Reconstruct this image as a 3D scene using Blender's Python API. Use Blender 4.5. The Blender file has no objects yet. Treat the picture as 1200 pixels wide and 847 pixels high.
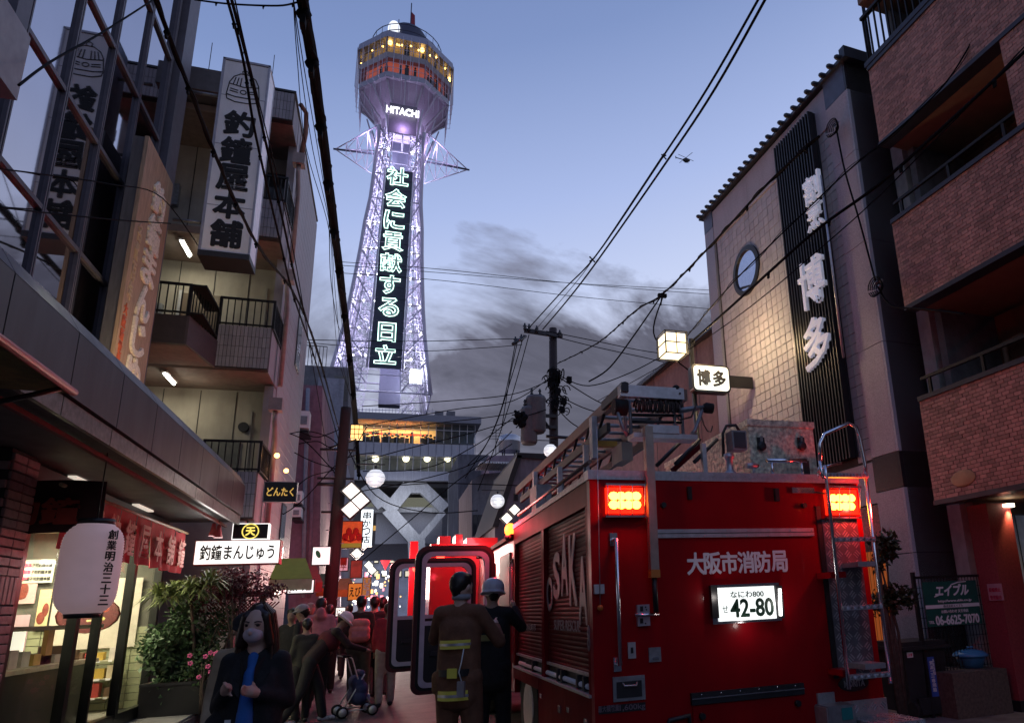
import bpy, bmesh, math, random
from mathutils import Vector, Matrix, noise
random.seed(7)
sc = bpy.context.scene
COL = sc.collection
# ------------------------------------------------------------------ camera
CR = Matrix(((0.94142764, -0.04649734, -0.33399402), (-0.33428499, -0.25896508, -0.90619569), (-0.0443571, 0.96476686, -0.25934025)))
CF, CPX, CPY = 818.80184, 752.04642, 486.00961
CC = Vector((0, 0, 1.5))
cam = bpy.data.cameras.new("camera"); camo = bpy.data.objects.new("camera", cam); COL.objects.link(camo)
m4 = CR.to_4x4(); m4.translation = CC; camo.matrix_world = m4
cam.sensor_fit = 'HORIZONTAL'; cam.sensor_width = 36; cam.lens = CF / 1200 * 36
cam.shift_x = (600 - CPX) / 1200; cam.shift_y = (CPY - 423.5) / 1200
cam.clip_start = 0.05; cam.clip_end = 3000
sc.camera = camo
# ------------------------------------------------------------------ world: dusk sky with a bank of smoke low down
world = bpy.data.worlds.new("World"); sc.world = world; world.use_nodes = True
wt = world.node_tree; wt.nodes.clear()
def wn(t, **k):
    n = wt.nodes.new(t)
    for a, b in k.items(): setattr(n, a, b)
    return n
def wl(a, b): wt.links.new(a, b)
def ramp(n, stops):
    cr = n.color_ramp
    while len(cr.elements) > 1: cr.elements.remove(cr.elements[-1])
    cr.elements[0].position = stops[0][0]; cr.elements[0].color = (*stops[0][1], 1)
    for p, c in stops[1:]:
        e = cr.elements.new(p); e.color = (*c, 1)
tc = wn('ShaderNodeTexCoord'); sep = wn('ShaderNodeSeparateXYZ'); wl(tc.outputs['Generated'], sep.inputs[0])
def wm(op, a, b=None, c=None, clamp=False):
    n = wn('ShaderNodeMath', operation=op); n.use_clamp = clamp
    for i, v in enumerate((a, b, c)):
        if v is None: continue
        if isinstance(v, (int, float)): n.inputs[i].default_value = v
        else: wl(v, n.inputs[i])
    return n.outputs[0]
skyr = wn('ShaderNodeValToRGB')
ramp(skyr, [(0.0, (.54, .54, .66)), (.22, (.62, .65, .82)), (.36, (.56, .63, .86)), (.5, (.375, .465, .76)), (.66, (.20, .28, .53)), (.85, (.105, .16, .36)), (1, (.07, .11, .28))])
hgt = wm('SUBTRACT', sep.outputs[2], wm('MULTIPLY', sep.outputs[0], .17))
wl(hgt, skyr.inputs[0])
nz = wn('ShaderNodeTexNoise'); nz.inputs['Scale'].default_value = 3.0; nz.inputs['Detail'].default_value = 7; nz.inputs['Roughness'].default_value = .6; nz.inputs['Distortion'].default_value = .5
mp = wn('ShaderNodeMapping'); mp.inputs['Scale'].default_value = (.8, .8, 1.5); mp.inputs['Location'].default_value = (.35, .1, .2); wl(tc.outputs['Generated'], mp.inputs[0]); wl(mp.outputs[0], nz.inputs['Vector'])
# smoke: thick low over the street's far end and to its right, thin elsewhere
el = wm('MULTIPLY', wm('SUBTRACT', wm('ADD', .42, wm('MULTIPLY', wm('SUBTRACT', nz.outputs[0], .5), .55)), sep.outputs[2]), 7.5, clamp=True)
az = wm('MULTIPLY', wm('ADD', sep.outputs[0], .10), 6.0, clamp=True)
azm = wm('ADD', wm('MULTIPLY', az, .55), .45)
sm = wm('MULTIPLY', wm('MULTIPLY', el, azm), wm('ADD', .8, wm('MULTIPLY', wm('SUBTRACT', nz.outputs[0], .40), 7.0, clamp=True)), clamp=True)
smc = wn('ShaderNodeValToRGB'); ramp(smc, [(.30, (.40, .39, .52)), (.44, (.215, .215, .30)), (.56, (.098, .098, .14)), (.68, (.15, .15, .21))])
wl(nz.outputs[0], smc.inputs[0])
mx = wn('ShaderNodeMix', data_type='RGBA'); wl(sm, mx.inputs[0]); wl(skyr.outputs[0], mx.inputs[6]); wl(smc.outputs[0], mx.inputs[7])
nish = wn('ShaderNodeTexSky', sky_type='NISHITA'); nish.sun_disc = False
nish.sun_elevation = math.radians(1.5); nish.sun_rotation = math.radians(75)
bg1 = wn('ShaderNodeBackground'); wl(mx.outputs[2], bg1.inputs[0]); bg1.inputs[1].default_value = .92
bg2 = wn('ShaderNodeBackground'); wl(nish.outputs[0], bg2.inputs[0]); bg2.inputs[1].default_value = .012
ad = wn('ShaderNodeAddShader'); wl(bg1.outputs[0], ad.inputs[0]); wl(bg2.outputs[0], ad.inputs[1])
wo = wn('ShaderNodeOutputWorld'); wl(ad.outputs[0], wo.inputs[0])
# last glow of the set sun, very weak
sun = bpy.data.lights.new("sun", 'SUN'); sun.energy = .04; sun.angle = math.radians(25); sun.color = (1, .78, .7)
suno = bpy.data.objects.new("sun", sun); COL.objects.link(suno); suno.rotation_euler = (math.radians(80), 0, math.radians(-105))
vs = sc.view_settings; vs.view_transform = 'Standard'; vs.look = 'None'; vs.exposure = .22; vs.gamma = 1; vs.use_curve_mapping = False
sc.render.engine = 'CYCLES'; sc.cycles.use_denoising = True; sc.cycles.max_bounces = 6; sc.cycles.transparent_max_bounces = 12
sc.cycles.sample_clamp_indirect = 4

# ------------------------------------------------------------------ pixel of the photograph -> point on a real plane
def ray(px, py): return CR @ Vector((px - CPX, -(py - CPY), -CF))
def P(px, py, ax, val):
    r = ray(px, py); t = (val - CC[ax]) / r[ax]; return CC + r * t
RH = math.radians(2.33); RO = Vector((6.4, 9, 0)); RM = Matrix.Rotation(RH, 4, 'Z'); RM.translation = RO; RMI = RM.inverted()
def PR(px, py, ax, val):      # the same in the frame of the right-hand row of houses
    o = RMI @ CC; r = RMI.to_3x3() @ ray(px, py); t = (val - o[ax]) / r[ax]; return o + r * t

# ------------------------------------------------------------------ materials
MT = {}
def mat(name, col, rough=.6, metal=0, var=.15, scale=8, bump=0, bscale=None, emis=None, es=0, coat=0, island=0, stretch=None, dirt=0, spec=.5, trans=0):
    if name in MT: return MT[name]
    m = bpy.data.materials.new(name); m.use_nodes = True; t = m.node_tree; b = t.nodes['Principled BSDF']
    b.inputs['Roughness'].default_value = rough; b.inputs['Metallic'].default_value = metal
    b.inputs['Specular IOR Level'].default_value = spec
    if coat: b.inputs['Coat Weight'].default_value = coat; b.inputs['Coat Roughness'].default_value = .06
    c = t.nodes.new('ShaderNodeTexCoord'); mpg = t.nodes.new('ShaderNodeMapping'); t.links.new(c.outputs['Object'], mpg.inputs[0])
    if stretch: mpg.inputs['Scale'].default_value = stretch
    n = t.nodes.new('ShaderNodeTexNoise'); n.inputs['Scale'].default_value = scale; n.inputs['Detail'].default_value = 5; t.links.new(mpg.outputs[0], n.inputs['Vector'])
    fac = n.outputs[0]
    r = t.nodes.new('ShaderNodeMapRange'); t.links.new(fac, r.inputs[0]); r.inputs[1].default_value = .3; r.inputs[2].default_value = .7
    r.inputs[3].default_value = 1 - var; r.inputs[4].default_value = 1 + var; last = r.outputs[0]
    if island:
        g = t.nodes.new('ShaderNodeNewGeometry'); r2 = t.nodes.new('ShaderNodeMapRange'); t.links.new(g.outputs['Random Per Island'], r2.inputs[0])
        r2.inputs[3].default_value = 1 - island; r2.inputs[4].default_value = 1 + island
        mu = t.nodes.new('ShaderNodeMath'); mu.operation = 'MULTIPLY'; t.links.new(last, mu.inputs[0]); t.links.new(r2.outputs[0], mu.inputs[1]); last = mu.outputs[0]
    if dirt:
        n2 = t.nodes.new('ShaderNodeTexNoise'); n2.inputs['Scale'].default_value = 1.1; n2.inputs['Detail'].default_value = 6; n2.inputs['Roughness'].default_value = .65
        mp2 = t.nodes.new('ShaderNodeMapping'); mp2.inputs['Scale'].default_value = (2.5, 2.5, .5); t.links.new(c.outputs['Object'], mp2.inputs[0]); t.links.new(mp2.outputs[0], n2.inputs['Vector'])
        r3 = t.nodes.new('ShaderNodeMapRange'); t.links.new(n2.outputs[0], r3.inputs[0]); r3.inputs[1].default_value = .4; r3.inputs[2].default_value = .72; r3.inputs[3].default_value = 1; r3.inputs[4].default_value = 1 - dirt
        mu = t.nodes.new('ShaderNodeMath'); mu.operation = 'MULTIPLY'; t.links.new(last, mu.inputs[0]); t.links.new(r3.outputs[0], mu.inputs[1]); last = mu.outputs[0]
        ro = t.nodes.new('ShaderNodeMapRange'); t.links.new(n2.outputs[0], ro.inputs[0]); ro.inputs[3].default_value = max(.02, rough - .08); ro.inputs[4].default_value = min(1, rough + .14); t.links.new(ro.outputs[0], b.inputs['Roughness'])
    mul = t.nodes.new('ShaderNodeVectorMath'); mul.operation = 'SCALE'; mul.inputs[0].default_value = col; t.links.new(last, mul.inputs['Scale']); t.links.new(mul.outputs[0], b.inputs['Base Color'])
    if bump:
        nb = t.nodes.new('ShaderNodeTexNoise'); nb.inputs['Scale'].default_value = bscale or scale * 4; nb.inputs['Detail'].default_value = 3; t.links.new(mpg.outputs[0], nb.inputs['Vector'])
        bp = t.nodes.new('ShaderNodeBump'); bp.inputs['Strength'].default_value = bump; bp.inputs['Distance'].default_value = .01; t.links.new(nb.outputs[0], bp.inputs['Height']); t.links.new(bp.outputs[0], b.inputs['Normal'])
    if emis: b.inputs['Emission Color'].default_value = (*emis, 1); b.inputs['Emission Strength'].default_value = es
    if trans: b.inputs['Transmission Weight'].default_value = trans
    MT[name] = m; return m
def glassmat(name, tint=(.9, .95, .93), refl=.12):
    if name in MT: return MT[name]
    m = bpy.data.materials.new(name); m.use_nodes = True; t = m.node_tree; t.nodes.clear()
    a = t.nodes.new('ShaderNodeBsdfTransparent'); a.inputs[0].default_value = (*tint, 1); g = t.nodes.new('ShaderNodeBsdfGlossy'); g.inputs['Roughness'].default_value = .02
    lw = t.nodes.new('ShaderNodeLayerWeight'); lw.inputs[0].default_value = refl; x = t.nodes.new('ShaderNodeMixShader'); t.links.new(lw.outputs['Fresnel'], x.inputs[0]); t.links.new(a.outputs[0], x.inputs[1]); t.links.new(g.outputs[0], x.inputs[2])
    o = t.nodes.new('ShaderNodeOutputMaterial'); t.links.new(x.outputs[0], o.inputs[0]); MT[name] = m; return m
def emat(name, col, s): return mat(name, (.6 * col[0] + .02, .6 * col[1] + .02, .6 * col[2] + .02), .5, emis=col, es=s, var=.05)

# ------------------------------------------------------------------ mesh building
ROOTM = {}
class MB:
    def __init__(s): s.v = []; s.f = []; s.sm = []
    def add(s, vs, fs, smooth=False):
        o = len(s.v); s.v += [tuple(x) for x in vs]; s.f += [tuple(i + o for i in f) for f in fs]; s.sm += [smooth] * len(fs); return s
    def box(s, x0, x1, y0, y1, z0, z1, M=None):
        v = [Vector((x, y, z)) for x in (x0, x1) for y in (y0, y1) for z in (z0, z1)]
        if M: v = [M @ p for p in v]
        return s.add(v, [(0, 1, 3, 2), (4, 6, 7, 5), (0, 4, 5, 1), (2, 3, 7, 6), (0, 2, 6, 4), (1, 5, 7, 3)])
    def obox(s, c, r, u, w, h, d):      # oriented: centre, right dir, up dir, width, height, depth
        r = Vector(r).normalized(); u = Vector(u).normalized(); n = r.cross(u); M = Matrix((( r[0], u[0], n[0], c[0]), (r[1], u[1], n[1], c[1]), (r[2], u[2], n[2], c[2]), (0, 0, 0, 1)))
        return s.box(-w / 2, w / 2, -h / 2, h / 2, -d / 2, d / 2, M)
    def quad(s, a, b, c, d): return s.add([a, b, c, d], [(0, 1, 2, 3)])
    def tube(s, pts, r, n=8, caps=True):
        pts = [Vector(p) for p in pts]; rr = r if isinstance(r, (list, tuple)) else [r] * len(pts); vs = []; fs = []
        up = None
        for i, p in enumerate(pts):
            d = (pts[min(i + 1, len(pts) - 1)] - pts[max(i - 1, 0)]).normalized()
            if up is None: up = d.orthogonal().normalized()
            a = (up - d * up.dot(d)); a = a.normalized() if a.length > 1e-6 else d.orthogonal().normalized(); up = a; b = d.cross(a)
            for k in range(n):
                t = 2 * math.pi * k / n; vs.append(p + (a * math.cos(t) + b * math.sin(t)) * rr[i])
        for i in range(len(pts) - 1):
            for k in range(n): k2 = (k + 1) % n; fs.append((i * n + k, i * n + k2, (i + 1) * n + k2, (i + 1) * n + k))
        o = len(s.v); s.add(vs, fs, n > 4)
        if caps:
            s.f += [tuple(o + k for k in reversed(range(n))), tuple(o + (len(pts) - 1) * n + k for k in range(n))]; s.sm += [False, False]
        return s
    def cyl(s, a, b, r, n=12): return s.tube([a, b], r, n)
    def lathe(s, c, prof, n=16, ax=2, smooth=True):   # prof: (radius, height)
        vs = []; fs = []
        for r, h in prof:
            for k in range(n):
                t = 2 * math.pi * k / n; p = [r * math.cos(t), r * math.sin(t)]; p.insert(ax, h) if ax < 2 else p.append(h); vs.append(Vector(c) + Vector(p))
        for i in range(len(prof) - 1):
            for k in range(n): k2 = (k + 1) % n; fs.append((i * n + k, i * n + k2, (i + 1) * n + k2, (i + 1) * n + k))
        o = len(s.v); s.add(vs, fs, smooth)
        s.f += [tuple(o + k for k in reversed(range(n))), tuple(o + (len(prof) - 1) * n + k for k in range(n))]; s.sm += [False, False]
        return s
    def ball(s, c, rx, ry=None, rz=None, n=12, M=None):
        ry = ry or rx; rz = rz or rx; vs = []; fs = []; h = n // 2 + 1
        for i in range(h + 1):
            a = math.pi * i / h
            for k in range(n):
                t = 2 * math.pi * k / n; p = Vector((rx * math.sin(a) * math.cos(t), ry * math.sin(a) * math.sin(t), rz * math.cos(a)))
                if M: p = M @ p
                vs.append(Vector(c) + p)
        for i in range(h):
            for k in range(n): k2 = (k + 1) % n; fs.append((i * n + k, (i + 1) * n + k, (i + 1) * n + k2, i * n + k2))
        return s.add(vs, fs, True)
    def prism(s, poly, d):              # polygon points (3D) extruded by vector d
        n = len(poly); poly = [Vector(p) for p in poly]; d = Vector(d)
        return s.add(poly + [p + d for p in poly], [tuple(reversed(range(n))), tuple(range(n, 2 * n))] + [(i, (i + 1) % n, n + (i + 1) % n, n + i) for i in range(n)])
    def build(s, name, m, parent=None, local=False, kind=None, label=None):
        me = bpy.data.meshes.new(name); vs = s.v
        if parent is not None and not local:
            Mi = ROOTM[parent].inverted() if parent in ROOTM else Matrix(); vs = [tuple(Mi @ Vector(p)) for p in vs]
        me.from_pydata(vs, [], s.f); me.polygons.foreach_set('use_smooth', s.sm)
        bm = bmesh.new(); bm.from_mesh(me); bmesh.ops.recalc_face_normals(bm, faces=bm.faces); bm.to_mesh(me); bm.free()
        return link(name, me, m, parent, kind, label)
def link(name, me, m, parent=None, kind=None, label=None):
    o = bpy.data.objects.new(name, me)
    if m: me.materials.append(m) if not me.materials else None
    COL.objects.link(o)
    if parent: o.parent = parent; ROOTM[o] = ROOTM.get(parent, Matrix())
    else: ROOTM[o] = Matrix()
    if kind: o['kind'] = kind
    if label: o['label'] = label
    return o
def tag(o, label, cat, group=None, kind=None):
    o['label'] = label; o['category'] = cat
    if group: o['group'] = group
    if kind: o['kind'] = kind
    return o
def thing(name, label, cat, loc=(0, 0, 0), rz=0, group=None):
    o = bpy.data.objects.new(name, None); COL.objects.link(o); o.location = loc; o.rotation_euler = (0, 0, rz); o.empty_display_size = .2
    M = Matrix.Rotation(rz, 4, 'Z'); M.translation = Vector(loc); ROOTM[o] = M
    return tag(o, label, cat, group)
def box(name, m, par, *a, **k): return MB().box(*a).build(name, m, par, **k)
def piece(name, me, par, loc, rot=None, scale=None):   # shared-mesh piece, loc in parent space
    o = bpy.data.objects.new(name, me); COL.objects.link(o); o.parent = par; o.location = loc
    if rot: o.rotation_euler = rot
    if scale: o.scale = scale
    ROOTM[o] = ROOTM.get(par, Matrix()); return o
def boxmesh(w, d, h, m, bev=0):
    bm = bmesh.new(); bmesh.ops.create_cube(bm, size=1); bmesh.ops.scale(bm, vec=(w, d, h), verts=bm.verts)
    if bev: bmesh.ops.bevel(bm, geom=bm.edges[:], offset=bev, segments=1, affect='EDGES')
    me = bpy.data.meshes.new('piece'); bm.to_mesh(me); bm.free(); me.materials.append(m); return me
def copy_tree(o, parent=None):
    c = o.copy(); COL.objects.link(c); ROOTM[c] = ROOTM.get(o, Matrix())
    if parent: c.parent = parent
    for ch in list(o.children): copy_tree(ch, c)
    return c
def light(name, kind, loc, energy, color, size=.1, par=None, rot=None, spot=None, target=None, sy=None):
    l = bpy.data.lights.new(name, kind); l.energy = energy; l.color = color
    if kind == 'AREA':
        l.size = size
        if sy: l.shape = 'RECTANGLE'; l.size_y = sy
    else: l.shadow_soft_size = size
    if spot: l.spot_size = spot; l.spot_blend = .6
    o = bpy.data.objects.new(name, l); COL.objects.link(o); loc = Vector(loc)
    q = None
    if target is not None: q = (Vector(target) - loc).to_track_quat('-Z', 'Y')
    if par:
        o.parent = par; Mi = ROOTM[par].inverted(); loc = Mi @ loc
        if q: q = (Mi.to_quaternion() @ q)
    o.location = loc
    if q: o.rotation_mode = 'QUATERNION'; o.rotation_quaternion = q
    return o
# ------------------------------------------------------------------ lettering: real glyph outlines, fitted to a rectangle
def glyph(body, w, h, c, right, up, m, par, ext=.004, bold=0, name='lettering', shear=0, warp=None, local=False, outline=0):
    fb = 0
    if not outline and bold > .012: fb = bold * .9; bold = .004
    cu = bpy.data.curves.new('t', 'FONT'); cu.body = body; cu.size = 1; cu.resolution_u = 3; cu.extrude = .01; cu.offset = bold; cu.shear = shear
    if outline: cu.fill_mode = 'NONE'; cu.extrude = 0; cu.bevel_depth = outline; cu.bevel_resolution = 0
    o = bpy.data.objects.new('t', cu); COL.objects.link(o); me = bpy.data.meshes.new_from_object(o); bpy.data.objects.remove(o); bpy.data.curves.remove(cu)
    me.name = name
    if not me.vertices: return None
    xs = [v.co.x for v in me.vertices]; ys = [v.co.y for v in me.vertices]; zs = [v.co.z for v in me.vertices]
    x0, x1, y0, y1 = min(xs), max(xs), min(ys), max(ys); zm = max(max(zs), 1e-5)
    r = Vector(right).normalized(); u = Vector(up).normalized(); n = r.cross(u); c = Vector(c)
    Mi = Matrix() if (par is None or local) else ROOTM[par].inverted()
    for v in me.vertices:
        a = (v.co.x - x0) / max(x1 - x0, 1e-6) - .5; b = (v.co.y - y0) / max(y1 - y0, 1e-6) - .5
        if warp: a, b = warp(a, b)
        v.co = Mi @ (c + r * a * w + u * b * h + n * (v.co.z / zm) * ext)
    me.materials.clear()
    if fb:
        bm = bmesh.new(); bm.from_mesh(me); base = bm.verts[:] + bm.edges[:] + bm.faces[:]
        sx = fb * w / max(x1 - x0, 1e-6); sy = fb * h / max(y1 - y0, 1e-6); Rm = Mi.to_3x3()
        for k, (a, b) in enumerate(((1, 0), (-1, 0), (0, 1), (0, -1), (.7, .7), (-.7, -.7), (.7, -.7), (-.7, .7))):
            d = bmesh.ops.duplicate(bm, geom=base); bmesh.ops.translate(bm, vec=Rm @ (r * a * sx + u * b * sy - n * (.00025 * (k + 1) * max(1, w * .5))), verts=[v for v in d['geom'] if isinstance(v, bmesh.types.BMVert)])
        bm.to_mesh(me); bm.free()
    return link(name, me, m, par)
def vtext(body, w, h, top, right, up, m, par, ext=.004, bold=0, name='character', gap=.12, **k):  # stacked downwards from top centre
    n = len(body); u = Vector(up).normalized(); ch = h / n; out = []
    for i, c in enumerate(body): out.append(glyph(c, w, ch * (1 - gap), Vector(top) - u * ch * (i + .5), right, up, m, par, ext, bold, name, **k))
    return out
def brushmark(lines, c, right, up, s, r, m, par, name='emblem', local=False):   # line drawing as thin tubes, coords in -.5...5
    rr = Vector(right).normalized(); u = Vector(up).normalized(); mb = MB()
    for ln in lines: mb.tube([Vector(c) + rr * a * s + u * b * s for a, b in ln], r, 5)
    return mb.build(name, m, par, local=local)
def arc(cx, cy, rx, ry, a0, a1, n=12): return [(cx + rx * math.cos(math.radians(a0 + (a1 - a0) * i / n)), cy + ry * math.sin(math.radians(a0 + (a1 - a0) * i / n))) for i in range(n + 1)]
# ------------------------------------------------------------------ blobs (people): overlapping tapered shapes fused into one skin
def blob(prims, voxel, name, m, par, smooth=6):
    mb = MB()
    for p in prims:
        if p[0] == 'c':
            a, b, r0, r1 = Vector(p[1]), Vector(p[2]), p[3], p[4]; L = (b - a).length; k = 5; d = (b - a).normalized() if L > 1e-6 else Vector((0, 0, 1))
            pts = [a - d * r0 * .95, a - d * r0 * .7, a - d * r0 * .3] + [a.lerp(b, i / k) for i in range(k + 1)] + [b + d * r1 * .3, b + d * r1 * .7, b + d * r1 * .95]
            rad = [r0 * .3, r0 * .72, r0 * .95] + [r0 + (r1 - r0) * i / k for i in range(k + 1)] + [r1 * .95, r1 * .72, r1 * .3]
            mb.tube(pts, rad, 12)
        else:
            rot = p[3] if len(p) > 3 else None
            mb.ball(p[1], *p[2], n=16, M=rot)
    me = bpy.data.meshes.new(name); me.from_pydata(mb.v, [], mb.f)
    o = bpy.data.objects.new(name, me); COL.objects.link(o)
    rm = o.modifiers.new('r', 'REMESH'); rm.mode = 'VOXEL'; rm.voxel_size = voxel
    if smooth: s = o.modifiers.new('s', 'SMOOTH'); s.iterations = smooth; s.factor = .5
    dg = bpy.context.evaluated_depsgraph_get(); me2 = bpy.data.meshes.new_from_object(o.evaluated_get(dg)); bpy.data.objects.remove(o); bpy.data.meshes.remove(me)
    me2.polygons.foreach_set('use_smooth', [True] * len(me2.polygons)); me2.name = name; me2.materials.clear()
    return link(name, me2, m, par)
# common materials
M_black = mat('black_paint', (.012, .012, .014), .45)
M_rubber = mat('rubber', (.01, .01, .01), .8)
M_chrome = mat('chrome', (.80, .80, .84), .2, 1, var=.04)
M_alu = mat('aluminium', (.58, .58, .61), .42, .8, var=.12, scale=20, dirt=.25)
M_steel = mat('galvanised_steel', (.30, .31, .33), .5, .7, var=.2, scale=14)
M_cable = mat('cable_sheath', (.006, .006, .008), .85, spec=.15)
M_red = mat('fire_engine_red', (.30, .003, .008), .28, 0, var=.08, scale=3, coat=.16, dirt=.25, spec=.14)
M_white = mat('white_vinyl', (.75, .75, .76), .4, var=.04)
M_dark = mat('dark_grey_metal', (.03, .03, .034), .45, .3)
M_ink = mat('black_ink', (.01, .01, .012), .7)
M_conc = mat('concrete', (.26, .26, .27), .85, var=.2, scale=5, bump=.3, dirt=.35)
M_wallgrey = mat('grey_render', (.17, .17, .19), .9, var=.2, scale=4, bump=.3, dirt=.4)
# ================================================================== SETTING
M_asph = mat('asphalt', (.055, .055, .06), .62, var=.3, scale=2.5, bump=.6, bscale=120, dirt=.25)
M_pave = mat('pavement_concrete', (.17, .165, .17), .7, var=.25, scale=6, bump=.3, dirt=.35)
box('ground', mat('ground_earth', (.06, .06, .06), .9), None, -500, 500, -60, 900, -.6, -.02)['kind'] = 'structure'
g = MB(); g.quad((-2.9, -3, 0), (5.6, -3, 0), (4.6, 130, 0), (-5.2, 130, 0)); o = g.build('road', M_asph); o['kind'] = 'structure'
pv = MB().box(-7, -2.6, 3, 14.2, -.02, .16).build('pavement_step', M_pave); pv['kind'] = 'structure'
pm = boxmesh(.59, .59, .03, mat('paving_slab', (.2, .2, .2), .5, var=.2, scale=9, dirt=.3), .008)
for i in range(2):
    for j in range(13): piece('paving_slab', pm, pv, (-2.92 - i * .61, 6.4 + j * .605, .176), (random.uniform(-.004, .004), 0, 0))
pr = MB().box(5.5, 12, 2, 30, -.02, .1).build('pavement', M_pave); pr['kind'] = 'structure'
kb = boxmesh(.16, .98, .14, M_conc, .015)
for j in range(14): piece('kerb_stone', kb, pr, (5.42, 2.6 + j * 1.0, .06))
ln = MB()
for j in range(9): ln.box(-2.33, -2.2, 3 + j * 3.2, 5.4 + j * 3.2, .001, .005)
ln.build('road_marking', mat('road_paint', (.55, .55, .5), .7, var=.4, scale=12))['kind'] = 'structure'
# ================================================================== LEFT: glass fronted shop building
M_mir = mat('reflective_glass', (.40, .39, .44), .03, 1, var=.03, scale=1)
M_mul = mat('mullion_aluminium', (.10, .095, .12), .5, .15, var=.15)
M_fasc = mat('fascia_panel_metal', (.062, .058, .068), .42, .35, var=.12, scale=2, dirt=.3)
G = thing('glass_front_building', 'dark glass fronted building above the sweet shop, mirroring a bell sign and the sky', 'building', (-4, 8, 0))
box('wall', M_wallgrey, G, -11, -4.06, 1, 12.6, 3.2, 16.5)
box('side_pier', M_mul, G, -4.3, -3.86, 12.42, 12.95, 3.2, 16.4)
ym = [3.82, 4.88, 5.93, 6.98, 8.05, 9.1, 10.16, 11.2, 12.28]; zt = [3.2, 4.65, 6.24, 7.86, 9.43, 11.06, 12.7, 14.3, 16.0]
for i in range(len(ym) - 1):
    for j in range(len(zt) - 1):
        t = random.uniform(-.0015, .0015)
        MB().quad((-3.995, ym[i] + .02, zt[j] + .02), (-3.995 + t, ym[i + 1] - .02, zt[j] + .02), (-3.995, ym[i + 1] - .02, zt[j + 1] - .02), (-3.995 - t, ym[i] + .02, zt[j + 1] - .02)).build('glass_pane', M_mir, G)
for y in ym:
    mb = MB().box(-4.0, -3.95, y - .036, y - .010, 3.2, 16).box(-4.0, -3.95, y + .010, y + .036, 3.2, 16).box(-4.0, -3.97, y - .010, y + .010, 3.2, 16); mb.build('mullion', M_mul, G)
for z in zt: MB().box(-4.0, -3.955, 3.8, 12.3, z - .03, z + .03).build('transom', M_mul, G)
# nearer bay projecting at the picture's edge
a = P(18, 112, 0, -3.3); B0 = thing('corner_balcony', 'pale metal balcony corner jutting out at the far upper left', 'balcony', (-3.6, a.y - .5, a.z))
box('slab', mat('pale_panel', (.3, .29, .31), .5), B0, -4.2, -3.28, 4.4, a.y, a.z - .05, a.z + .62)
box('post', M_mul, B0, -3.42, -3.3, a.y - .25, a.y - .05, a.z + .62, a.z + 3.5)
# ------------------------------------------------------------------ canopy with metal fascia
K = thing('shop_canopy', 'dark metal panelled canopy running along the front of the sweet shop', 'canopy', (-2.4, 8, 3))
box('soffit', mat('soffit_dark', (.07, .065, .07), .55, var=.2, dirt=.3), K, -4.6, -2.46, 2.2, 13.8, 3.16, 3.3)
box('roof', M_fasc, K, -4.0, -2.47, 2.2, 13.8, 3.72, 3.86)
yj = [2.2, 3.2, 4.27, 5.33, 6.41, 7.48, 8.54, 9.6, 10.66, 11.7, 12.76, 13.8]
for i in range(len(yj) - 1):
    y0, y1 = yj[i] + .008, yj[i + 1] - .008
    box('fascia_panel', M_fasc, K, -2.45, -2.4, y0, y1, 3.27, 3.785)
    MB().add([(-2.4, y0, 3.79), (-2.4, y1, 3.79), (-2.5, y1, 3.96), (-2.5, y0, 3.96), (-2.46, y0, 3.79), (-2.46, y1, 3.79), (-2.55, y1, 3.96), (-2.55, y0, 3.96)], [(0, 1, 2, 3), (4, 7, 6, 5), (0, 4, 5, 1), (3, 2, 6, 7), (0, 3, 7, 4), (1, 5, 6, 2)]).build('coping_panel', M_fasc, K)
    box('lower_trim', mat('brushed_trim', (.22, .2, .19), .35, .8, var=.3, scale=18), K, -2.47, -2.43, y0, y1, 3.1, 3.255)
MB().box(-2.66, -2.62, 2.2, 13.8, 3.07, 3.11).build('red_neon_edge', mat('red_edge', (.12, .01, .01), .6), K)
for y in (6.8, 9.4, 11.6):
    box('soffit_lamp', emat('strip_lamp_dim', (1, .9, .75), .55), K, -3.4, -3.32, y, y + .7, 3.135, 3.158)
# near awning
A = thing('folding_awning', 'small dark yellow awning with a red front edge, nearest on the left', 'awning', (-2.3, 3, 3))
e = P(87, 460, 0, -2.0); s0 = Vector((-2.0, 2.0, e.z))
f0 = P(0, 396, 0, -2.0)
MB().tube([(-2.0, 1.0, e.z + (f0.z - e.z) * 1.3), (-2.0, e.y, e.z)], .025, 8).build('front_rail', mat('awning_red', (.35, .03, .05), .5), A)
MB().add([(-2.0, 1, e.z + .02), (-2.0, e.y, e.z - .01), (-2.6, e.y - .05, e.z + .0), (-2.6, 1, e.z + .0)], [(0, 1, 2, 3)]).build('canvas', mat('canvas_olive', (.20, .16, .04), .8, var=.3, dirt=.4), A)
for y in (1.5, 2.6, e.y - .15): MB().tube([(-2.02, y, e.z - .02), (-2.3, y - .1, e.z - .16), (-2.58, y, e.z - .05)], .018, 6).build('folding_arm', M_black, A)
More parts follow.
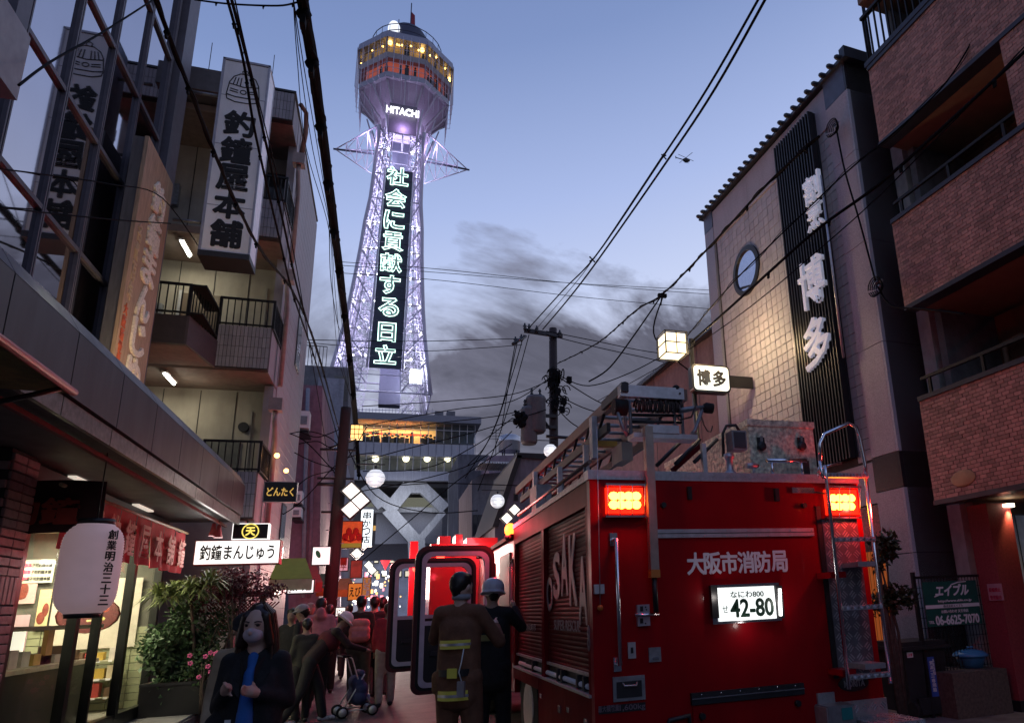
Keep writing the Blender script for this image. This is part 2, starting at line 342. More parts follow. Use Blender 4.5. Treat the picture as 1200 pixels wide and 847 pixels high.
# ------------------------------------------------------------------ tall wooden sign on the canopy
M_wood = mat('carved_board', (.38, .26, .17), .6, var=.28, scale=7, stretch=(6, 6, .5), bump=.2)
M_wood2 = mat('board_edge', (.10, .095, .10), .6, var=.25, scale=6, stretch=(4, 4, .5))
S = thing('wooden_signboard', 'tall carved wooden board with pale brushed characters standing on the canopy', 'sign', (-3.65, 11.4, 3.86))
box('board', M_wood, S, -3.67, -3.62, 10.8, 12.1, 3.86, 8.52)
box('board_edge', M_wood2, S, -3.82, -3.673, 10.82, 12.08, 3.86, 8.51)
vtext('釣鐘まんじゅう', .52, 4.0, (-3.618, 11.54, 8.15), (0, 1, 0), (0, 0, 1), mat('gold_leaf', (.85, .78, .66), .45, .2, var=.3, scale=30), S, .03, .03, gap=.08)
vtext('名代百年', .16, 1.25, (-3.618, 11.0, 7.2), (0, 1, 0), (0, 0, 1), mat('small_gold', (.5, .38, .25), .6), S, .01, .02)
vtext('大阪新世界', .13, .95, (-3.618, 10.94, 5.9), (0, 1, 0), (0, 0, 1), mat('small_red', (.5, .1, .04), .6), S, .01, .02)
for i, (px, py) in enumerate(((193, 455), (206, 472))):
    q = P(px, py, 0, -2.85); q.z = 4.12
    F = thing('floodlight', ['black drum floodlight on the canopy nearest the wooden signboard', 'second black drum floodlight on the canopy, further along'][i], 'floodlight', (-2.85, q.y, 3.86), group='floodlights on the canopy')
    MB().tube([(-2.85, q.y, 3.86), (-2.85, q.y, 4.0)], .02, 6).build('stem', M_black, F)
    MB().tube([(-2.74, q.y + .12, 4.05), (-2.9, q.y - .1, 4.14)], [.11, .13], 16).build('housing', M_black, F)
    MB().tube([(-2.9, q.y - .102, 4.141), (-2.912, q.y - .118, 4.147)], .11, 16).build('lens', emat('flood_lens', (1, .72, .35), 2.0), F)
    light('flood_lamp', 'SPOT', (-2.85, 10.3 - i * .5, 4.25), 44, (1, .74, .42), .06, F, spot=math.radians(95), target=(-3.65, 11.3, 5.2 + i))
# ------------------------------------------------------------------ vertical white box sign with a bell
W = thing('bell_shop_sign', 'tall white box sign with black characters and a temple bell, fixed to the apartments', 'sign', (-2.83, 12.29, 7.4))
YS = 12.29
a = P(262, 68, 1, YS); b = P(317, 75, 1, YS); c = P(230, 295, 1, YS)
wx0, wx1, wz0, wz1 = a.x, b.x, c.z, a.z
M_swhite = mat('sign_acrylic', (.86, .85, .87), .45, var=.07, scale=2, dirt=.18)
box('face', M_swhite, W, wx0 + .04, wx1 - .02, YS - .005, YS + .02, wz0 + .05, wz1 - .04)
box('side', mat('sign_side_sky_glow', (.75, .75, .8), .5, emis=(.6, .65, .9), es=.10), W, wx1 - .018, wx1 + .0, YS + .022, YS + .52, wz0 + .04, wz1 - .03)  # side glows faintly in place of sky light, no lamp inside
M_sframe = mat('sign_frame_steel', (.34, .33, .37), .4, .5)
fm = MB().box(wx0, wx0 + .04, YS - .02, YS + .54, wz0, wz1).box(wx1 - .02, wx1 + .012, YS - .02, YS + .02, wz0, wz1).box(wx0, wx1 + .012, YS - .02, YS + .54, wz1 - .03, wz1 + .01).box(wx1 - .02, wx1 + .012, YS + .52, YS + .54, wz0, wz1)
fm.build('frame', M_sframe, W); box('bottom_tray', M_dark, W, wx0, wx1 + .015, YS - .025, YS + .545, wz0 - .06, wz0 + .04)
for z in (wz0 + .9, wz0 + 2.1, wz0 + 3.1): box('joint', M_sframe, W, wx0 + .04, wx1 - .02, YS - .009, YS - .0055, z, z + .012)
cx = (wx0 + wx1) / 2; h5 = (wz1 - wz0)
vtext('釣鐘屋本舗', .46, h5 * .70, (cx, YS - .006, wz1 - h5 * .27), (1, 0, 0), (0, 0, 1), M_ink, W, .01, .035, gap=.1)
bell = [[(-.42, -.5), (-.45, -.35), (-.40, .1), (-.3, .32), (-.12, .45), (.12, .45), (.3, .32), (.40, .1), (.45, -.35), (.42, -.5)], [(-.42, -.5), (-.2, -.58), (.2, -.58), (.42, -.5)], [(-.44, -.34), (-.2, -.40), (.2, -.40), (.44, -.34)], [(-.40, .05), (0, -.02), (.40, .05)],
        [(-.06, .45), (-.08, .55), (0, .6), (.08, .55), (.06, .45)], arc(0, -.2, .08, .07, 0, 360), [(-.36, -.12), (-.14, -.16)], [(-.37, -.2), (-.14, -.24)], [(.36, -.12), (.14, -.16)], [(.37, -.2), (.14, -.24)]] + [[(x, .02), (x * .8, .3)] for x in (-.3, -.2, -.1, .1, .2, .3)]
brushmark(bell, (cx, YS - .008, wz1 - h5 * .14), (1, 0, 0), (0, 0, 1), .58, .009, M_ink, W)
for z in (wz0 + .7, wz1 - .6): MB().cyl((wx0 - .5, YS + .3, z), (wx0, YS + .3, z), .03).build('bracket', M_steel, W)
# ------------------------------------------------------------------ apartments beyond
M_aptw = mat('pale_tile_wall', (.36, .33, .35), .55, var=.1, scale=3, dirt=.2)
M_tile = mat('small_wall_tiles', (.34, .31, .335), .5, var=.06, island=.12, dirt=.15)
M_cream = mat('cream_wall_panel', (.40, .36, .30), .8, var=.1, scale=3, dirt=.25)
M_soff = mat('soffit_tan', (.24, .18, .15), .8, var=.12, dirt=.2)
M_rail = mat('railing_dark_bronze', (.014, .012, .012), .5, .4)
M_pale_ = mat('conduit_pale', (.35, .33, .3), .5)
A = thing('apartment_block', 'pale tiled apartment block with lit balconies behind the tall bell sign', 'building', (-3, 14.4, 0))
XC = -2.34; Y0 = 14.4; ZT = 12.45
fl = [3.3, 6.15, 8.95, 11.75]          # underside of each floor's parapet
box('rear_wall', M_cream, A, -8, XC - .12, 15.9, 16.1, 0, ZT)
box('side_wall', M_aptw, A, XC - .12, XC, 15.6, 19.8, 0, ZT); box('side_wall_front', M_aptw, A, XC - .10, XC - .003, Y0 + .25, 15.6, 0, 3.3)
box('ground_floor_wall', M_tile, A, -8, XC - .1, Y0, Y0 + .12, 0, 3.25)
# side cladding boards: each long siding board on the street side
sb = boxmesh(.02, 4.15, .235, mat('siding_board', (.38, .345, .365), .5, var=.08, scale=3, dirt=.2), .004)
for i in range(51): piece('siding_board', sb, A, (XC + .012 - A.location.x, 17.72 - 14.4, .2 + i * .24))
def tilefield(mb, x0, x1, y, z0, z1, tw, th, g=.008, d=.012):
    nx = max(1, round((x1 - x0) / tw)); nz = max(1, round((z1 - z0) / th)); dx = (x1 - x0) / nx; dz = (z1 - z0) / nz
    for i in range(nx):
        for j in range(nz): mb.box(x0 + i * dx + g / 2, x0 + (i + 1) * dx - g / 2, y - d * random.uniform(.7, 1), y, z0 + j * dz + g / 2, z0 + (j + 1) * dz - g / 2)
M_joint = mat('tile_joint', (.04, .037, .04), .9)
for k, z in enumerate(fl):
    pt = z + (.86 if k < 3 else .68)
    box('parapet', M_joint, A, -3.25, XC, Y0, Y0 + .14, z, pt)
    tilefield(t := MB(), -3.25, XC, Y0, z + .02, pt, .05 if 0 else .065, .21); t.build('parapet_tiles', M_tile, A, kind='stuff')
    box('parapet_side', M_aptw, A, XC - .10, XC - .004, Y0 + .14, Y0 + 1.3, z, pt)
    box('slab', M_soff, A, -7, XC - .006, Y0 + .141, 15.9, z - .01, z + .14)
    box('corner_column', M_aptw, A, XC - .16, XC + .006, 15.3, 15.62, z, min(z + 2.8, ZT))
    if k < 3:
        # balcony railing and its uprights
        def rail(x0, x1, y0, y1, zb, name='railing'):
            r = box(name, M_rail, A, min(x0, x1) - .02, max(x0, x1) + .02, min(y0, y1) - .02, max(y0, y1) + .02, zb + .56, zb + .60)
            box('bottom_rail', M_rail, r, min(x0, x1) - .015, max(x0, x1) + .015, min(y0, y1) - .015, max(y0, y1) + .015, zb + .04, zb + .07)
            L = math.hypot(x1 - x0, y1 - y0); n = max(2, round(L / .115))
            for i in range(n + 1):
                f = i / n; x = x0 + (x1 - x0) * f; y = y0 + (y1 - y0) * f; w = .022 if i in (0, n) else .009
                box('baluster', M_rail, r, x - w, x + w, y - w, y + w, zb, zb + .56)
        rail(-3.25, XC + .02, Y0 + .05, Y0 + .05, pt); rail(XC + .01, XC + .01, Y0 + .1, Y0 + 1.2, pt)
        if k == 1:
            # balcony bay stepping forward
            zb = 6.14; box('bay_front', mat('bay_brown', (.05, .035, .035), .6), A, -5.5, -3.46, 13.2, 13.3, zb, zb + .52)
            MB().prism([(-3.46, 13.2, zb), (-3.42, 13.2, zb), (-3.22, Y0 - .01, zb), (-3.27, Y0 - .01, zb)], (0, 0, .52)).build('bay_side', mat('bay_side_brown', (.07, .05, .055), .6), A)
            MB().prism([(-5.5, 13.3, zb), (-3.46, 13.3, zb), (-3.27, Y0 - .01, zb), (-5.5, Y0, zb)], (0, 0, .08)).build('bay_floor', M_soff, A)
            rail(-5.4, -3.47, 13.24, 13.24, zb + .54); rail(-3.46, -3.25, 13.26, Y0 - .05, zb + .54)
            for x in (-3.6, -3.9, -4.2): pass
    # walls at the back of the recess, with panel joints, doors
    for x in (-3.1, -3.75, -4.4, -5.0): box('panel_joint', M_joint, A, x, x + .012, 15.885, 15.899, z + .1, z + 2.8)
box('apartment_door', mat('steel_door', (.10, .10, .09), .5), A, -3.55, -2.95, 15.84, 15.895, 3.4, 5.05)
MB().cyl((-2.9, 15.9, 5.35), (-2.9, 15.8, 5.35), .1).build('vent_cowl', M_dark, A); MB().cyl((-3.9, 15.9, 8.2), (-3.9, 15.8, 8.2), .09).build('vent_cowl', M_dark, A)
for (x, z) in ((-3.05, 9.55), (-3.0, 12.2)): pass
wn1 = box('window', M_dark, A, -3.9, -3.05, 15.80, 15.88, 9.8, 11.4); box('pane', mat('dark_window_glass', (.03, .032, .038), .08, 0, var=.1), wn1, -3.85, -3.1, 15.78, 15.80, 9.85, 11.35)
wn1 = box('window', M_dark, A, -2.95, -2.5, 15.80, 15.88, 9.3, 11.3); box('pane', MT['dark_window_glass'], wn1, -2.9, -2.55, 15.78, 15.80, 9.35, 11.25)
box('roof_slab', mat('roof_edge_grey', (.12, .11, .12), .6, dirt=.3), A, -8, -3.2, 14.15, 15.9, 11.95, 12.47); box('roof_edge', M_dark, A, -7, XC + .03, Y0 - .02, 19.85, ZT, ZT + .05)
for y, z0, z1 in ((18.2, 7.4, 9.2), (18.2, 2.0, 4.1)):
    f = box('window', M_dark, A, XC - .05, XC + .035, y - .45, y + .35, z0, z1); box('pane', MT['dark_window_glass'], f, XC + .036, XC + .042, y - .4, y + .3, z0 + .05, z1 - .05)
for z0 in (3.4, 6.2, 9.0): # drain pipes with hoppers
    MB().box(XC + .0, XC + .24, 14.9, 15.15, z0 + 2.1, z0 + 2.35).tube([(XC + .12, 15.02, z0 + 2.1), (XC + .12, 15.02, z0 + 1.9), (XC + .12, 15.3, z0 + 1.55), (XC + .12, 15.3, z0 - .1)], .045, 8).build('drain_pipe', mat('pipe_pink_grey', (.33, .26, .25), .5), A)
MB().tube([(XC + .1, 14.6, ZT - .1), (XC + .2, 14.8, ZT - .15), (XC + .2, 15.0, ZT - .5), (XC + .14, 15.05, ZT - 1.1)], .05, 8).build('drain_pipe', mat('pipe_brown', (.25, .13, .1), .5), A)
for (px, py, z) in ((218, 288, 8.9), (199, 440, 6.1)):
    q = P(px, py, 2, z)
    T = thing('strip_light', 'fluorescent strip light under the %s balcony of the apartments' % ('upper' if z > 7 else 'lower'), 'light', (q.x, q.y, z), group='fluorescent lights under the balconies')
    MB().box(q.x - .05, q.x + .05, q.y - .35, q.y + .35, z - .05, z - .012).build('casing', M_white, T)
    MB().cyl((q.x, q.y - .32, z - .07), (q.x, q.y + .32, z - .07), .024).build('lamp_tube', emat('fluoro_tube', (.95, 1, .86), 14), T)
    light('tube_glow', 'AREA', (q.x, q.y, z - .1), 9, (1, .93, .70), .1, T, target=(q.x, q.y, z - 2), sy=.6)
    light('tube_bounce', 'POINT', (q.x + .3, q.y + .3, z - .3), 2.2, (1, .93, .72), .25, T)
for k, (x, z) in enumerate(((-3.35, 3.45), (-3.0, 6.25), (-2.9, 9.1))):
    U = thing('air_conditioner', 'pale air conditioner unit on the %s lit balcony of the apartments' % ['lowest', 'middle', 'top'][k], 'air conditioner', (x, 15.6, z), group='air conditioners on the balconies')
    MB().box(x, x + .55, 15.45, 15.75, z, z + .5).build('casing', M_white, U); MB().lathe((x + .22, 15.445, z + .25), [(.001, -.004), (.19, -.004), (.19, .01)], 18, ax=1).build('fan_grille', M_dark, U)
box('apartment_door', mat('steel_door_brown', (.13, .09, .06), .5), A, -4.3, -3.6, 15.84, 15.895, 6.3, 8.2); box('door_frame', M_alu, A, -4.35, -4.3, 15.82, 15.9, 6.3, 8.25)
for z in (5.2, 7.9, 10.7): box('meter_box', M_steel, A, -4.9, -4.6, 15.78, 15.9, z - .5, z)
for (x, z) in ((-2.75, 7.2), (-2.8, 4.4)): box('conduit', M_pale_, A, x, x + .03, 15.86, 15.9, z - .9, z + 1.3)
light('wall_lamp_glow', 'POINT', (XC + .35, 16.6, 4.6), 2.5, (1, .5, .2), .08, A); light('wall_lamp_glow', 'POINT', (XC + .35, 15.0, 4.6), 1.6, (1, .5, .2), .06, A)
MB().ball((XC + .2, 16.6, 4.6), .05).build('wall_lamp', emat('lamp_orange', (1, .45, .12), 6), A); MB().ball((XC + .22, 15.0, 4.6), .05).build('wall_lamp', MT['lamp_orange'], A)
# ================================================================== sweet shop at street level
M_sfr = mat('shopfront_frame', (.02, .022, .02), .35, .5)
B = thing('sweet_shop', 'brightly lit sweet shop front with glass doors under the canopy', 'shop', (-3.4, 10, 0))
M_in = mat('shop_inner_wall', (.62, .56, .42), .8, var=.08)
box('floor', mat('shop_floor', (.3, .29, .25), .35, var=.15, scale=4), B, -7, -3.5, 8.55, 13.4, .16, .3)
box('back_wall', M_in, B, -7.1, -7, 8.4, 13.6, .16, 3.1)
box('ceiling', M_in, B, -7, -3.55, 8.5, 13.4, 2.95, 3.1)
box('near_wall', M_in, B, -7, -3.7, 8.3, 8.4, .16, 3.1)
ew = box('end_wall', mat('end_wall_backing', (.10, .10, .08), .8), B, -7, -3.42, 13.42, 13.6, .16, 3.1)
et = boxmesh(.228, .03, .1, mat('glazed_green_tile', (.26, .28, .17), .35, var=.1, scale=9), .004)
for i in range(8):
    for j in range(11): piece('wall_tile', et, ew, (-3.55 - i * .235 - B.location.x, 13.41 - B.location.y, .36 + j * .108))
for z in (.16, 2.9): box('shopfront_rail', M_sfr, B, -3.46, -3.36, 8.55, 13.35, z + (0 if z < 1 else 0), z + (.2 if z < 1 else .22))
for y, w in ((8.6, .05), (10.2, .055), (10.93, .022), (12.0, .055), (13.3, .05)): box('shopfront_post', M_sfr, B, -3.45, -3.35, y - w, y + w, .3, 2.95)
M_glass = glassmat('clear_glass', refl=.18)
for y0, y1 in ((8.65, 10.14), (10.26, 10.9), (10.96, 11.94), (12.06, 13.25)): MB().quad((-3.41, y0, .36), (-3.41, y1, .36), (-3.41, y1, 2.9), (-3.41, y0, 2.9)).build('glass_pane', M_glass, B)
M_wp = mat('poster_paper', (.7, .66, .58), .6, var=.05)
def poster(nm, lab, x0, x1, z0, z1, y, col, parts):
    p = thing(nm, lab, 'poster', ((x0 + x1) / 2, y, z0), group='posters inside the sweet shop')
    MB().box(x0, x1, y, y + .012, z0, z1).build('sheet', mat('sheet_' + lab[:14], col, .55, var=.12, scale=5), p)
    for (a, b, rx, rz, c) in parts: MB().ball((x0 + (x1 - x0) * a, y - .004, z0 + (z1 - z0) * b), rx, .006, rz, 14).build('printed_food', mat('print_%.2f_%.2f' % (c[0], c[1]), c, .6, var=.35, scale=25), p)
    return p
food = (.20, .04, .025); green = (.42, .42, .12)
poster('food_poster', 'large poster of a lacquered dish of sweets on the end wall', -4.75, -3.62, 1.2, 2.24, 13.36, (.50, .46, .38), [(.42, .48, .42, .27, (.10, .02, .02)), (.42, .54, .33, .19, food), (.34, .62, .1, .09, (.3, .06, .03)), (.5, .6, .1, .09, (.33, .05, .03)), (.6, .55, .09, .08, (.28, .05, .03)), (.3, .44, .1, .06, green), (.44, .40, .11, .05, (.5, .47, .2)), (.58, .42, .08, .05, green), (.47, .68, .08, .06, (.3, .05, .03))])
poster('sweets_poster', 'upper left poster of bell shaped cakes on pink paper', -5.5, -4.98, 1.9, 2.45, 13.36, (.48, .33, .32), [(.3, .35, .06, .12, food), (.5, .45, .07, .15, food), (.7, .35, .06, .12, food), (.6, .2, .1, .05, food)])
poster('sweets_poster', 'lower left poster of bell shaped cakes with small writing', -5.45, -5.0, 1.22, 1.74, 13.36, (.42, .30, .34), [(.3, .3, .06, .11, food), (.5, .38, .07, .14, food), (.72, .3, .06, .11, food), (.5, .14, .14, .05, food)])
poster('sweets_poster', 'narrow poster of cakes between two larger posters', -4.93, -4.78, 1.5, 2.1, 13.36, (.55, .45, .25), [(.4, .3, .05, .09, food), (.7, .5, .04, .1, food)])
pp = poster('notice_poster', 'white framed notice crowded with small dark writing', -5.2, -4.8, 2.2, 2.55, 13.35, (.5, .5, .4), [])
for i in range(3): glyph('御菓子司釣鐘本舗', .34, .07, (-5.0, 13.345, 2.47 - i * .1), (1, 0, 0), (0, 0, 1), M_ink, pp, .002, .01)
# display counter with boxes and goods
D = thing('display_counter', 'glass display counter with a lit shelf of boxed sweets', 'display counter', (-4.2, 10.8, .3))
box('base', mat('counter_black', (.02, .02, .022), .3), D, -4.6, -3.75, 9.2, 12.2, .3, 1.05)
box('shelf', mat('counter_top', (.45, .42, .3), .4), D, -4.65, -3.7, 9.2, 12.2, 1.05, 1.1)
box('back_panel', mat('counter_back', (.8, .76, .62), .5, emis=(1, .93, .75), es=.9), D, -4.62, -4.58, 9.2, 12.2, 1.1, 1.5)
box('top_rail', M_sfr, D, -4.65, -3.7, 9.2, 12.2, 1.5, 1.55)
for i in range(9):
    y = 9.5 + i * .3; c = random.choice([(.45, .3, .06), (.5, .48, .42), (.35, .04, .03), (.2, .1, .05), (.55, .5, .3)]); h = random.uniform(.08, .2)
    b = MB().box(-4.2, -3.9, y, y + .2, 1.1, 1.1 + h).build('sweet_box', mat('box_%.2f' % c[0], c, .5)); tag(b, ['gold', 'cream', 'red', 'brown', 'pale'][i % 5] + ' sweet box on the lit counter shelf, place %s from the door' % ['nearest', 'second', 'third', 'fourth', 'fifth', 'sixth', 'seventh', 'eighth', 'farthest'][i], 'box', 'sweet boxes on the counter')
b = MB().box(-3.95, -3.9, 11.0, 11.18, 1.1, 1.5).build('wooden_plaque', mat('plaque_wood', (.5, .28, .06), .5)); tag(b, 'upright yellow wooden plaque on the counter behind the glass', 'plaque')
rnd = random.Random(12)
for j in range(3):
    sh = MB().box(-5.6, -3.7, 13.05, 13.3, .5 + j * .26, .515 + j * .26).build('goods_shelf', mat('counter_top', (.45, .42, .3), .4)); tag(sh, '%s shelf of packed goods against the tiled end wall of the shop' % ['lowest', 'middle', 'highest'][j], 'shelf', 'shelves of packed goods')
    for i in range(12):
        c = rnd.choice([(.5, .42, .28), (.4, .05, .04), (.55, .5, .45), (.12, .07, .04), (.45, .3, .05)]); x = -5.5 + i * .15; w = rnd.uniform(.08, .13); h = rnd.uniform(.08, .2); z = .515 + j * .26
        p = MB().box(x, x + w, 13.08, 13.2, z, z + h).build('goods_packet', mat('packet_%.2f' % c[0], c, .5), sh); MB().box(x + .01, x + w * .7, 13.045, 13.052, z - .03, z + .0).build('price_tag', M_white, p)
# interior lamps (strips seen under the ceiling)
for y in (9.2, 11.0, 12.6):
    T = thing('ceiling_lamp', 'ceiling strip lamp inside the sweet shop, %s' % {9.2: 'nearest the street camera', 11.0: 'in the middle', 12.6: 'nearest the posters'}[y], 'lamp', (-4.6, y, 2.95), group='strip lamps inside the shop')
    box('tube', emat('shop_tube', (1, .93, .76), 3), T, -5.1, -4.0, y - .05, y + .05, 2.89, 2.94)
    light('shop_glow', 'AREA', (-4.55, y, 2.86), 85, (1, .86, .62), 1.0, T, target=(-4.55, y, 0), sy=.4)
# brick pillar
Q = thing('brick_pillar', 'dark brick pillar at the near corner of the sweet shop', 'pillar', (-3.6, 8.3, 0))
box('core', mat('mortar_dark', (.03, .028, .03), .9), Q, -5.2, -3.32, 7.92, 8.44, 0, 3.15)
M_brk = mat('pillar_brick', (.20, .13, .14), .5, var=.2, scale=12, bump=.3)
bk = boxmesh(.255, .03, .075, M_brk, .006); bk2 = boxmesh(.03, .255, .075, M_brk, .006)
for j in range(36):
    z = .06 + j * .086
    if j == 20:
        for i in range(16): piece('brick', bk, Q, (-3.36 - i * .086 + 3.6, 7.905 - 8.3, z + .09), (0, math.pi / 2, 0))
        for i in range(6): piece('brick', bk2, Q, (-3.305 + 3.6, 7.95 + i * .086 - 8.3, z + .09), (math.pi / 2, 0, 0))
        continue
    if j in (21, 22): continue
    for i in range(5): piece('brick', bk, Q, (-3.44 - i * .262 - (.13 if j % 2 else 0) + 3.6, 7.905 - 8.3, z))
    for i in range(2): piece('brick', bk2, Q, (-3.305 + 3.6, 8.05 + i * .262 - 8.3, z))
# noren curtain
N = thing('noren_curtain', 'red shop curtain of hanging cloth panels with pale characters', 'curtain', (-3.1, 10, 2.9))
MB().cyl((-3.1, 8.45, 2.9), (-3.1, 13.4, 2.93), .02).build('pole', mat('bamboo', (.4, .3, .18), .5), N)
M_noren = mat('noren_cloth', (.46, .03, .04), .85, var=.15, scale=6, bump=.15)
M_nchar = mat('noren_print', (.75, .42, .36), .8)
def cloth(y0, y1, z0, z1, x, wav, par, m, name='cloth_panel', axis=1, k=0):
    mb = MB(); nx, nz = 10, 6; vs = []
    for j in range(nz + 1):
        for i in range(nx + 1):
            f = i / nx; g = j / nz; d = wav * g * math.sin(f * math.pi * 2.3 + k * 1.7) + .02 * g * math.sin(g * 3 + k)
            a = y0 + (y1 - y0) * f; z = z1 - (z1 - z0) * g - .012 * math.sin(f * math.pi * 2)
            vs.append((x + d, a, z) if axis == 1 else (a, x + d, z))
    fs = [(j * (nx + 1) + i, j * (nx + 1) + i + 1, (j + 1) * (nx + 1) + i + 1, (j + 1) * (nx + 1) + i) for j in range(nz) for i in range(nx)]
    mb.add(vs, fs, True); return mb.build(name, m, par)
ns = [8.55, 9.1, 9.66, 10.25, 10.85, 11.45, 12.1, 12.7, 13.3]
for i, ch in enumerate('本舗釣鐘屋本舗鐘'):
    c = cloth(ns[i] + .015, ns[i + 1] - .015, 2.28, 2.9, -3.1, .035, N, M_noren, k=i)
    glyph(ch, .36, .42, (-3.055, (ns[i] + ns[i + 1]) / 2, 2.58), (0, 1, 0), (0, 0, 1), M_nchar, c, .003, .014)
nf = cloth(-3.95, -2.75, 2.42, 2.95, 8.55, .03, N, mat('noren_dark', (.03, .008, .01), .85), axis=0)
glyph('釣鐘', .62, .26, (-3.25, 8.5, 2.64), (1, 0, 0), (0, 0, 1), mat('noren_orange', (.22, .03, .02), .8), nf, .004, .03)
# paper lantern
L = thing('paper_lantern', 'large white paper lantern with black characters hanging before the shop', 'lantern', (-2.62, 8.1, 1.6))
c = P(105, 665, 1, 8.1); zc = (P(105, 615, 1, 8.1).z + P(105, 718, 1, 8.1).z) / 2; lx = c.x
R_, Hh = .245, .82; prof = []
nr = 32
for i in range(nr * 2 + 1):
    f = i / (nr * 2); z = zc - Hh / 2 + Hh * f; e = abs(f - .5) * 2; r = R_ * (1 - .42 * e ** 6)
    r = max(r, R_ * .6); prof.append((r - (.007 if i % 2 else 0), z))
MB().lathe((lx, 8.1, 0), prof, 32).build('paper_body', mat('lantern_paper', (.78, .62, .64), .75, var=.06, scale=5, emis=(.95, .62, .66), es=.13), L)
MB().lathe((lx, 8.1, 0), [(R_ * .56, zc - Hh / 2 - .04), (R_ * .58, zc - Hh / 2 + .004)], 24).build('bottom_ring', M_black, L)
MB().lathe((lx, 8.1, 0), [(R_ * .6, zc + Hh / 2 - .004), (R_ * .6, zc + Hh / 2 + .05)], 24).build('top_ring', M_black, L)
MB().cyl((lx, 8.1, zc + Hh / 2), (lx, 8.1, 3.16), .006, 5).build('hanging_cord', M_black, L)
ang = math.radians(-38)
for i, chh in enumerate('創業明治三十三'):
    nrm = Vector((math.cos(ang), math.sin(ang), 0)); rt = Vector((-math.sin(ang), math.cos(ang), 0))
    z = zc + .30 - i * .1; glyph(chh, .085, .085, Vector((lx, 8.1, z)) + nrm * (R_ + .004), rt, (0, 0, 1), M_ink, L, .002, .02, name='character')
# box signs at the end of the canopy
def boxsign(name, lab, x0, x1, z0, z1, y, d, face, txt, tm, frame=M_dark, th=.6, tw=.86, bold=.02, grp=None, es=None, side=None):
    s = thing(name, lab, 'sign', ((x0 + x1) / 2, y, z0), group=grp)
    box('frame', frame, s, x0, x1, y, y + d, z0, z1); box('face', face, s, x0 + .015, x1 - .015, y - .008, y - .001, z0 + .015, z1 - .015)
    if txt: glyph(txt, (x1 - x0) * tw, (z1 - z0) * th, ((x0 + x1) / 2, y - .009, (z0 + z1) / 2), (1, 0, 0), (0, 0, 1), tm, s, .003, bold)
    return s
M_lit = emat('lit_acrylic', (1, .97, .93), 1.15)
a = P(229, 633, 1, 13.6); b = P(327, 660, 1, 13.6)
bs = boxsign('lit_box_sign', 'long lit white box sign with brushed black writing at the canopy end', a.x, b.x, b.z, a.z, 13.6, .3, M_lit, '釣鐘まんじゅう', M_ink, mat('sign_red_frame', (.3, .03, .03), .4))
light('sign_glow', 'AREA', ((a.x + b.x) / 2, 13.45, (a.z + b.z) / 2), 8, (1, .95, .9), 1.2, bs, target=((a.x + b.x) / 2, 10, (a.z + b.z) / 2 - .6), sy=.3)
a = P(273, 613, 1, 13.8); b = P(314, 633, 1, 13.8)
ts = boxsign('round_crest_sign', 'small black sign with a yellow ringed character above the long lit sign', a.x, b.x, b.z + .02, a.z, 13.8, .2, M_black, None, None, M_lit)
M_yl = emat('yellow_neon', (1, .8, .15), .9); c = Vector(((a.x + b.x) / 2, 13.785, (a.z + b.z) / 2 + .01))
glyph('天', .14, .14, c, (1, 0, 0), (0, 0, 1), M_yl, ts, .003, .04); brushmark([arc(0, 0, .5, .5, 0, 360, 28)], c, (1, 0, 0), (0, 0, 1), .25, .011, M_yl, ts, 'ring')
a = P(310, 564, 1, 14.2); b = P(347, 588, 1, 14.2)
boxsign('projecting_sign', 'small black sign with gold letters sticking out from the apartment wall', a.x, b.x, b.z, a.z, 14.2, .12, M_black, 'どんたく', emat('gold_letters', (.9, .55, .12), .5), mat('sign_grey_edge', (.2, .2, .22), .4), .42, .8)
# hanging pink bells
for i, (px, py) in enumerate(((250, 622), (256, 624))):
    q = P(px, py, 1, 13.2); T = thing('wind_bell', 'small pink hanging bell by the lit sign, the %s of two' % ('left' if i == 0 else 'right'), 'bell', q, group='pink bells by the lit sign')
    MB().lathe((q.x, q.y, q.z), [(.015, .13), (.03, .12), (.035, .04), (.07, -.08)], 14).build('bell_body', mat('bell_pink', (.55, .15, .17), .5), T); MB().cyl((q.x, q.y, q.z + .12), (q.x, q.y, 3.15), .004, 4).build('cord', M_black, T)
# ------------------------------------------------------------------ planting beside the shop
def leafmesh(n, c, r, size, sq=(1, 1, 1), aspect=2.2, droop=0, seed=0, clumps=0):
    rnd = random.Random(seed); mb = MB(); cl = [Vector((rnd.gauss(0, .5), rnd.gauss(0, .5), rnd.gauss(0, .5))) for _ in range(clumps)] or [Vector((0, 0, 0))]
    for i in range(n):
        d = Vector((rnd.gauss(0, 1), rnd.gauss(0, 1), rnd.gauss(0, 1))).normalized(); rr = r * rnd.random() ** .4
        k = cl[rnd.randrange(len(cl))] * r * .8 if clumps else Vector(); p = d * rr * (.5 if clumps else 1) + k; p = Vector(c) + Vector((p.x * sq[0], p.y * sq[1], p.z * sq[2]))
        a = Vector((rnd.gauss(0, 1), rnd.gauss(0, 1), rnd.gauss(0, 1) - droop)).normalized(); b = a.orthogonal().normalized(); b = Matrix.Rotation(rnd.uniform(0, 6.28), 3, a) @ b
        s = size * rnd.uniform(.6, 1.3); mb.add([p, p + a * s * .5 + b * s / aspect * .5, p + a * s, p + a * s * .5 - b * s / aspect * .5], [(0, 1, 2, 3)])
    return mb
def leafmat(name, col): return mat(name, col, .55, var=.2, scale=3, island=.5)
X = thing('planter_box', 'low dark planter trough in front of the leafy shrub', 'planter', (-3.1, 13.0, .19))
pa = P(165, 805, 1, 12.9); pb = P(248, 805, 1, 12.9)
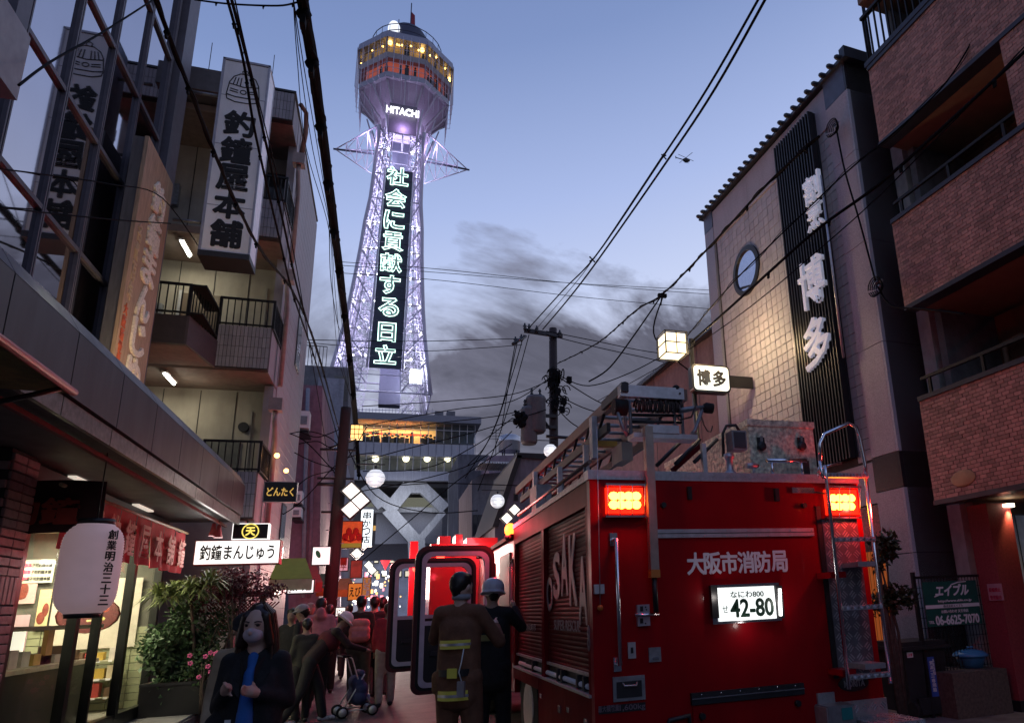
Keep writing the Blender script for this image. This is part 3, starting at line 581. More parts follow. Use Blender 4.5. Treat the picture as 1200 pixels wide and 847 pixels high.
MB().box(pa.x, pb.x, 12.9, 13.3, .19, .62).build('trough', M_black, X); MB().box(pa.x - .02, pb.x + .02, 12.88, 13.32, .62, .66).build('rim', M_dark, X); MB().box(pa.x + .03, pb.x - .03, 12.93, 13.27, .64, .67).build('soil', mat('soil', (.03, .02, .015), .9), X)
def shrub(name, lab, px, py, y, r, sq, n, size, col, zb, seed, asp=2.2, droop=0, cl=9, stem=True, cat='shrub'):
    q = P(px, py, 1, y); T = thing(name, lab, cat, (q.x, y, zb))
    leafmesh(n, q, r, size, sq, asp, droop, seed, cl).build('crown', leafmat('leaf_%s_%d' % (name, seed), col), T, kind='stuff')
    if stem:
        mb = MB()
        for k in range(4): mb.tube([(q.x + .03 * k - .05, y, zb), (q.x + random.uniform(-.1, .1), y, (zb + q.z) / 2), (q.x + random.uniform(-r, r) * .5, y + random.uniform(-r, r) * .4, q.z + r * .4)], [.025, .018, .008], 6)
        mb.build('trunk', mat('bark_dark', (.07, .05, .04), .9, var=.3, scale=20), T)
    return T
shrub('ivy_shrub', 'dense dark green leafy shrub growing from the black trough', 203, 762, 13.05, .55, (.85, .6, 1.25), 3400, .095, (.05, .10, .04), .66, 1)
shrub('trailing_plant', 'thin leafy plant trailing beside the trough of the shrub', 235, 790, 12.95, .3, (.8, .6, 1.2), 500, .07, (.04, .08, .03), .66, 21)
# strappy palm on a trunk
q = P(222, 690, 1, 12.7); T = thing('dracaena_palm', 'spiky green strap leaved palm above the dark shrub', 'palm', (q.x, 12.7, .2)); mb = MB(); rnd = random.Random(3)
for hd in range(7):
    hc = q + Vector((rnd.uniform(-.34, .3), rnd.uniform(-.2, .2), rnd.uniform(-.12, .1)))
    for i in range(80):
        a = rnd.uniform(0, 6.283); el = rnd.uniform(-.3, 1.3); L = rnd.uniform(.22, .42); d = Vector((math.cos(a) * math.cos(el), math.sin(a) * math.cos(el), math.sin(el))); sd = d.cross(Vector((0, 0, 1))).normalized() * .016
        m1 = hc + d * L * .55; e1 = hc + d * L + Vector((0, 0, -.35 * L)); mb.add([hc - sd * .6, hc + sd * .6, m1 + sd, m1 - sd, e1], [(0, 1, 2, 3), (3, 2, 4)])
mb.build('crown', leafmat('palm_leaf', (.20, .25, .09)), T, kind='stuff'); MB().tube([(q.x + .1, 13.25, .2), (q.x + .06, 13.1, 1.2), (q.x, 12.75, q.z)], [.03, .025, .02], 8).build('trunk', MT['bark_dark'], T)
shrub('maple_bush', 'burgundy red leaved bush beneath the long lit sign', 276, 690, 13.2, .45, (1.2, .6, .62), 3400, .06, (.13, .03, .04), .2, 5, cl=14)
shrub('fern_clump', 'dark tangled undergrowth in front of the lattice fence', 245, 745, 13.2, .33, (1.1, .5, 1.3), 900, .08, (.025, .05, .02), .2, 6)
shrub('flower_bed', 'low pink flowers at the foot of the dark undergrowth', 245, 783, 12.8, .25, (1.3, .6, .7), 400, .06, (.03, .06, .02), .2, 8)
fl_ = MB(); rnd = random.Random(5)
for i in range(13):
    q = P(236 + rnd.uniform(-14, 26), 782 + rnd.uniform(-22, 14), 1, 12.55)
    for k in range(5): a = k * 1.257; fl_.ball(q + Vector((math.cos(a) * .022, 0, math.sin(a) * .022)), .016, .008, .016, 6)
tag(fl_.build('pink_flowers', mat('petal_pink', (.62, .10, .28), .6)), 'scattered pink blossoms above the low planting', 'flowers', kind='stuff')
# lattice fence
q0 = P(240, 708, 1, 13.5); q1 = P(300, 790, 1, 13.5)
T = thing('lattice_fence', 'dark wooden lattice fence behind the planting', 'fence', ((q0.x + q1.x) / 2, 13.5, 0)); 
for x in (q0.x, (q0.x + q1.x) / 2, q1.x): box('post', M_wood2, T, x - .04, x + .04, 13.46, 13.54, 0, q0.z + .1)
box('top_board', M_wood2, T, q0.x - .1, q1.x + .15, 13.4, 13.6, q0.z + .1, q0.z + .18)
sl = boxmesh(.018, .012, .62, mat('lattice_slat', (.12, .03, .03), .6))
for i in range(15):
    for s in (1, -1): piece('slat', sl, T, (q0.x + .1 + i * .055 - T.location.x, .0 + s * .008, q0.z - .22), (0, s * .785, 0))
st = MB(); rnd = random.Random(11)
for i in range(7):
    for j in range(5): st.ball((q0.x + .1 + i * .13 + (j % 2) * .06, 13.62, .15 + j * .14), .07, .05, .066, 8)
st.build('stone_base', mat('rough_stone', (.22, .10, .11), .8, var=.3, island=.3), T, kind='stuff')
# ================================================================== TOWER
TX, TY = -.72, 105
M_tst = mat('tower_steel', (.50, .47, .56), .5, .2, var=.15)
M_tdk = mat('tower_dark_steel', (.06, .06, .09), .5, .4)
M_tcl = mat('tower_cladding', (.30, .29, .34), .45, .4, var=.1)
T = thing('observation_tower', 'tall steel lattice observation tower lit violet with glowing vertical lettering', 'tower', (TX, TY, 26))
def zy(py, Y): return P(470, py, 1, Y).z
z68 = P(420, 68, 1, TY).z; z116 = P(421, 116, 1, TY).z; z139 = P(425, 141, 1, TY).z
def octo(mb, r0, z0, r1, z1, t=None):
    vs = [(TX + r * math.cos(math.radians(22.5 + 45 * k)) , TY + r * math.sin(math.radians(22.5 + 45 * k)), z) for r, z in ((r0, z0), (r1, z1)) for k in range(8)]
    return mb.add(vs, [(k, (k + 1) % 8, 8 + (k + 1) % 8, 8 + k) for k in range(8)] + [tuple(range(7, -1, -1)), tuple(range(8, 16))])
# observation deck
octo(MB(), 8.1, z68 - 1.2, 7.9, z68 + .1).build('deck_roof', M_tcl, T)
octo(MB(), 7.4, z68 - 4.55, 7.7, z68 - 3.75).build('deck_band', M_tcl, T)
octo(MB(), 7.5, z116 - .3, 7.5, z116 + .65).build('deck_band', M_tcl, T)
octo(MB(), 6.7, z68 - 3.7, 6.7, z68 - 1.2).build('upper_room', mat('deck_room_gold', (.25, .18, .10), .6, var=.5, scale=.8, emis=(1, .55, .16), es=.10), T)
octo(MB(), 6.5, z116 + .5, 6.5, z68 - 4.4).build('lower_room', mat('deck_room_red', (.3, .08, .06), .6, var=.5, scale=.8, emis=(1, .20, .12), es=.22), T)
octo(MB(), 2.7, z139 - 3.4, 3.5, z139 - .2).build('bowl_foot', mat('bowl_panel', (.30, .25, .34), .6, var=.15), T); octo(MB(), 3.5, z139 - .2, 6.9, z116 - .3).build('bowl', mat('bowl_panel', (.40, .30, .42), .6, var=.15), T)
mb = MB()
for k in range(16):
    a = k * math.pi / 8; mb.tube([(TX + 6.9 * math.cos(a), TY + 6.9 * math.sin(a), z116 - .4), (TX + 3.8 * math.cos(a), TY + 3.8 * math.sin(a), z139 - .5), (TX + 3.4 * math.cos(a), TY + 3.4 * math.sin(a), z139 - 4.5)], .13, 5)
mb.build('bowl_ribs', M_tst, T, kind='stuff')
rnd = random.Random(2)
M_gold = emat('deck_lamp_gold', (1, .6, .15), 5); M_lampw = emat('lamp_white', (.92, .94, 1), 12)
for zc0, m, n, r in ((z68 - 1.6, M_gold, 16, 7.0), ):
    for i in range(n):
        a = math.radians(180 + rnd.uniform(0, 180)); MB().ball((TX + r * math.cos(a), TY + r * math.sin(a), zc0 + rnd.uniform(-.5, .2)), .16 + .2 * (i % 4 == 0), n=8).build('deck_lamp', m, T)
ff = MB()
for i in range(26):
    a = math.radians(180 + rnd.uniform(5, 175)); x = TX + 6.9 * math.cos(a); y = TY + 6.9 * math.sin(a); h = rnd.uniform(1.3, 1.7); z0 = (z116 + .6) if i % 3 else (z68 - 3.75); ff.box(x - .2, x + .2, y - .1, y + .1, z0, z0 + h * .8); ff.ball((x, y, z0 + h), .17, n=6)
ff.build('far_visitors', M_black, T, kind='stuff')
# glazing frames
for k in range(8):
    a0, a1 = (math.radians(22.5 + 45 * k + d) for d in (0, 45))
    if math.sin((a0 + a1) / 2) > .5: continue
    for zb, zt_, r in ((z68 - 3.75, z68 - 1.2, 7.75), (z116 + .6, z68 - 4.5, 7.5)):
        for i in range(7):
            f = i / 6; x = TX + r * (math.cos(a0) * (1 - f) + math.cos(a1) * f); y = TY + r * (math.sin(a0) * (1 - f) + math.sin(a1) * f)
            MB().cyl((x, y, zb), (x, y, zt_), .06 if i % 6 else .11, 5).build('glazing_bar', M_tst, T)
        f = .5; mb = MB()
        for zz in (zb + (zt_ - zb) * .33, zb + (zt_ - zb) * .66): mb.cyl((TX + r * math.cos(a0), TY + r * math.sin(a0), zz), (TX + r * math.cos(a1), TY + r * math.sin(a1), zz), .04, 4)
        mb.build('handrail', M_tst, T)
    # outer cage ribs that step in below the deck
    mb = MB()
    for i in range(6):
        f = i / 5; c, s_ = (math.cos(a0) * (1 - f) + math.cos(a1) * f), (math.sin(a0) * (1 - f) + math.sin(a1) * f)
        mb.tube([(TX + 8.1 * c, TY + 8.1 * s_, z68 - .6), (TX + 8.15 * c, TY + 8.15 * s_, z116 - .3), (TX + 7.3 * c, TY + 7.3 * s_, z116 - .5), (TX + 7.3 * c, TY + 7.3 * s_, z139 - .2)], .05, 4)
    mb.build('cage_rib', M_tst, T)
# roof cap: dome, ring, antennas and flag
zd = P(478, 36, 1, TY).z; MB().lathe((TX, TY, 0), [(5.0, z68 + .1), (4.9, z68 + 1.6), (3.6, z68 + 2.2), (3.3, zd - 3.0), (3.2, zd - 1.8), (2.6, zd - .8), (1.4, zd - .1), (.4, zd + .1)], 20).build('roof_dome', M_tdk, T)
MB().ball((TX - 2.2, TY - 2.6, zd - 2.9), 1.0, 1.0, 1.7, 16).build('white_dome', emat('dome_white', (.85, .9, 1), 1.0), T)
for r, z in ((5.6, 2.4), (5.6, 3.6)):
    MB().tube([(TX + r * math.cos(k * math.pi / 12), TY + r * math.sin(k * math.pi / 12), z68 + z) for k in range(25)], .07, 5).build('guard_rail', M_tdk, T)
mb = MB()
for k in range(24): a = k * math.pi / 12; mb.cyl((TX + 5.6 * math.cos(a), TY + 5.6 * math.sin(a), z68), (TX + 5.6 * math.cos(a), TY + 5.6 * math.sin(a), z68 + 3.6), .05, 4)
mb.build('guard_posts', M_tdk, T)
zf = P(482, 4, 1, TY).z
MB().cyl((TX + .3, TY, z68 + 5), (TX + .3, TY, zf), .09, 6).build('flag_pole', M_tdk, T); MB().cyl((TX - 1.6, TY, z68 + 5), (TX - 1.6, TY, zf - 4), .07, 5).build('antenna', M_tdk, T)
fz = P(482, 14, 1, TY).z
MB().add([(TX + .35, TY, fz), (TX + .95, TY - .2, fz - .8), (TX + 1.1, TY, fz - 3.8), (TX + .35, TY, fz - 4.2)], [(0, 1, 2, 3)]).build('flag', mat('flag_red', (.25, .03, .05), .8), T)
# shaft
zb, zt_ = P(455, 475, 1, TY).z, z139 - 3.0
lv = [(zb, 6.75), (36.2, 6.0), (40.6, 5.4), (45, 4.95), (49.4, 4.6), (53.8, 4.28), (58.2, 4.05), (62.6, 3.85), (67, 3.7), (71.4, 3.6), (zt_, 3.55)]
def crn(h, k):
    z = min(lv, key=lambda e: abs(e[1] - h))[0]; cx_ = TX - .15 - 1.15 * max(0, min(1, (76 - z) / 44)); return (cx_ + h * (1 if k in (1, 2) else -1) * (.94 if z > 60 else 1.0), TY + h * (1 if k in (2, 3) else -1))
for k in range(4):
    MB().tube([(*crn(h, k), z) for z, h in lv], .30, 8).build('corner_leg', M_tst, T)
    MB().tube([(*[c + (.62 if c < (TX if i == 0 else TY) else -.62) for i, c in enumerate(crn(h, k))], z) for z, h in lv], .14, 6).build('inner_rail', M_tst, T)
for i in range(len(lv) - 1):
    z0, h0 = lv[i]; z1, h1 = lv[i + 1]
    for k in range(4):
        a0 = crn(h0, k); b0 = crn(h0, (k + 1) % 4); a1 = crn(h1, k); b1 = crn(h1, (k + 1) % 4); m0 = [(a0[j] + b0[j]) / 2 for j in (0, 1)]; m1 = [(a1[j] + b1[j]) / 2 for j in (0, 1)]
        MB().cyl((*a0, z0), (*b0, z0), .13, 5).build('ring_beam', M_tst, T)
        q0 = [a0[j] * .7 + b0[j] * .3 for j in (0, 1)]; q1 = [a0[j] * .3 + b0[j] * .7 for j in (0, 1)]
        MB().cyl((*a1, z1), (*q0, z0), .12, 5).build('brace', M_tst, T); MB().cyl((*b1, z1), (*q1, z0), .12, 5).build('brace', M_tst, T)
        mb = MB(); zm = (z0 + z1) / 2; am = [(a0[j] + a1[j]) / 2 for j in (0, 1)]; bm_ = [(b0[j] + b1[j]) / 2 for j in (0, 1)]
        mb.cyl((*a0, z0), (*[am[j] * .7 + bm_[j] * .3 for j in (0, 1)], zm), .06, 4); mb.cyl((*b0, z0), (*[am[j] * .3 + bm_[j] * .7 for j in (0, 1)], zm), .06, 4); mb.cyl((*am, zm), (*bm_, zm), .06, 4)
        mc = MB()
        for g_ in range(3):
            za, zc_ = z0 + (z1 - z0) * g_ / 3, z0 + (z1 - z0) * (g_ + 1) / 3
            def ip(f, t): return [(a0[j] * (1 - t) + a1[j] * t) * (1 - f) + (b0[j] * (1 - t) + b1[j] * t) * f for j in (0, 1)]
            for fa, fb_ in ((0, .14), (.14, 0), (.86, 1), (1, .86), (.14, .30), (.30, .14), (.70, .86), (.86, .70)): mc.cyl((*ip(fa, g_ / 3), za), (*ip(fb_, (g_ + 1) / 3), zc_), .05, 4)
            for fa, fb_ in ((0, .3), (.7, 1)): mc.cyl((*ip(fa, g_ / 3), za), (*ip(fb_, g_ / 3), za), .06, 4)
        for f in (.14, .30, .70, .86): mc.cyl((*ip(f, 0), z0), (*ip(f, 1), z1), .08, 4)
        mc.build('fine_lattice', M_tst, T, kind='stuff'); mb.build('light_bracing', M_tst, T)
    # lift core
    if i: # floodlights in the lattice
        for sx in (-1, 1):
            for q in range(3):
                f = .38 + .58 * (q / 2) if i < 5 else .5 + .4 * q / 2
                if q and i > 6: continue
                x = (crn(h0, 0)[0] + crn(h0, 1)[0]) / 2 + sx * h0 * f * .96; MB().ball((x, TY - h0 + .2, z0 + .25 - q * .1), .20 if i < 6 else .24, n=8).build('lattice_lamp', M_lampw, T)
            light('lattice_glow', 'POINT', (TX + sx * h0 * .62, TY - h0 + 1.2, z0 + 1.0), 750, (.70, .68, 1), .4, T)
        if i % 2: light('lattice_glow', 'POINT', (TX, TY + 1, z0 + 1.0), 1300, (.66, .62, 1), .5, T)
box('lift_core', M_tdk, T, TX - 1.5, TX + 1.5, TY - .5, TY + 1.5, zb, zt_ + 2)
for x, y, z, e in ((TX, TY - 6.5, z139 - 4.5, 350), (TX - 5, TY - 3, z139 - 5, 450), (TX + 5, TY - 3, z139 - 5, 450)): light('bowl_glow', 'POINT', (x, y, z), e, (.72, .50, .95), .5, T)
light('base_glow', 'POINT', (TX + 3.2, TY - 5, zb + 3.5), 1800, (.75, .8, 1), .4, T); light('base_glow', 'POINT', (TX - 4.2, TY - 5, zb + 5), 1200, (.7, .7, 1), .4, T)
box('base_lamp', emat('base_lamp_white', (.8, .9, 1), 6), T, TX + 2.6, TX + 4.2, TY - 6.6, TY - 6.4, zb + 1.6, zb + 3.6)
# lettering board following the lean of the front face
def face(z):
    for (za, ha), (zb_, hb) in zip(lv, lv[1:]):
        if za <= z <= zb_: return TY - (ha + (hb - ha) * (z - za) / (zb_ - za)) - .45
    return TY - lv[-1][1] - .45
zz = [P(452, 433, 1, 99).z, P(465, 197, 1, 100.5).z]; wl_, wh_ = P(432, 433, 1, 99).x, P(470, 433, 1, 99).x; tl_, th_ = P(453, 197, 1, 100.5).x, P(484, 197, 1, 100.5).x
n = 18; mb = MB()
for i in range(n):
    f0, f1 = i / n, (i + 1) / n; za = zz[0] + (zz[1] - zz[0]) * f0; zb_ = zz[0] + (zz[1] - zz[0]) * f1 - .06
    L0 = wl_ + (tl_ - wl_) * f0; L1 = wl_ + (tl_ - wl_) * f1; R0 = wh_ + (th_ - wh_) * f0; R1 = wh_ + (th_ - wh_) * f1
    MB().add([(L0, face(za), za), (R0, face(za), za), (R1, face(zb_), zb_), (L1, face(zb_), zb_), (L0, face(za) + .25, za), (R0, face(za) + .25, za), (R1, face(zb_) + .25, zb_), (L1, face(zb_) + .25, zb_)], [(0, 1, 2, 3), (7, 6, 5, 4), (0, 4, 5, 1), (1, 5, 6, 2), (2, 6, 7, 3), (3, 7, 4, 0)]).build('board_panel', mat('letter_board', (.022, .025, .045), .5, var=.3), T)
for sx in (0, 1):
    MB().tube([((wl_ - .25 if sx == 0 else wh_ + .25) + ((tl_ - .15 if sx == 0 else th_ + .15) - (wl_ - .25 if sx == 0 else wh_ + .25)) * k / 6, face(zz[0] + (zz[1] - zz[0]) * k / 6) - .05, zz[0] + (zz[1] - zz[0]) * k / 6) for k in range(7)], .16, 6).build('board_rail', M_tst, T)
M_neon = emat('neon_letters', (.62, 1, .86), 3.0); M_nfill = mat('letter_infill', (.12, .15, .16), .5, emis=(.5, .8, .75), es=.12)
pys = [205, 230.5, 256, 281, 306.5, 332.5, 359, 389, 416]; pxs = [466, 464, 462, 460.5, 458.5, 457, 455.5, 453.5, 451.5]
for ch, py, px in zip('社会に貢献する日立', pys, pxs):
    Yf = 100.3 - (py - 205) / 211 * 1.5; c = P(px, py, 1, Yf); c.y = face(c.z) - .12
    h = P(px, py - 11.6, 1, Yf).z - P(px, py + 11.6, 1, Yf).z; w = P(px + 13, py, 1, Yf).x - P(px - 13, py, 1, Yf).x
    if ch in 'にする': w *= .95
    if ch == '日': w *= .82
    up = Vector((0, -.06, 1)) * -1; up = Vector((0, .06, 1))
    g1 = glyph(ch, w, h, c, (1, 0, 0), up, M_neon, T, .06, .028, 'neon_character', outline=.016)
    glyph(ch, w * .95, h * .95, c + Vector((0, .05, 0)), (1, 0, 0), up, M_nfill, T, .03, .02, 'character_backing')
c = P(472, 131, 1, 98.8); w = P(491.5, 131, 1, 98.8).x - P(453, 131, 1, 98.8).x
glyph('HITACHI', w, 1.15, c, (1, 0, 0), (0, 0, 1), emat('tower_white_letters', (.95, .97, 1), 2.2), T, .1, .02, 'lettering')
box('name_board', mat('name_board_dark', (.10, .09, .13), .6), T, c.x - 2.0, c.x + 2.1, 99.3, 99.5, c.z - 3.6, c.z + 1.6)
# neck struts
for k in range(12):
    a = k * math.pi / 6; MB().cyl((TX + 3.4 * math.cos(a), TY + 3.4 * math.sin(a), zt_ - 4), (TX + 5.6 * math.cos(a), TY + 5.6 * math.sin(a), z139 + .3), .12, 5).build('neck_strut', M_tst, T)
# side outriggers
for (tip, sx) in ((P(393, 175, 1, TY), -1), (P(548, 199, 1, TY + 0), 1)):
    zc0 = tip.z + .3; base = TX + sx * 3.6; mb = MB(); hub = [(base, TY - 3.4, zc0 + 3.0), (base, TY + 3.4, zc0 + 3.0), (base, TY, zc0 - 4.2)]
    tipv = Vector((tip.x, TY, tip.z)); pts = []
    for h_ in hub: mb.cyl(h_, tipv, .1, 5); pts.append([Vector(h_).lerp(tipv, f) for f in (0, .25, .5, .75)])
    for j in range(4):
        for a in range(3): mb.cyl(pts[a][j], pts[(a + 1) % 3][j], .05, 4)
        if j < 3:
            for a in range(3): mb.cyl(pts[a][j], pts[(a + 1) % 3][j + 1], .05, 4)
    mb.build('outrigger', M_tst, T); MB().cyl((base, TY, zc0), tipv + Vector((sx * .3, 0, 0)), .16, 6).build('outrigger_boom', M_tdk, T)
# ------------------------------------------------------------------ podium building under the tower
YB = 92
Bp = thing('tower_podium', 'wide glazed podium building on raised legs beneath the lattice tower', 'building', (-1, YB, 0))
def bp(px, py): return P(px, py, 1, YB)
def rect(px0, py0, px1, py1, dy=0, d=.5, name='wall', m=M_tcl, par=None):   # slab from a picture rectangle, on plane YB
    a = bp(px0, py0); b = bp(px1, py1); c = bp(px0, py1); dd = bp(px1, py0); zt1 = (a.z + dd.z) / 2; zb1 = (b.z + c.z) / 2
    return MB().box((a.x + c.x) / 2, (b.x + dd.x) / 2, YB + dy, YB + dy + d, zb1, zt1).build(name, m, par or Bp)
M_pw = mat('podium_white', (.40, .40, .46), .6, var=.08, dirt=.2)
rect(380, 487, 563, 495, -1.0, 14, 'roof_slab', mat('podium_roof', (.20, .20, .24), .5))
rect(380, 519, 556, 534, 0, 12, 'white_band', M_pw); rect(380, 552, 540, 563, -.4, 12, 'white_band', M_pw); rect(380, 563, 531, 570, .3, 12, 'underside', M_dark)
M_rest = mat('restaurant_wall', (.5, .25, .12), .6, var=.9, scale=.35, emis=(1, .50, .14), es=.9)
rect(400, 496, 512, 519, 2.2, .3, 'lit_room_wall', M_rest); rect(512, 496, 557, 519, 1.6, .3, 'dark_room_wall', mat('room_dim', (.10, .12, .15), .6, var=.3, scale=.4))
rect(380, 534, 540, 552, 2.0, .3, 'dim_room_wall', mat('room_dim_grey', (.16, .17, .20), .6, var=.3, scale=.4))
M_pgl = glassmat('podium_glass', (.75, .82, .85), .25); M_pfr = mat('podium_frame', (.45, .46, .52), .5)
xs = [383 + i * 9.15 for i in range(20)]
for i, x in enumerate(xs):
    if x + 9 < 557: rect(x + .4, 496, x + 8.7, 519, .1, .04, 'glass_pane', M_pgl)
    if x < 558: rect(x - .35, 495.5, x + .35, 519, 0, .15, 'window_bar', M_pfr)
    if x + 9 < 541: rect(x + .4, 534, x + 8.7, 552, .1, .04, 'glass_pane', M_pgl)
    if x < 541: rect(x - .35, 533, x + .35, 563, -.45, .15, 'window_bar', M_pfr)
    if 383 < x < 557: rect(x - .2, 519, x + .2, 534, -.03, .03, 'band_joint', M_tdk)
rect(380, 502, 557, 502.7, -.02, .1, 'window_rail', M_pfr)
rnd = random.Random(8); fm = MB()
for i in range(34):
    px = rnd.uniform(418, 510); a = bp(px, 519); h = rnd.uniform(.9, 1.7); fm.box(a.x - .25, a.x + .25, YB + 1.2, YB + 1.6, a.z, a.z + h * .75); fm.ball((a.x, YB + 1.4, a.z + h), .2, n=6)
fm.build('seated_guests', M_black, Bp, kind='stuff')
rect(424, 504, 500, 506.5, 1.5, .1, 'red_beam', emat('red_beam_lit', (1, .06, .02), .8))
for px in (409, 440, 476, 501, 525): q = bp(px, 536); MB().ball((q.x, YB + .8, q.z), .42, n=8).build('ceiling_lamp', emat('podium_lamp', (1, .8, .5), 5), Bp)
rect(535, 535, 541, 543, 1.6, .1, 'lit_corner', emat('lit_corner_warm', (1, .75, .3), .9))
light('underside_glow', 'AREA', (bp(470, 580).x, YB - 3, bp(470, 600).z), 160, (.85, .9, 1), 6, Bp, target=(bp(470, 600).x, YB + 6, bp(470, 600).z)); light('restaurant_glow', 'AREA', (bp(460, 498).x, YB + 1.2, bp(460, 498).z), 900, (1, .6, .25), 8, Bp, target=(bp(460, 498).x, YB + 1.2, 0), sy=1)
# roof clutter
rect(405, 478, 505, 487, 4, 6, 'plant_room', mat('plant_grey', (.16, .16, .20), .7, var=.2)); rect(474, 478.5, 498, 484.5, 3.8, .1, 'leaf_banner', mat('banner_yellow_green', (.30, .30, .03), .7, var=.8, scale=1.2))
for x in (516, 530): rect(x - 5, 477, x + 5, 488, 2, 3, 'roof_unit', M_wallgrey)
rw = MB()
for px in range(408, 512, 4): a = bp(px, 478); rw.cyl((a.x, YB + 3, a.z - 1), (a.x, YB + 3, a.z + .8), .04, 4)
a = bp(406, 472); b = bp(512, 475); rw.cyl((a.x, YB + 3, a.z), (b.x, YB + 3, b.z), .05, 4); rw.build('roof_railing', M_tst, Bp)
# legs
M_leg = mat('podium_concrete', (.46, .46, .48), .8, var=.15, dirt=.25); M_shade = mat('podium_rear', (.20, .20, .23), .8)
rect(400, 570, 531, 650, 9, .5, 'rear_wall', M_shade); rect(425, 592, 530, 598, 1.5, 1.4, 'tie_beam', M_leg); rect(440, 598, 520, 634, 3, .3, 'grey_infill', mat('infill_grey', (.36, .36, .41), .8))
rect(470, 573, 514, 587, 7, .2, 'office_strip', mat('office_strip_lit', (.30, .31, .26), .7, emis=(.8, .8, .6), es=.12)); rect(400, 572, 440, 588, 7, .2, 'office_strip', MT['office_strip_lit'])
rect(432, 610, 455, 616, 5, .2, 'lit_gallery', emat('gallery_amber', (1, .55, .15), .5))
NB_ = [0]
def beam(pts, w, nm='leg_beam'):
    for (x0, y0), (x1, y1) in zip(pts, pts[1:]):
        a = bp(x0, y0); b = bp(x1, y1); d = (b - a); L = d.length; NB_[0] += 1; MB().obox(((a + b) / 2) + Vector((0, .6 + NB_[0] * .013, 0)), (0, 1, 0), d, 1.2, L + w * .4, w).build(nm, M_leg, Bp)
beam([(431, 570), (447, 590)], 1.5); beam([(460, 592), (477, 571)], 1.6); beam([(432, 571), (459, 594)], 1.4); beam([(496, 571), (520, 594)], 1.4); beam([(478, 571), (498, 571)], 1.3)
beam([(456, 598), (488, 634)], 1.5); beam([(519, 600), (490, 634)], .8); beam([(488, 630), (489, 660)], 2.0); beam([(533, 560), (533, 660)], 1.6)
# ------------------------------------------------------------------ buildings on the left beyond the apartments
def poly_house(name, lab, pts, Y, d, m, cat='building'):
    ps = [P(x, y, 1, Y) for x, y in pts]; o = thing(name, lab, cat, (ps[0].x, Y, 0)); MB().prism([(p.x, Y, p.z) for p in ps], (0, d, 0)).build('wall', m, o); return o
def on(o, Y, px0, py0, px1, py1, name, m, dy=-.03, d=.06):
    a = P(px0, py0, 1, Y); b = P(px1, py1, 1, Y); return MB().box(min(a.x, b.x), max(a.x, b.x), Y + dy, Y + dy + d, b.z, a.z).build(name, m, o)
M_pink = mat('pink_render', (.27, .15, .19), .85, var=.15, dirt=.4); M_pale = mat('pale_blue_render', (.30, .31, .37), .85, var=.12, dirt=.4)
H = poly_house('grey_building', 'tall grey building behind the apartments with a slanted panel and roof rail', [(330, 426), (409, 431), (402, 740), (330, 740)], 36, 9, M_wallgrey)
on(H, 36, 392, 440, 407, 470, 'slanted_panel', mat('olive_grey_panel', (.13, .13, .12), .7)); on(H, 36, 374, 445, 392, 620, 'pale_bay', M_pale, -.4, .4)
for i in range(7): on(H, 36, 376, 470 + i * 22, 380, 482 + i * 22, 'window', MT['dark_window_glass'], -.45, .1)
mb = MB(); a = P(352, 424, 1, 36.5); b = P(382, 426, 1, 36.5)
for k in range(8): x = a.x + (b.x - a.x) * k / 7; mb.cyl((x, 36.5, a.z - .3), (x, 36.5, a.z + .9), .02, 4)
mb.cyl((a.x, 36.5, a.z + .9), (b.x, 36.5, a.z + .9), .025, 4); mb.build('roof_rail', M_dark, H)
H = poly_house('pink_building', 'narrow dull pink building wedged behind the apartment side wall', [(338, 450), (378, 452), (373, 740), (338, 740)], 24, 6, M_pink)
MB().tube([P(361, 455, 1, 23.9), P(358, 560, 1, 23.9), P(355, 700, 1, 23.9)], .06, 8).build('drain_pipe', M_pale, H); MB().tube([P(366, 540, 1, 23.9), P(362, 700, 1, 23.9)], .05, 8).build('drain_pipe', M_pink, H)
for (x0, y0, x1, y1, l) in ((349, 481, 361, 506, 'upper'), (342, 575, 353, 592, 'middle'), (342, 594, 352, 608, 'lower')):
    a = P(x0, y0, 1, 22.8); b = P(x1, y1, 1, 22.8); U = thing('air_conditioner', l + ' white air conditioner box on the dull pink wall', 'air conditioner', (a.x, 22.8, b.z), group='air conditioners on the pink wall')
    MB().box(a.x, b.x, 22.8, 23.3, b.z + .2 * (a.z - b.z), a.z).build('casing', M_white, U); MB().box(a.x + .05, b.x - .05, 22.78, 22.8, b.z + .35 * (a.z - b.z), a.z - .25 * (a.z - b.z)).build('grille', M_steel, U); MB().box(a.x, b.x, 22.9, 23.9, b.z, b.z + .05).build('bracket', M_dark, U)
H = poly_house('pale_building', 'pale blue grey building with small windows by the utility pole on the left', [(368, 530), (403, 528), (398, 740), (366, 740)], 30, 6, M_pale)
for y in (590, 640): f = on(H, 30, 371, y, 378, y + 26, 'window', M_dark); on(H, 30, 372, y + 1.5, 377, y + 24, 'pane', MT['dark_window_glass'], -.05, .03)
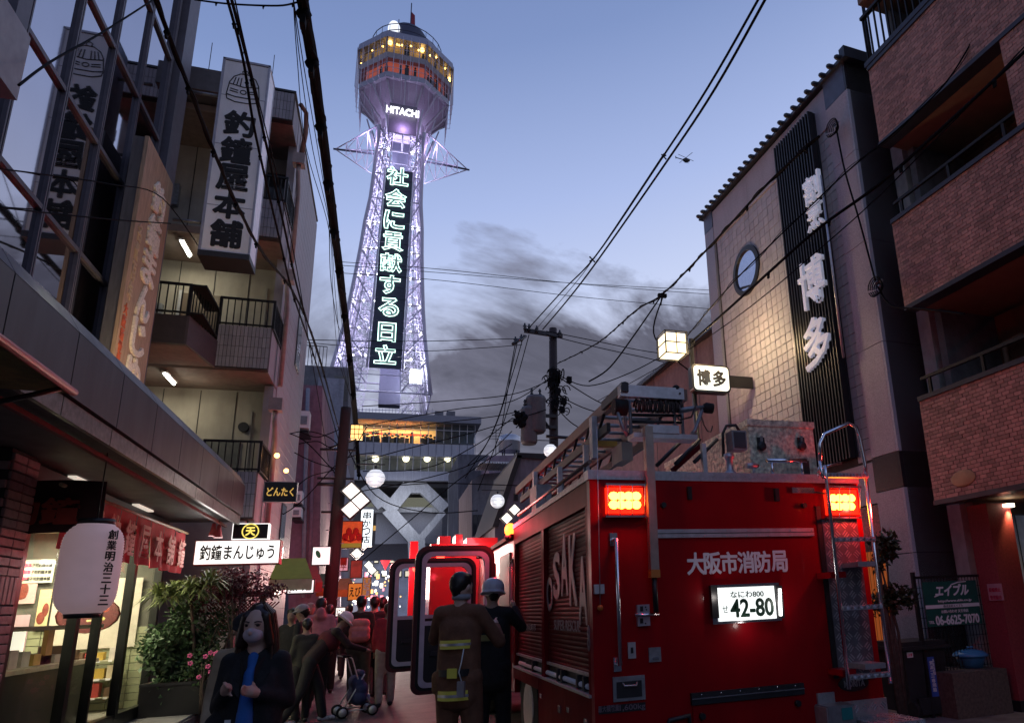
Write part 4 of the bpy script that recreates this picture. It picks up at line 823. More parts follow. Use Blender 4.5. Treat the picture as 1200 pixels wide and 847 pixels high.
# ------------------------------------------------------------------ buildings on the right, mid distance
H = poly_house('concrete_building', 'weathered dark grey block in front of the tower podium on the right', [(537, 532), (573, 533), (573, 700), (537, 700)], 60, 10, mat('weathered_render', (.13, .13, .15), .9, var=.25, scale=.8, dirt=.5))
on(H, 60, 541, 590, 549, 604, 'window', MT['dark_window_glass'])
H = poly_house('pink_roofed_block', 'block with a dusky pink parapet carrying a silver water tank', [(573, 534), (608, 533), (608, 700), (573, 700)], 55, 9, mat('dusky_pink', (.27, .20, .25), .85, var=.1, dirt=.3))
q = P(597, 532, 1, 57); WT = thing('water_tank', 'round silver water tank on the dusky pink roof', 'tank', q)
MB().lathe((q.x, q.y, q.z), [(.85, .2), (.9, .25), (.9, 1.0), (.92, 1.02), (.9, 1.06), (.9, 1.45), (.6, 1.6), (.1, 1.65)], 18).build('vessel', M_alu, WT)
for k in range(4): a = .785 + k * 1.571; MB().cyl((q.x + .7 * math.cos(a), q.y + .7 * math.sin(a), q.z - .3), (q.x + .7 * math.cos(a), q.y + .7 * math.sin(a), q.z + .22), .05, 5).build('leg', M_dark, WT)
q = P(581, 534, 1, 56); AN = thing('tv_antenna', 'thin television antenna beside the water tank', 'antenna', q); MB().cyl(q, q + Vector((0, 0, 2.3)), .03, 5).build('mast', M_dark, AN)
mb = MB()
for k in range(4): mb.cyl(q + Vector((-.5, 0, 1.4 + k * .25)), q + Vector((.5, 0, 1.4 + k * .25)), .02, 4)
mb.build('rods', M_dark, AN)
H = poly_house('balcony_building', 'grey building with a ribbed awning and window strip right of the podium legs', [(553, 562), (566, 555), (590, 553), (590, 700), (553, 700)], 42, 8, mat('mid_grey_render', (.19, .19, .21), .85, var=.12, dirt=.4))
for i in range(3): f = on(H, 42, 543 + 11 + i * 6, 603, 548 + 11 + i * 6, 628, 'window', M_dark); on(H, 42, 543.6 + 11 + i * 6, 604.5, 547.4 + 11 + i * 6, 626, 'pane', MT['dark_window_glass'], -.05, .03)
aw = P(560, 552, 1, 41); bw = P(592, 543, 1, 41); mb = MB()
for i in range(12): f = i / 11; x = aw.x + (bw.x - aw.x) * f; mb.box(x - .05, x + .05, 39.6, 41.9, aw.z + .2, aw.z + .28)
mb.box(aw.x, bw.x, 39.6, 41.9, aw.z + .28, aw.z + .32).build('ribbed_awning', M_alu, H)
H = poly_house('gabled_house', 'plain grey gabled house with a steep dark roof edge and one tiny window', [(610, 536), (672, 538), (672, 700), (580, 700), (580, 615)], 27, 6, mat('gable_render', (.20, .20, .24), .9, var=.1, dirt=.45))
ps = [P(x, y, 1, 26.9) for x, y in ((606, 533), (612, 533), (584, 617), (577, 617))]; MB().prism(ps, (0, 6.5, 0)).build('roof_edge', M_dark, H); ps = [P(x, y, 1, 26.9) for x, y in ((606, 530), (676, 533), (676, 539), (606, 536))]; MB().prism(ps, (0, 6.5, 0)).build('roof_edge', M_dark, H)
f = on(H, 27, 602, 578, 607, 587, 'window', M_dark); on(H, 27, 603, 579, 606, 586, 'pane', MT['dark_window_glass'], -.05, .03)
# ------------------------------------------------------------------ far end of the street: arcade and lit signs
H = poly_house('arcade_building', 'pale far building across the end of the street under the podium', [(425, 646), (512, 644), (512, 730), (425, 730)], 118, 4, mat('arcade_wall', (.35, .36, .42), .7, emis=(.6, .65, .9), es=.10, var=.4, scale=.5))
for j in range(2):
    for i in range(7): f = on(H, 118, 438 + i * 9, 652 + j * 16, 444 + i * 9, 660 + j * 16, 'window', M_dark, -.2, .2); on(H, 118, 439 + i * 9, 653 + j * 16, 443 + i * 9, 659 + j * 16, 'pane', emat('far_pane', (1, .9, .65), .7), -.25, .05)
rnd = random.Random(42)
colz = [((1, .85, .55), 4), ((1, .95, .9), 6), ((1, .25, .3), 2.4), ((.9, .95, 1), 6), ((1, .5, .15), 2.6)]
cn = ['warm yellow', 'white', 'red', 'cool white', 'orange']
for i in range(90):
    k = rnd.randrange(5); px = rnd.uniform(402, 458) if i < 76 else rnd.uniform(462, 500); py = rnd.uniform(668, 712); Y = rnd.uniform(45, 95); q = P(px, py, 1, Y); r = Y * rnd.uniform(.0007, .0019)
    mb = MB(); mb.ball(q, r, r, r, 8) if i % 2 else mb.box(q.x - r, q.x + r, q.y, q.y + .1, q.z - r * 1.6, q.z + r * 1.6)
    wd = (['in the low', 'in the middle', 'in the high'][2 - int((py - 668) / 15)] + ' part, ' + ['far left', 'left', 'centre left', 'centre', 'centre right', 'right'][min(5, int((px - 402) / 9.5))]) if i < 76 else 'right, behind the open cab doors'
    sz = 'tiny' if r / Y < .0013 else 'small'
    tag(mb.build('distant_lamp' if i % 2 else 'distant_sign', emat('far_lamp_%d' % k, *colz[k])), '%s %s %s among the far street lights, %s' % (sz, cn[k], 'lamp' if i % 2 else 'lit sign', wd), 'lamp' if i % 2 else 'sign', '%s %s %s at the far end of the street, %s' % (sz, cn[k], 'lamps' if i % 2 else 'signs', wd))
light('street_glow', 'AREA', (-2, 60, 5), 900, (1, .62, .5), 5, None, target=(-2, 30, 0)); bpy.data.objects['street_glow'].parent = H; bpy.data.objects['street_glow'].location = Vector((-2, 60, 5)) - H.location
# ================================================================== RIGHT ROW (frame RM: x into the buildings, y along the street)
def rthing(name, label, cat, loc=(0, 0, 0), group=None):
    o = thing(name, label, cat, RM @ Vector(loc), RH, group); ROOTM[o] = RM @ Matrix.Translation(Vector(loc)); return o
def rbox(name, m, par, x0, x1, y0, y1, z0, z1, **k):    # box given in the row's frame
    Mi = ROOTM[par].inverted() @ RM; mb = MB().box(x0, x1, y0, y1, z0, z1, Mi); return mb.build(name, m, par, local=True, **k)
def rmb(mb, name, m, par, **k): mb.v = [tuple((ROOTM[par].inverted() @ RM) @ Vector(v)) for v in mb.v]; return mb.build(name, m, par, local=True, **k)
M_gran = mat('speckled_granite', (.43, .385, .42), .5, var=.3, scale=90, dirt=.15); M_gblk = mat('black_granite', (.03, .025, .03), .25, var=.5, scale=80)
M_gdk = mat('granite_side_lifted', (.42, .43, .48), .5, var=.35, scale=90)  # granite of the column side, made paler to offset the shade there
M_sqt = mat('square_wall_tile', (.46, .43, .44), .42, var=.07, scale=6, island=0, dirt=.18); M_sqt2 = mat('square_wall_tile_far', (.46, .43, .44), .42, var=.07, scale=6, island=.08, dirt=.18)
M_grout = mat('grout', (.05, .045, .045), .9)
K = rthing('restaurant_building', 'pale square tiled restaurant building with a round window and a tall black louvre', 'building')
rbox('wall', M_grout, K, .02, 6, -1.5, 3.4, .1, 9.6)
# tiles: the nearest 300 picked out one by one, the rest joined
ts = .162; tl = boxmesh(.014, ts - .009, ts - .009, M_sqt, .002); cand = []
for i in range(25):
    for j in range(36):
        y = -.93 + ts * (i + .5); z = 3.32 + ts * (j + .5)
        if y > 3.0 or z > 8.8: continue
        if -.66 < y < .42: continue
        if math.hypot((y - 1.9) / .47, (z - 7.63) / .44) < .93: continue
        cand.append((y, z))
cand.sort(key=lambda c: (c[0] + 9) ** 2 + (c[1] - 1.5) ** 2); far = MB(); Ki = ROOTM[K]
for n, (y, z) in enumerate(cand):
    d = random.uniform(-.0025, .0025)
    if n < 300: piece('wall_tile', tl, K, (.012 + d, y, z), (random.uniform(-.006, .006), 0, 0))
    else: far.box(.004 + d, .02, y - ts / 2 + .0045, y + ts / 2 - .0045, z - ts / 2 + .0045, z + ts / 2 - .0045)
rmb(far, 'wall_tiles', M_sqt2, K, kind='stuff')
for y0, y1 in ((-.95, .3), (.305, 1.6), (1.605, 3.02)): rbox('top_panel', M_gran, K, -.02, .02, y0, y1, 8.82, 9.55)
rbox('end_strip', mat('end_granite_pale', (.30, .30, .36), .45, var=.2, scale=60), K, -.03, .02, 3.03, 3.4, .1, 9.2); rbox('end_corner_block', mat('blue_granite', (.08, .10, .16), .4), K, -.035, .02, 3.03, 3.4, 9.205, 9.6)
yb = -.95
for z0, z1, m, m2 in ((.1, 1.97, M_gran, M_gdk), (1.98, 2.83, M_gran, M_gdk), (2.84, 3.32, M_gblk, M_gblk), (3.33, 4.9, M_gran, M_gdk), (4.91, 6.5, M_gran, M_gdk), (6.51, 8.0, M_gran, M_gdk), (8.01, 9.1, M_gran, M_gdk), (9.11, 9.6, mat('blue_granite', (.08, .10, .16), .4), M_gblk)):
    rbox('column_block', m, K, -.04, .0, -1.46, -.96, z0, z1); rbox('column_side_block', m2, K, -.038, .9, -1.5, -1.462, z0, z1)
for y0, y1, z0, z1, m in ((-.95, .3, 2.7, 3.28, M_gran), (-.95, .1, 2.25, 2.68, M_gblk)): rbox('band_block', m, K, -.02, .02, y0, y1, z0, z1)
rbox('entrance_recess', M_black, K, -.01, .015, -.95, 2.9, .15, 2.2)
wood = mat('entrance_lattice_orange', (.35, .10, .02), .6, emis=(1, .22, .04), es=.18)
for i in range(7): rbox('entrance_slat', wood, K, -.03, -.012, -.93 + i * .07, -.89 + i * .07, .15, 2.05)
# roof tiles along the eave
M_rt = mat('roof_tile_dark', (.035, .04, .055), .35); rt = MB().lathe((0, 0, 0), [(.042, -.1), (.047, 0), (.042, .12), (.025, .15)], 10).build('roof_tile', M_rt, K, local=True); rt.rotation_euler = (0, 0, 0)
rtm = rt.data; bpy.data.objects.remove(rt)
for i in range(25): piece('roof_tile', rtm, K, (-.04, -1.5 + i * .205, 9.655), (0, math.pi / 2 * -1, 0))
rbox('eave', M_rt, K, -.10, .5, -1.62, 3.5, 9.60, 9.66); rbox('eave_side', M_rt, K, -.1, 3, -1.62, -1.5, 9.66, 9.80)
# round window
rw = MB(); n = 32; cy, cz, ry, rz = 1.9, 7.63, .42, .43
for k in range(n):
    a0, a1 = 2 * math.pi * k / n, 2 * math.pi * (k + 1) / n; p = []
    for a in (a0, a1):
        for f, x in ((1.16, -.03), (.93, -.035), (.93, .02), (1.16, .02)): p.append((x, cy + ry * f * math.cos(a), cz + rz * f * math.sin(a)))
    rw.add(p, [(0, 1, 5, 4), (1, 2, 6, 5), (0, 4, 7, 3)])
rf = rmb(rw, 'round_window', M_black, K); vs = [(.012, cy + ry * .96 * math.cos(2 * math.pi * k / n), cz + rz * .96 * math.sin(2 * math.pi * k / n)) for k in range(n)]
rmb(MB().add([(-.002 + 0 * v[0], v[1], v[2]) for v in vs], [tuple(range(n))]), 'pane', mat('window_sky_glass', (.5, .52, .6), .05, .95, var=.05), rf)
# black louvre panel
LV = rthing('louvre_sign', 'tall black slatted sign panel with white three dimensional characters', 'sign', (0, -.1, 3))
rbox('backing', M_black, LV, -.05, -.012, -.66, .40, 3.42, 9.28)
for i in range(15): y = -.64 + i * .0735; rbox('slat', mat('louvre_slat', (.02, .018, .02), .4, .3), LV, -.16, -.052, y - .013, y + .013, 3.40, 9.3)
M_wch = mat('white_sign_letters', (.75, .76, .85), .4, emis=(.75, .8, 1), es=.16)
def rch(ch, px, py, w, h, bold=.05):
    c = PR(px, py, 0, -.17); Mi = ROOTM[LV].inverted() @ RM; o = glyph(ch, w, h, Mi @ Vector((-.17, c.y, c.z)), (0, -1, 0), (0, 0, 1), M_wch, LV, .035, bold, 'character', local=True); return o
rch('割', 952, 221, .42, .48, .010); rch('烹', 955, 253, .40, .44, .010); rch('博', 952, 330, .68, .82, .012); rch('多', 958, 400, .64, .80, .02)
rmb(MB().cyl((-.14, -.76, 4.9), (-.14, -.76, 8.0), .02, 8), 'conduit', M_alu, LV)
# lit wash of the lantern on the tiles comes from the lantern itself
a = P(779, 387, 1, 10.9); b = P(807, 415, 1, 10.9); LA = thing('box_lantern', 'square paper box lantern glowing on a post left of the restaurant', 'lantern', ((a.x + b.x) / 2, 10.9, b.z)); w = (b.x - a.x)
MB().box(a.x + .03, b.x - .03, 10.93, 10.9 + w - .03, b.z + .03, a.z - .02).build('paper', emat('paper_warm', (1, .80, .48), 2.2), LA)
mb = MB()
for x in (a.x, b.x - .02):
    for y in (10.9, 10.88 + w): mb.box(x, x + .02, y, y + .02, b.z, a.z + .02)
for z in (b.z, (a.z + b.z) / 2, a.z):
    mb.box(a.x, b.x, 10.895, 10.91, z, z + .018); mb.box(a.x, b.x, 10.885 + w, 10.9 + w, z, z + .018); mb.box(a.x - .005, a.x + .01, 10.9, 10.9 + w, z, z + .018); mb.box(b.x - .01, b.x + .005, 10.9, 10.9 + w, z, z + .018)
mb.box((a.x + b.x) / 2 - .008, (a.x + b.x) / 2 + .008, 10.896, 10.91, b.z, a.z).build('frame', M_black, LA)
light('lantern_glow', 'POINT', (b.x + .42, 10.5, (a.z + b.z) / 2), 62, (1, .70, .38), .1, LA)
p0 = P(812, 395, 1, 11); PO = thing('sign_post', 'dark steel post carrying the box lantern and the small lit sign', 'post', (p0.x, 11.1, 0)); MB().cyl((p0.x, 11.1, 0), (p0.x, 11.1, p0.z), .045, 10).build('pole', M_black, PO); MB().cyl((p0.x, 11.1, b.z + .1), (a.x + .1, 11.1, b.z + .1), .02, 6).build('arm', M_black, PO)
a = P(810, 427, 1, 10.9); b = P(857, 461, 1, 10.9); z0, z1 = b.z, (a.z + P(857, 428, 1, 10.9).z) / 2
SG = thing('lit_hanging_sign', 'small rounded lit white sign with two black characters left of the restaurant', 'sign', ((a.x + b.x) / 2, 10.9, z0))
def rrect(x0, x1, z0, z1, r, y, d, n=5):
    p = []
    for cx_, cz_, s in ((x1 - r, z1 - r, 0), (x0 + r, z1 - r, 90), (x0 + r, z0 + r, 180), (x1 - r, z0 + r, 270)):
        for k in range(n + 1): t = math.radians(s + 90 * k / n); p.append((cx_ + r * math.cos(t), y, cz_ + r * math.sin(t)))
    return MB().prism(p, (0, d, 0))
rrect(a.x, b.x, z0, z1, .09, 10.9, .16).build('frame', M_black, SG); rrect(a.x + .035, b.x - .035, z0 + .035, z1 - .035, .07, 10.885, .012).build('face', emat('lit_cream', (1, 1, .88), 1.0), SG)
for ch, f in (('博', .3), ('多', .7)): glyph(ch, .25, .29, (a.x + (b.x - a.x) * f, 10.883, (z0 + z1) / 2), (1, 0, 0), (0, 0, 1), M_ink, SG, .003, .045, 'character')
MB().box(b.x, b.x + .5, 10.95, 11.0, (z0 + z1) / 2 - .12, (z0 + z1) / 2 + .1).build('bracket', M_black, SG); light('sign_glow', 'POINT', ((a.x + b.x) / 2, 10.7, (z0 + z1) / 2), 2.5, (1, 1, .9), .15, SG)
# next building further along
q = PR(825, 400, 0, .3); NB = rthing('plain_building', 'lower plain brown walled building beyond the restaurant', 'building', (0, 5, 0)); M_brn = mat('brown_render', (.24, .17, .16), .85, var=.12, dirt=.35)
rbox('wall', M_brn, NB, .25, 6, 3.5, 16, .1, q.z); rbox('roof_edge', M_rt, NB, .1, 6.1, 3.45, 16.1, q.z, q.z + .1)
for y in (5, 8, 11): f = rbox('window', M_dark, NB, .2, .26, y, y + 1.1, 3.6, 4.7); rbox('pane', MT['dark_window_glass'], f, .18, .2, y + .05, y + 1.05, 3.65, 4.65)
for y in (4.7, 7.2, 9.7): rbox('wall_joint', M_dark, NB, .244, .25, y, y + .02, .1, q.z)
# ------------------------------------------------------------------ brick apartment building, nearest on the right
M_br = mat('brown_brick_tile', (.42, .215, .165), .5, var=.1, scale=3, island=.32, dirt=.25)
M_mort = mat('brick_mortar', (.07, .05, .05), .9); M_sofo = mat('soffit_orange', (.25, .16, .11), .7, var=.1); M_bw = mat('recess_wall_brown', (.24, .12, .075), .75, var=.12, dirt=.2)
BR = rthing('brick_apartments', 'brown brick tiled apartment building with deep recessed balconies, nearest on the right', 'building', (0, -4, 0))
YE, YN = -1.96, -9.2
def brickwall(y0, y1, z0, z1, x=0):
    mb = MB(); bw, bh, g_ = .1, .0485, .006; nz_ = round((z1 - z0) / bh); dz = (z1 - z0) / nz_; ny = int((y1 - y0) / bw)
    for j in range(nz_):
        off = (bw / 2 if j % 2 else 0); yy = y1 - off
        if off: mb.box(x - .006, x, y1 - off + g_ / 2, y1 - .001, z0 + j * dz + g_ / 2, z0 + (j + 1) * dz - g_ / 2)
        while yy > y0 + .02:
            a = max(y0, yy - bw); d = random.uniform(.004, .009); mb.box(x - d, x, a + g_ / 2, yy - g_ / 2, z0 + j * dz + g_ / 2, z0 + (j + 1) * dz - g_ / 2); yy -= bw
    return mb
bands = [(2.58, 3.88), (5.22, 6.48), (7.80, 9.05)]
for z0, z1 in bands:
    rbox('parapet_core', M_mort, BR, .003, .16, YN, YE - .002, z0, z1); rmb(brickwall(-6.0, YE, z0, z1), 'brick_facing', M_br, BR, kind='stuff')
    rbox('coping', mat('coping_dark', (.03, .03, .045), .4), BR, -.03, .2, YN, YE, z1 - .0, z1 + .06); rbox('drip_edge', MT['coping_dark'], BR, -.025, .18, YN, YE, z0 - .06, z0)
    rbox('side_return', M_br, BR, .01, 1.3, YE - .16, YE - .001, z0, z1)
    rbox('balcony_floor', M_sofo, BR, .16, 1.5, YN, YE - .01, z0 - .02, z0 + .1)
rbox('balcony_floor', M_sofo, BR, -.02, 1.5, YN, YE - .01, 10.25, 10.4); rbox('coping', MT['coping_dark'], BR, -.04, .2, YN, YE + .03, 9.12, 9.2)
rbox('back_wall', M_bw, BR, 1.5, 1.7, YN, YE, 2.5, 13); rbox('end_wall', mat('end_wall_grey', (.16, .16, .17), .8, var=.15, dirt=.3), BR, .5, 1.5, YE - .12, YE - .01, 2.4, 10.3)
rbox('brick_pier_core', M_mort, BR, .004, .5, YN, -4.05, 6.48, 7.8); rmb(brickwall(-6.0, -4.05, 6.54, 7.74), 'pier_brick_facing', M_br, BR, kind='stuff')
rbox('pier_return', M_br, BR, .01, .5, -4.05, -4.04, 6.54, 7.74)
for z in (3.94, 6.54):
    rl = rbox('balcony_rail', M_rail, BR, .02, .06, -8 if z < 5 else -4.03, YE - .05, z + .22, z + .26)
    for y in (-2.15, -3.0, -3.85): rbox('rail_post', M_rail, rl, .025, .055, y - .02, y + .02, z, z + .22)
for z, y0 in ((4.2, -3.0), (6.9, -3.3)):
    f = rbox('window', M_black, BR, 1.42, 1.5, y0 - 1.8, y0, z - .1, z + (.9 if z < 5 else .55)); rbox('pane', mat('curtained_glass', (.12, .12, .12), .2, var=.3, scale=4, stretch=(1, 6, .4)), f, 1.38, 1.42, y0 - 1.72, y0 - .08, z - .05, z + (.82 if z < 5 else .48))
for zz0 in (3.95, 6.5): rmb(MB().tube([(1.3, -2.32, zz0 + .2), (1.3, -2.32, zz0 + .75), (1.3, -2.62, zz0 + .75)], .04, 8), 'drain_pipe', mat('pipe_tan', (.38, .27, .2), .5), BR)
for y in (-2.75, -3.7): rbox('panel_joint', M_dark, BR, 1.493, 1.4995, y, y + .015, 2.6, 10)
# roof balcony railing
mb = MB()
for k in range(16): y = YE - .0 - k * .12; mb.box(.02, .045, y - .01, y + .01, 9.2, 10.0)
rmb(mb.box(.0, .07, YE - 1.9, YE + .03, 10.0, 10.05), 'top_railing', M_rail, BR)
rmb(MB().cyl((.15, YE + .06, 8.95), (.15, YE + .06, 10.6), .03, 6), 'corner_pipe', M_rail, BR)
q = PR(1128, 560, 0, -.02); MB().ball((0, 0, 0), .001); rmb(MB().ball((-.012, q.y, q.z), .012, .19, .10, 22), 'oval_plaque', mat('plaque_gold', (.42, .26, .12), .5), BR)
# gap and wall between the two buildings, lower passage
GW = rthing('passage_wall', 'dull grey concrete wall in the gap between the two right hand buildings', 'wall', (.6, -1.7, 0)); rbox('wall', mat('passage_concrete', (.55, .53, .50), .85, var=.15, dirt=.4), GW, .55, 3.2, -1.82, -1.6, .1, 9.3); 
for x in (.9, 1.5, 2.1): rbox('joint', M_dark, GW, x, x + .012, -1.826, -1.82, .1, 9)
RP = rthing('red_pillar', 'dark red tiled square pillar under the brick apartments', 'pillar', (.6, -2.6, .1)); ya, yb_ = PR(1140, 640, 0, .45).y, PR(1164, 640, 0, .45).y; ya, yb_ = max(ya, yb_), min(ya, yb_); rbox('shaft', mat('red_pillar_face', (.30, .045, .055), .6, var=.2, scale=40), RP, .45, .85, yb_, ya, .1, 2.5); rbox('base', M_dark, RP, .43, .87, yb_ - .02, ya + .02, .1, .22)
EN = rthing('entrance_wall', 'ochre lit wall of the apartment entrance under the brick balconies', 'wall', (1.4, -4, .1)); rbox('wall', mat('ochre_stone', (.28, .19, .10), .6, var=.3, scale=30, dirt=.2), EN, 1.35, 1.5, -8, ya - .1, .1, 2.5)
q = PR(1182, 594, 2, 2.45); DL = rthing('downlight', 'small downlight in the ceiling of the apartment entrance', 'lamp', (q.x, q.y, 2.5)); rmb(MB().lathe((q.x, q.y, 2.47), [(.07, -.02), (.07, .02)], 14), 'lens', emat('downlight_lens', (1, .85, .6), 5), DL)
lo = RM @ Vector((q.x, q.y, 2.4)); light('downlight_glow', 'SPOT', lo, 14, (1, .66, .28), .04, DL, spot=math.radians(110), target=lo + Vector((.5, .3, -2)))
# wire fence with green board
q0 = PR(1078, 680, 1, -2.05); q1 = PR(1143, 680, 1, -2.05); qb = PR(1080, 735, 1, -2.05)
WF = rthing('wire_fence', 'black wire mesh fence behind the wheelie bin', 'fence', (q0.x, -2.02, .1)); mb = MB()
nx = 22
for i in range(nx + 1): x = q0.x - .05 + (q1.x - q0.x + .2) * i / nx; mb.box(x - .003, x + .003, -2.03, -2.024, .1, q0.z + .03)
for i in range(14): z = .15 + (q0.z - .12) * i / 13; mb.box(q0.x - .05, q1.x + .15, -2.024, -2.018, z - .003, z + .003)
rmb(mb, 'mesh_wires', M_black, WF, kind='stuff'); rbox('top_rail', M_black, WF, q0.x - .08, q1.x + .2, -2.04, -2.01, q0.z + .02, q0.z + .05)
for x in (q0.x - .07, q1.x + .18): rbox('post', M_black, WF, x - .02, x + .02, -2.04, -2.0, .1, q0.z + .1)
GS = rthing('green_signboard', 'dark green estate agency board with white writing and a phone number on the fence', 'sign', (q0.x + .2, -2.06, qb.z)); gx0, gx1, gz0, gz1 = q0.x + .01, q1.x - .02, qb.z, q0.z - .02
rbox('board', mat('sign_green', (.012, .10, .075), .4, dirt=.1), GS, gx0, gx1, -2.07, -2.055, gz0, gz1); w = gx1 - gx0; h = gz1 - gz0
Mi = ROOTM[GS].inverted() @ RM
def gtxt(t, fx, fz, tw, th, b=.02, sh=0, m=M_white, dy=0): glyph(t, w * tw, h * th, Mi @ Vector((gx0 + w * fx, -2.072 - dy, gz0 + h * fz)), (1, 0, 0), (0, 0, 1), m, GS, .002, b, local=True, shear=sh)
gtxt('エイブル', .52, .80, .62, .25, .04, .3); gtxt('http://www.able.co.jp', .55, .55, .62, .07); rbox('white_stripe', M_white, GS, gx0, gx1, -2.0725, -2.0705, gz0 + h * .40, gz0 + h * .48); gtxt('株式会社エイブル', .5, .44, .36, .06, .0, 0, M_ink, .001); gtxt('お問い合わせ 天王寺店', .52, .32, .5, .07); gtxt('06-6625-7070', .55, .13, .80, .2, .03); 
gtxt('TEL', .07, .1, .1, .06)
rmb(MB().tube([(gx0 + w * .18, -2.075, gz0 + h * .66), (gx0 + w * .3, -2.075, gz0 + h * .71)], .008, 4), 'swoosh', M_white, GS); rmb(MB().tube([(gx0 + w * .52, -2.075, gz0 + h * .92), (gx0 + w * .66, -2.075, gz0 + h * .97), (gx0 + w * .8, -2.075, gz0 + h * .98)], .008, 4), 'swoosh', M_white, GS)
q0 = PR(1157, 684, 0, .44); q1 = PR(1177, 703, 0, .44); PN = rthing('pink_notice', 'small pink and white paper notice on the red pillar', 'notice', (.44, q0.y, q1.z)); yy0, yy1 = q1.y, q0.y
rbox('sheet', mat('notice_pink', (.55, .28, .33), .7), PN, .43, .44, yy0, yy1, q1.z, q0.z)
Mi = ROOTM[PN].inverted() @ RM
for i, t_ in enumerate(('駐輪禁止', '管理組合')): glyph(t_, abs(yy1 - yy0) * .8, .05, Mi @ Vector((.428, (yy0 + yy1) / 2, q0.z - .07 - i * .09)), (0, -1, 0), (0, 0, 1), mat('notice_red', (.5, .03, .08), .7), PN, .002, .02, local=True)
# wheelie bin
bx = P(1095, 842, 2, .1); BN = thing('wheelie_bin', 'dark wheeled rubbish bin with a blue label by the fence', 'bin', (6.25, 7.15, .1))
x0, y0 = 6.0, 6.95; h = 1.0; M_bin = mat('bin_plastic', (.022, .024, .026), .5, var=.2, dirt=.2)
zt1 = P(1090, 752, 1, y0).z
xa, xb = P(1062, 790, 1, y0).x, P(1112, 790, 1, y0).x
MB().add([(xa + .05, y0 + .04, .16), (xb - .06, y0 + .04, .16), (xb - .06, y0 + .48, .16), (xa + .05, y0 + .48, .16), (xa, y0, zt1 - .06), (xb, y0, zt1 - .06), (xb, y0 + .55, zt1 - .06), (xa, y0 + .55, zt1 - .06)], [(3, 2, 1, 0), (4, 5, 6, 7), (0, 1, 5, 4), (1, 2, 6, 5), (2, 3, 7, 6), (3, 0, 4, 7)]).build('bin_body', M_bin, BN)
MB().box(xa - .04, xb + .04, y0 - .05, y0 + .6, zt1 - .07, zt1 - .03).box(xa - .01, xb + .01, y0 - .01, y0 + .55, zt1 - .03, zt1 + .02).cyl((xa + .05, y0 + .62, zt1 - .02), (xb - .05, y0 + .62, zt1 - .02), .02, 8).build('lid', M_bin, BN)
for x in (xa + .07, xb - .1): MB().cyl((x - .03, y0 + .02, .19), (x + .03, y0 + .02, .19), .09, 16).build('wheel', M_rubber, BN)
MB().box(xa + .12, xb - .14, y0 - .012, y0 + .03, .14, .32).build('axle_housing', M_bin, BN)
c = P(1093, 791, 1, y0 - .02); MB().box(c.x - .065, c.x + .065, y0 - .004, y0 + .008, c.z - .24, c.z + .2).build('blue_label', mat('label_blue', (.04, .10, .42), .5), BN)
vtext('資源ゴミ専用箱', .05, .34, (c.x + .015, y0 - .006, c.z + .16), (1, 0, 0), (0, 0, 1), M_white, BN, .002, .02); vtext('地域清掃', .02, .18, (c.x + .048, y0 - .006, c.z + .18), (1, 0, 0), (0, 0, 1), M_white, BN, .002, .01)
c = P(1067, 767, 1, y0 - .02); MB().box(c.x - .035, c.x + .045, y0 - .008, y0 + .0, c.z - .03, c.z + .03).build('sticker', M_white, BN); glyph('注意', .06, .03, (c.x + .005, y0 - .009, c.z), (1, 0, 0), (0, 0, 1), mat('notice_red', (.5, .03, .08), .7), BN, .001, .02)
# blue tub on a stone block
bc = P(1138, 775, 1, 7.0); SB = thing('stone_block', 'rough brown stone block beside the rubbish bin', 'block', (bc.x + .2, 7.0, .1)); zt1 = P(1138, 785, 1, 6.8).z; xl = P(1117, 800, 1, 6.7).x
MB().box(xl, xl + .8, 6.7, 7.3, .1, zt1).build('block_body', mat('block_stone', (.12, .09, .07), .9, var=.3, scale=30, bump=.5), SB)
TB = thing('blue_tub', 'sky blue plastic tub with a handled lid on the stone block', 'tub', (bc.x, 7.0, zt1)); M_bl = mat('tub_blue', (.05, .22, .42), .4, var=.1)
MB().lathe((bc.x, 7.0, zt1), [(.12, .005), (.16, .1), (.175, .13)], 20).build('tub_body', M_bl, TB); MB().lathe((bc.x, 7.0, zt1), [(.20, .13), (.205, .15), (.15, .19), (.06, .21), (.01, .212)], 20).build('lid', M_bl, TB); MB().tube([(bc.x - .05, 6.99, zt1 + .2), (bc.x - .04, 6.99, zt1 + .235), (bc.x + .04, 6.99, zt1 + .235), (bc.x + .05, 6.99, zt1 + .2)], .012, 6).build('lid_handle', M_bl, TB)
# potted plants before the entrance
shrub('camellia_bush', 'upper dark leafy branch in front of the granite column', 1033, 643, 6.9, .16, (1.2, 1, 1), 500, .08, (.02, .035, .012), .1, 31)
shrub('potted_bush', 'dark leafy bush lower down between the ladder and the rubbish bin', 1040, 702, 6.9, .2, (1.0, 1, 1.2), 700, .08, (.02, .035, .012), .1, 32)
# ================================================================== FIRE ENGINE, nearest
YT = 5.25
def t5(px, py, Y=YT): return P(px, py, 1, Y)
def trect(px0, py0, px1, py1, name, m, par, dy=-.01, d=.02, Y=YT):
    a = t5(px0, py0, Y); b = t5(px1, py1, Y); c = t5(px0, py1, Y); e = t5(px1, py0, Y)
    return MB().box((a.x + c.x) / 2, (b.x + e.x) / 2, Y + dy, Y + dy + d, (b.z + c.z) / 2, (a.z + e.z) / 2).build(name, m, par)
F = thing('fire_engine', 'red rescue fire engine seen from behind with number plate and glowing rear lamps', 'fire engine', (2.7, 7.5, 0))
X0, X1, ZR, ZB = 1.47, 3.985, 2.455, .42; YC = 8.78
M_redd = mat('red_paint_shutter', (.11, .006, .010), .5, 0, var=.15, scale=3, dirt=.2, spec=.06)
box('rear_panel', M_red, F, X0, X1, YT, YT + .08, ZB, ZR)
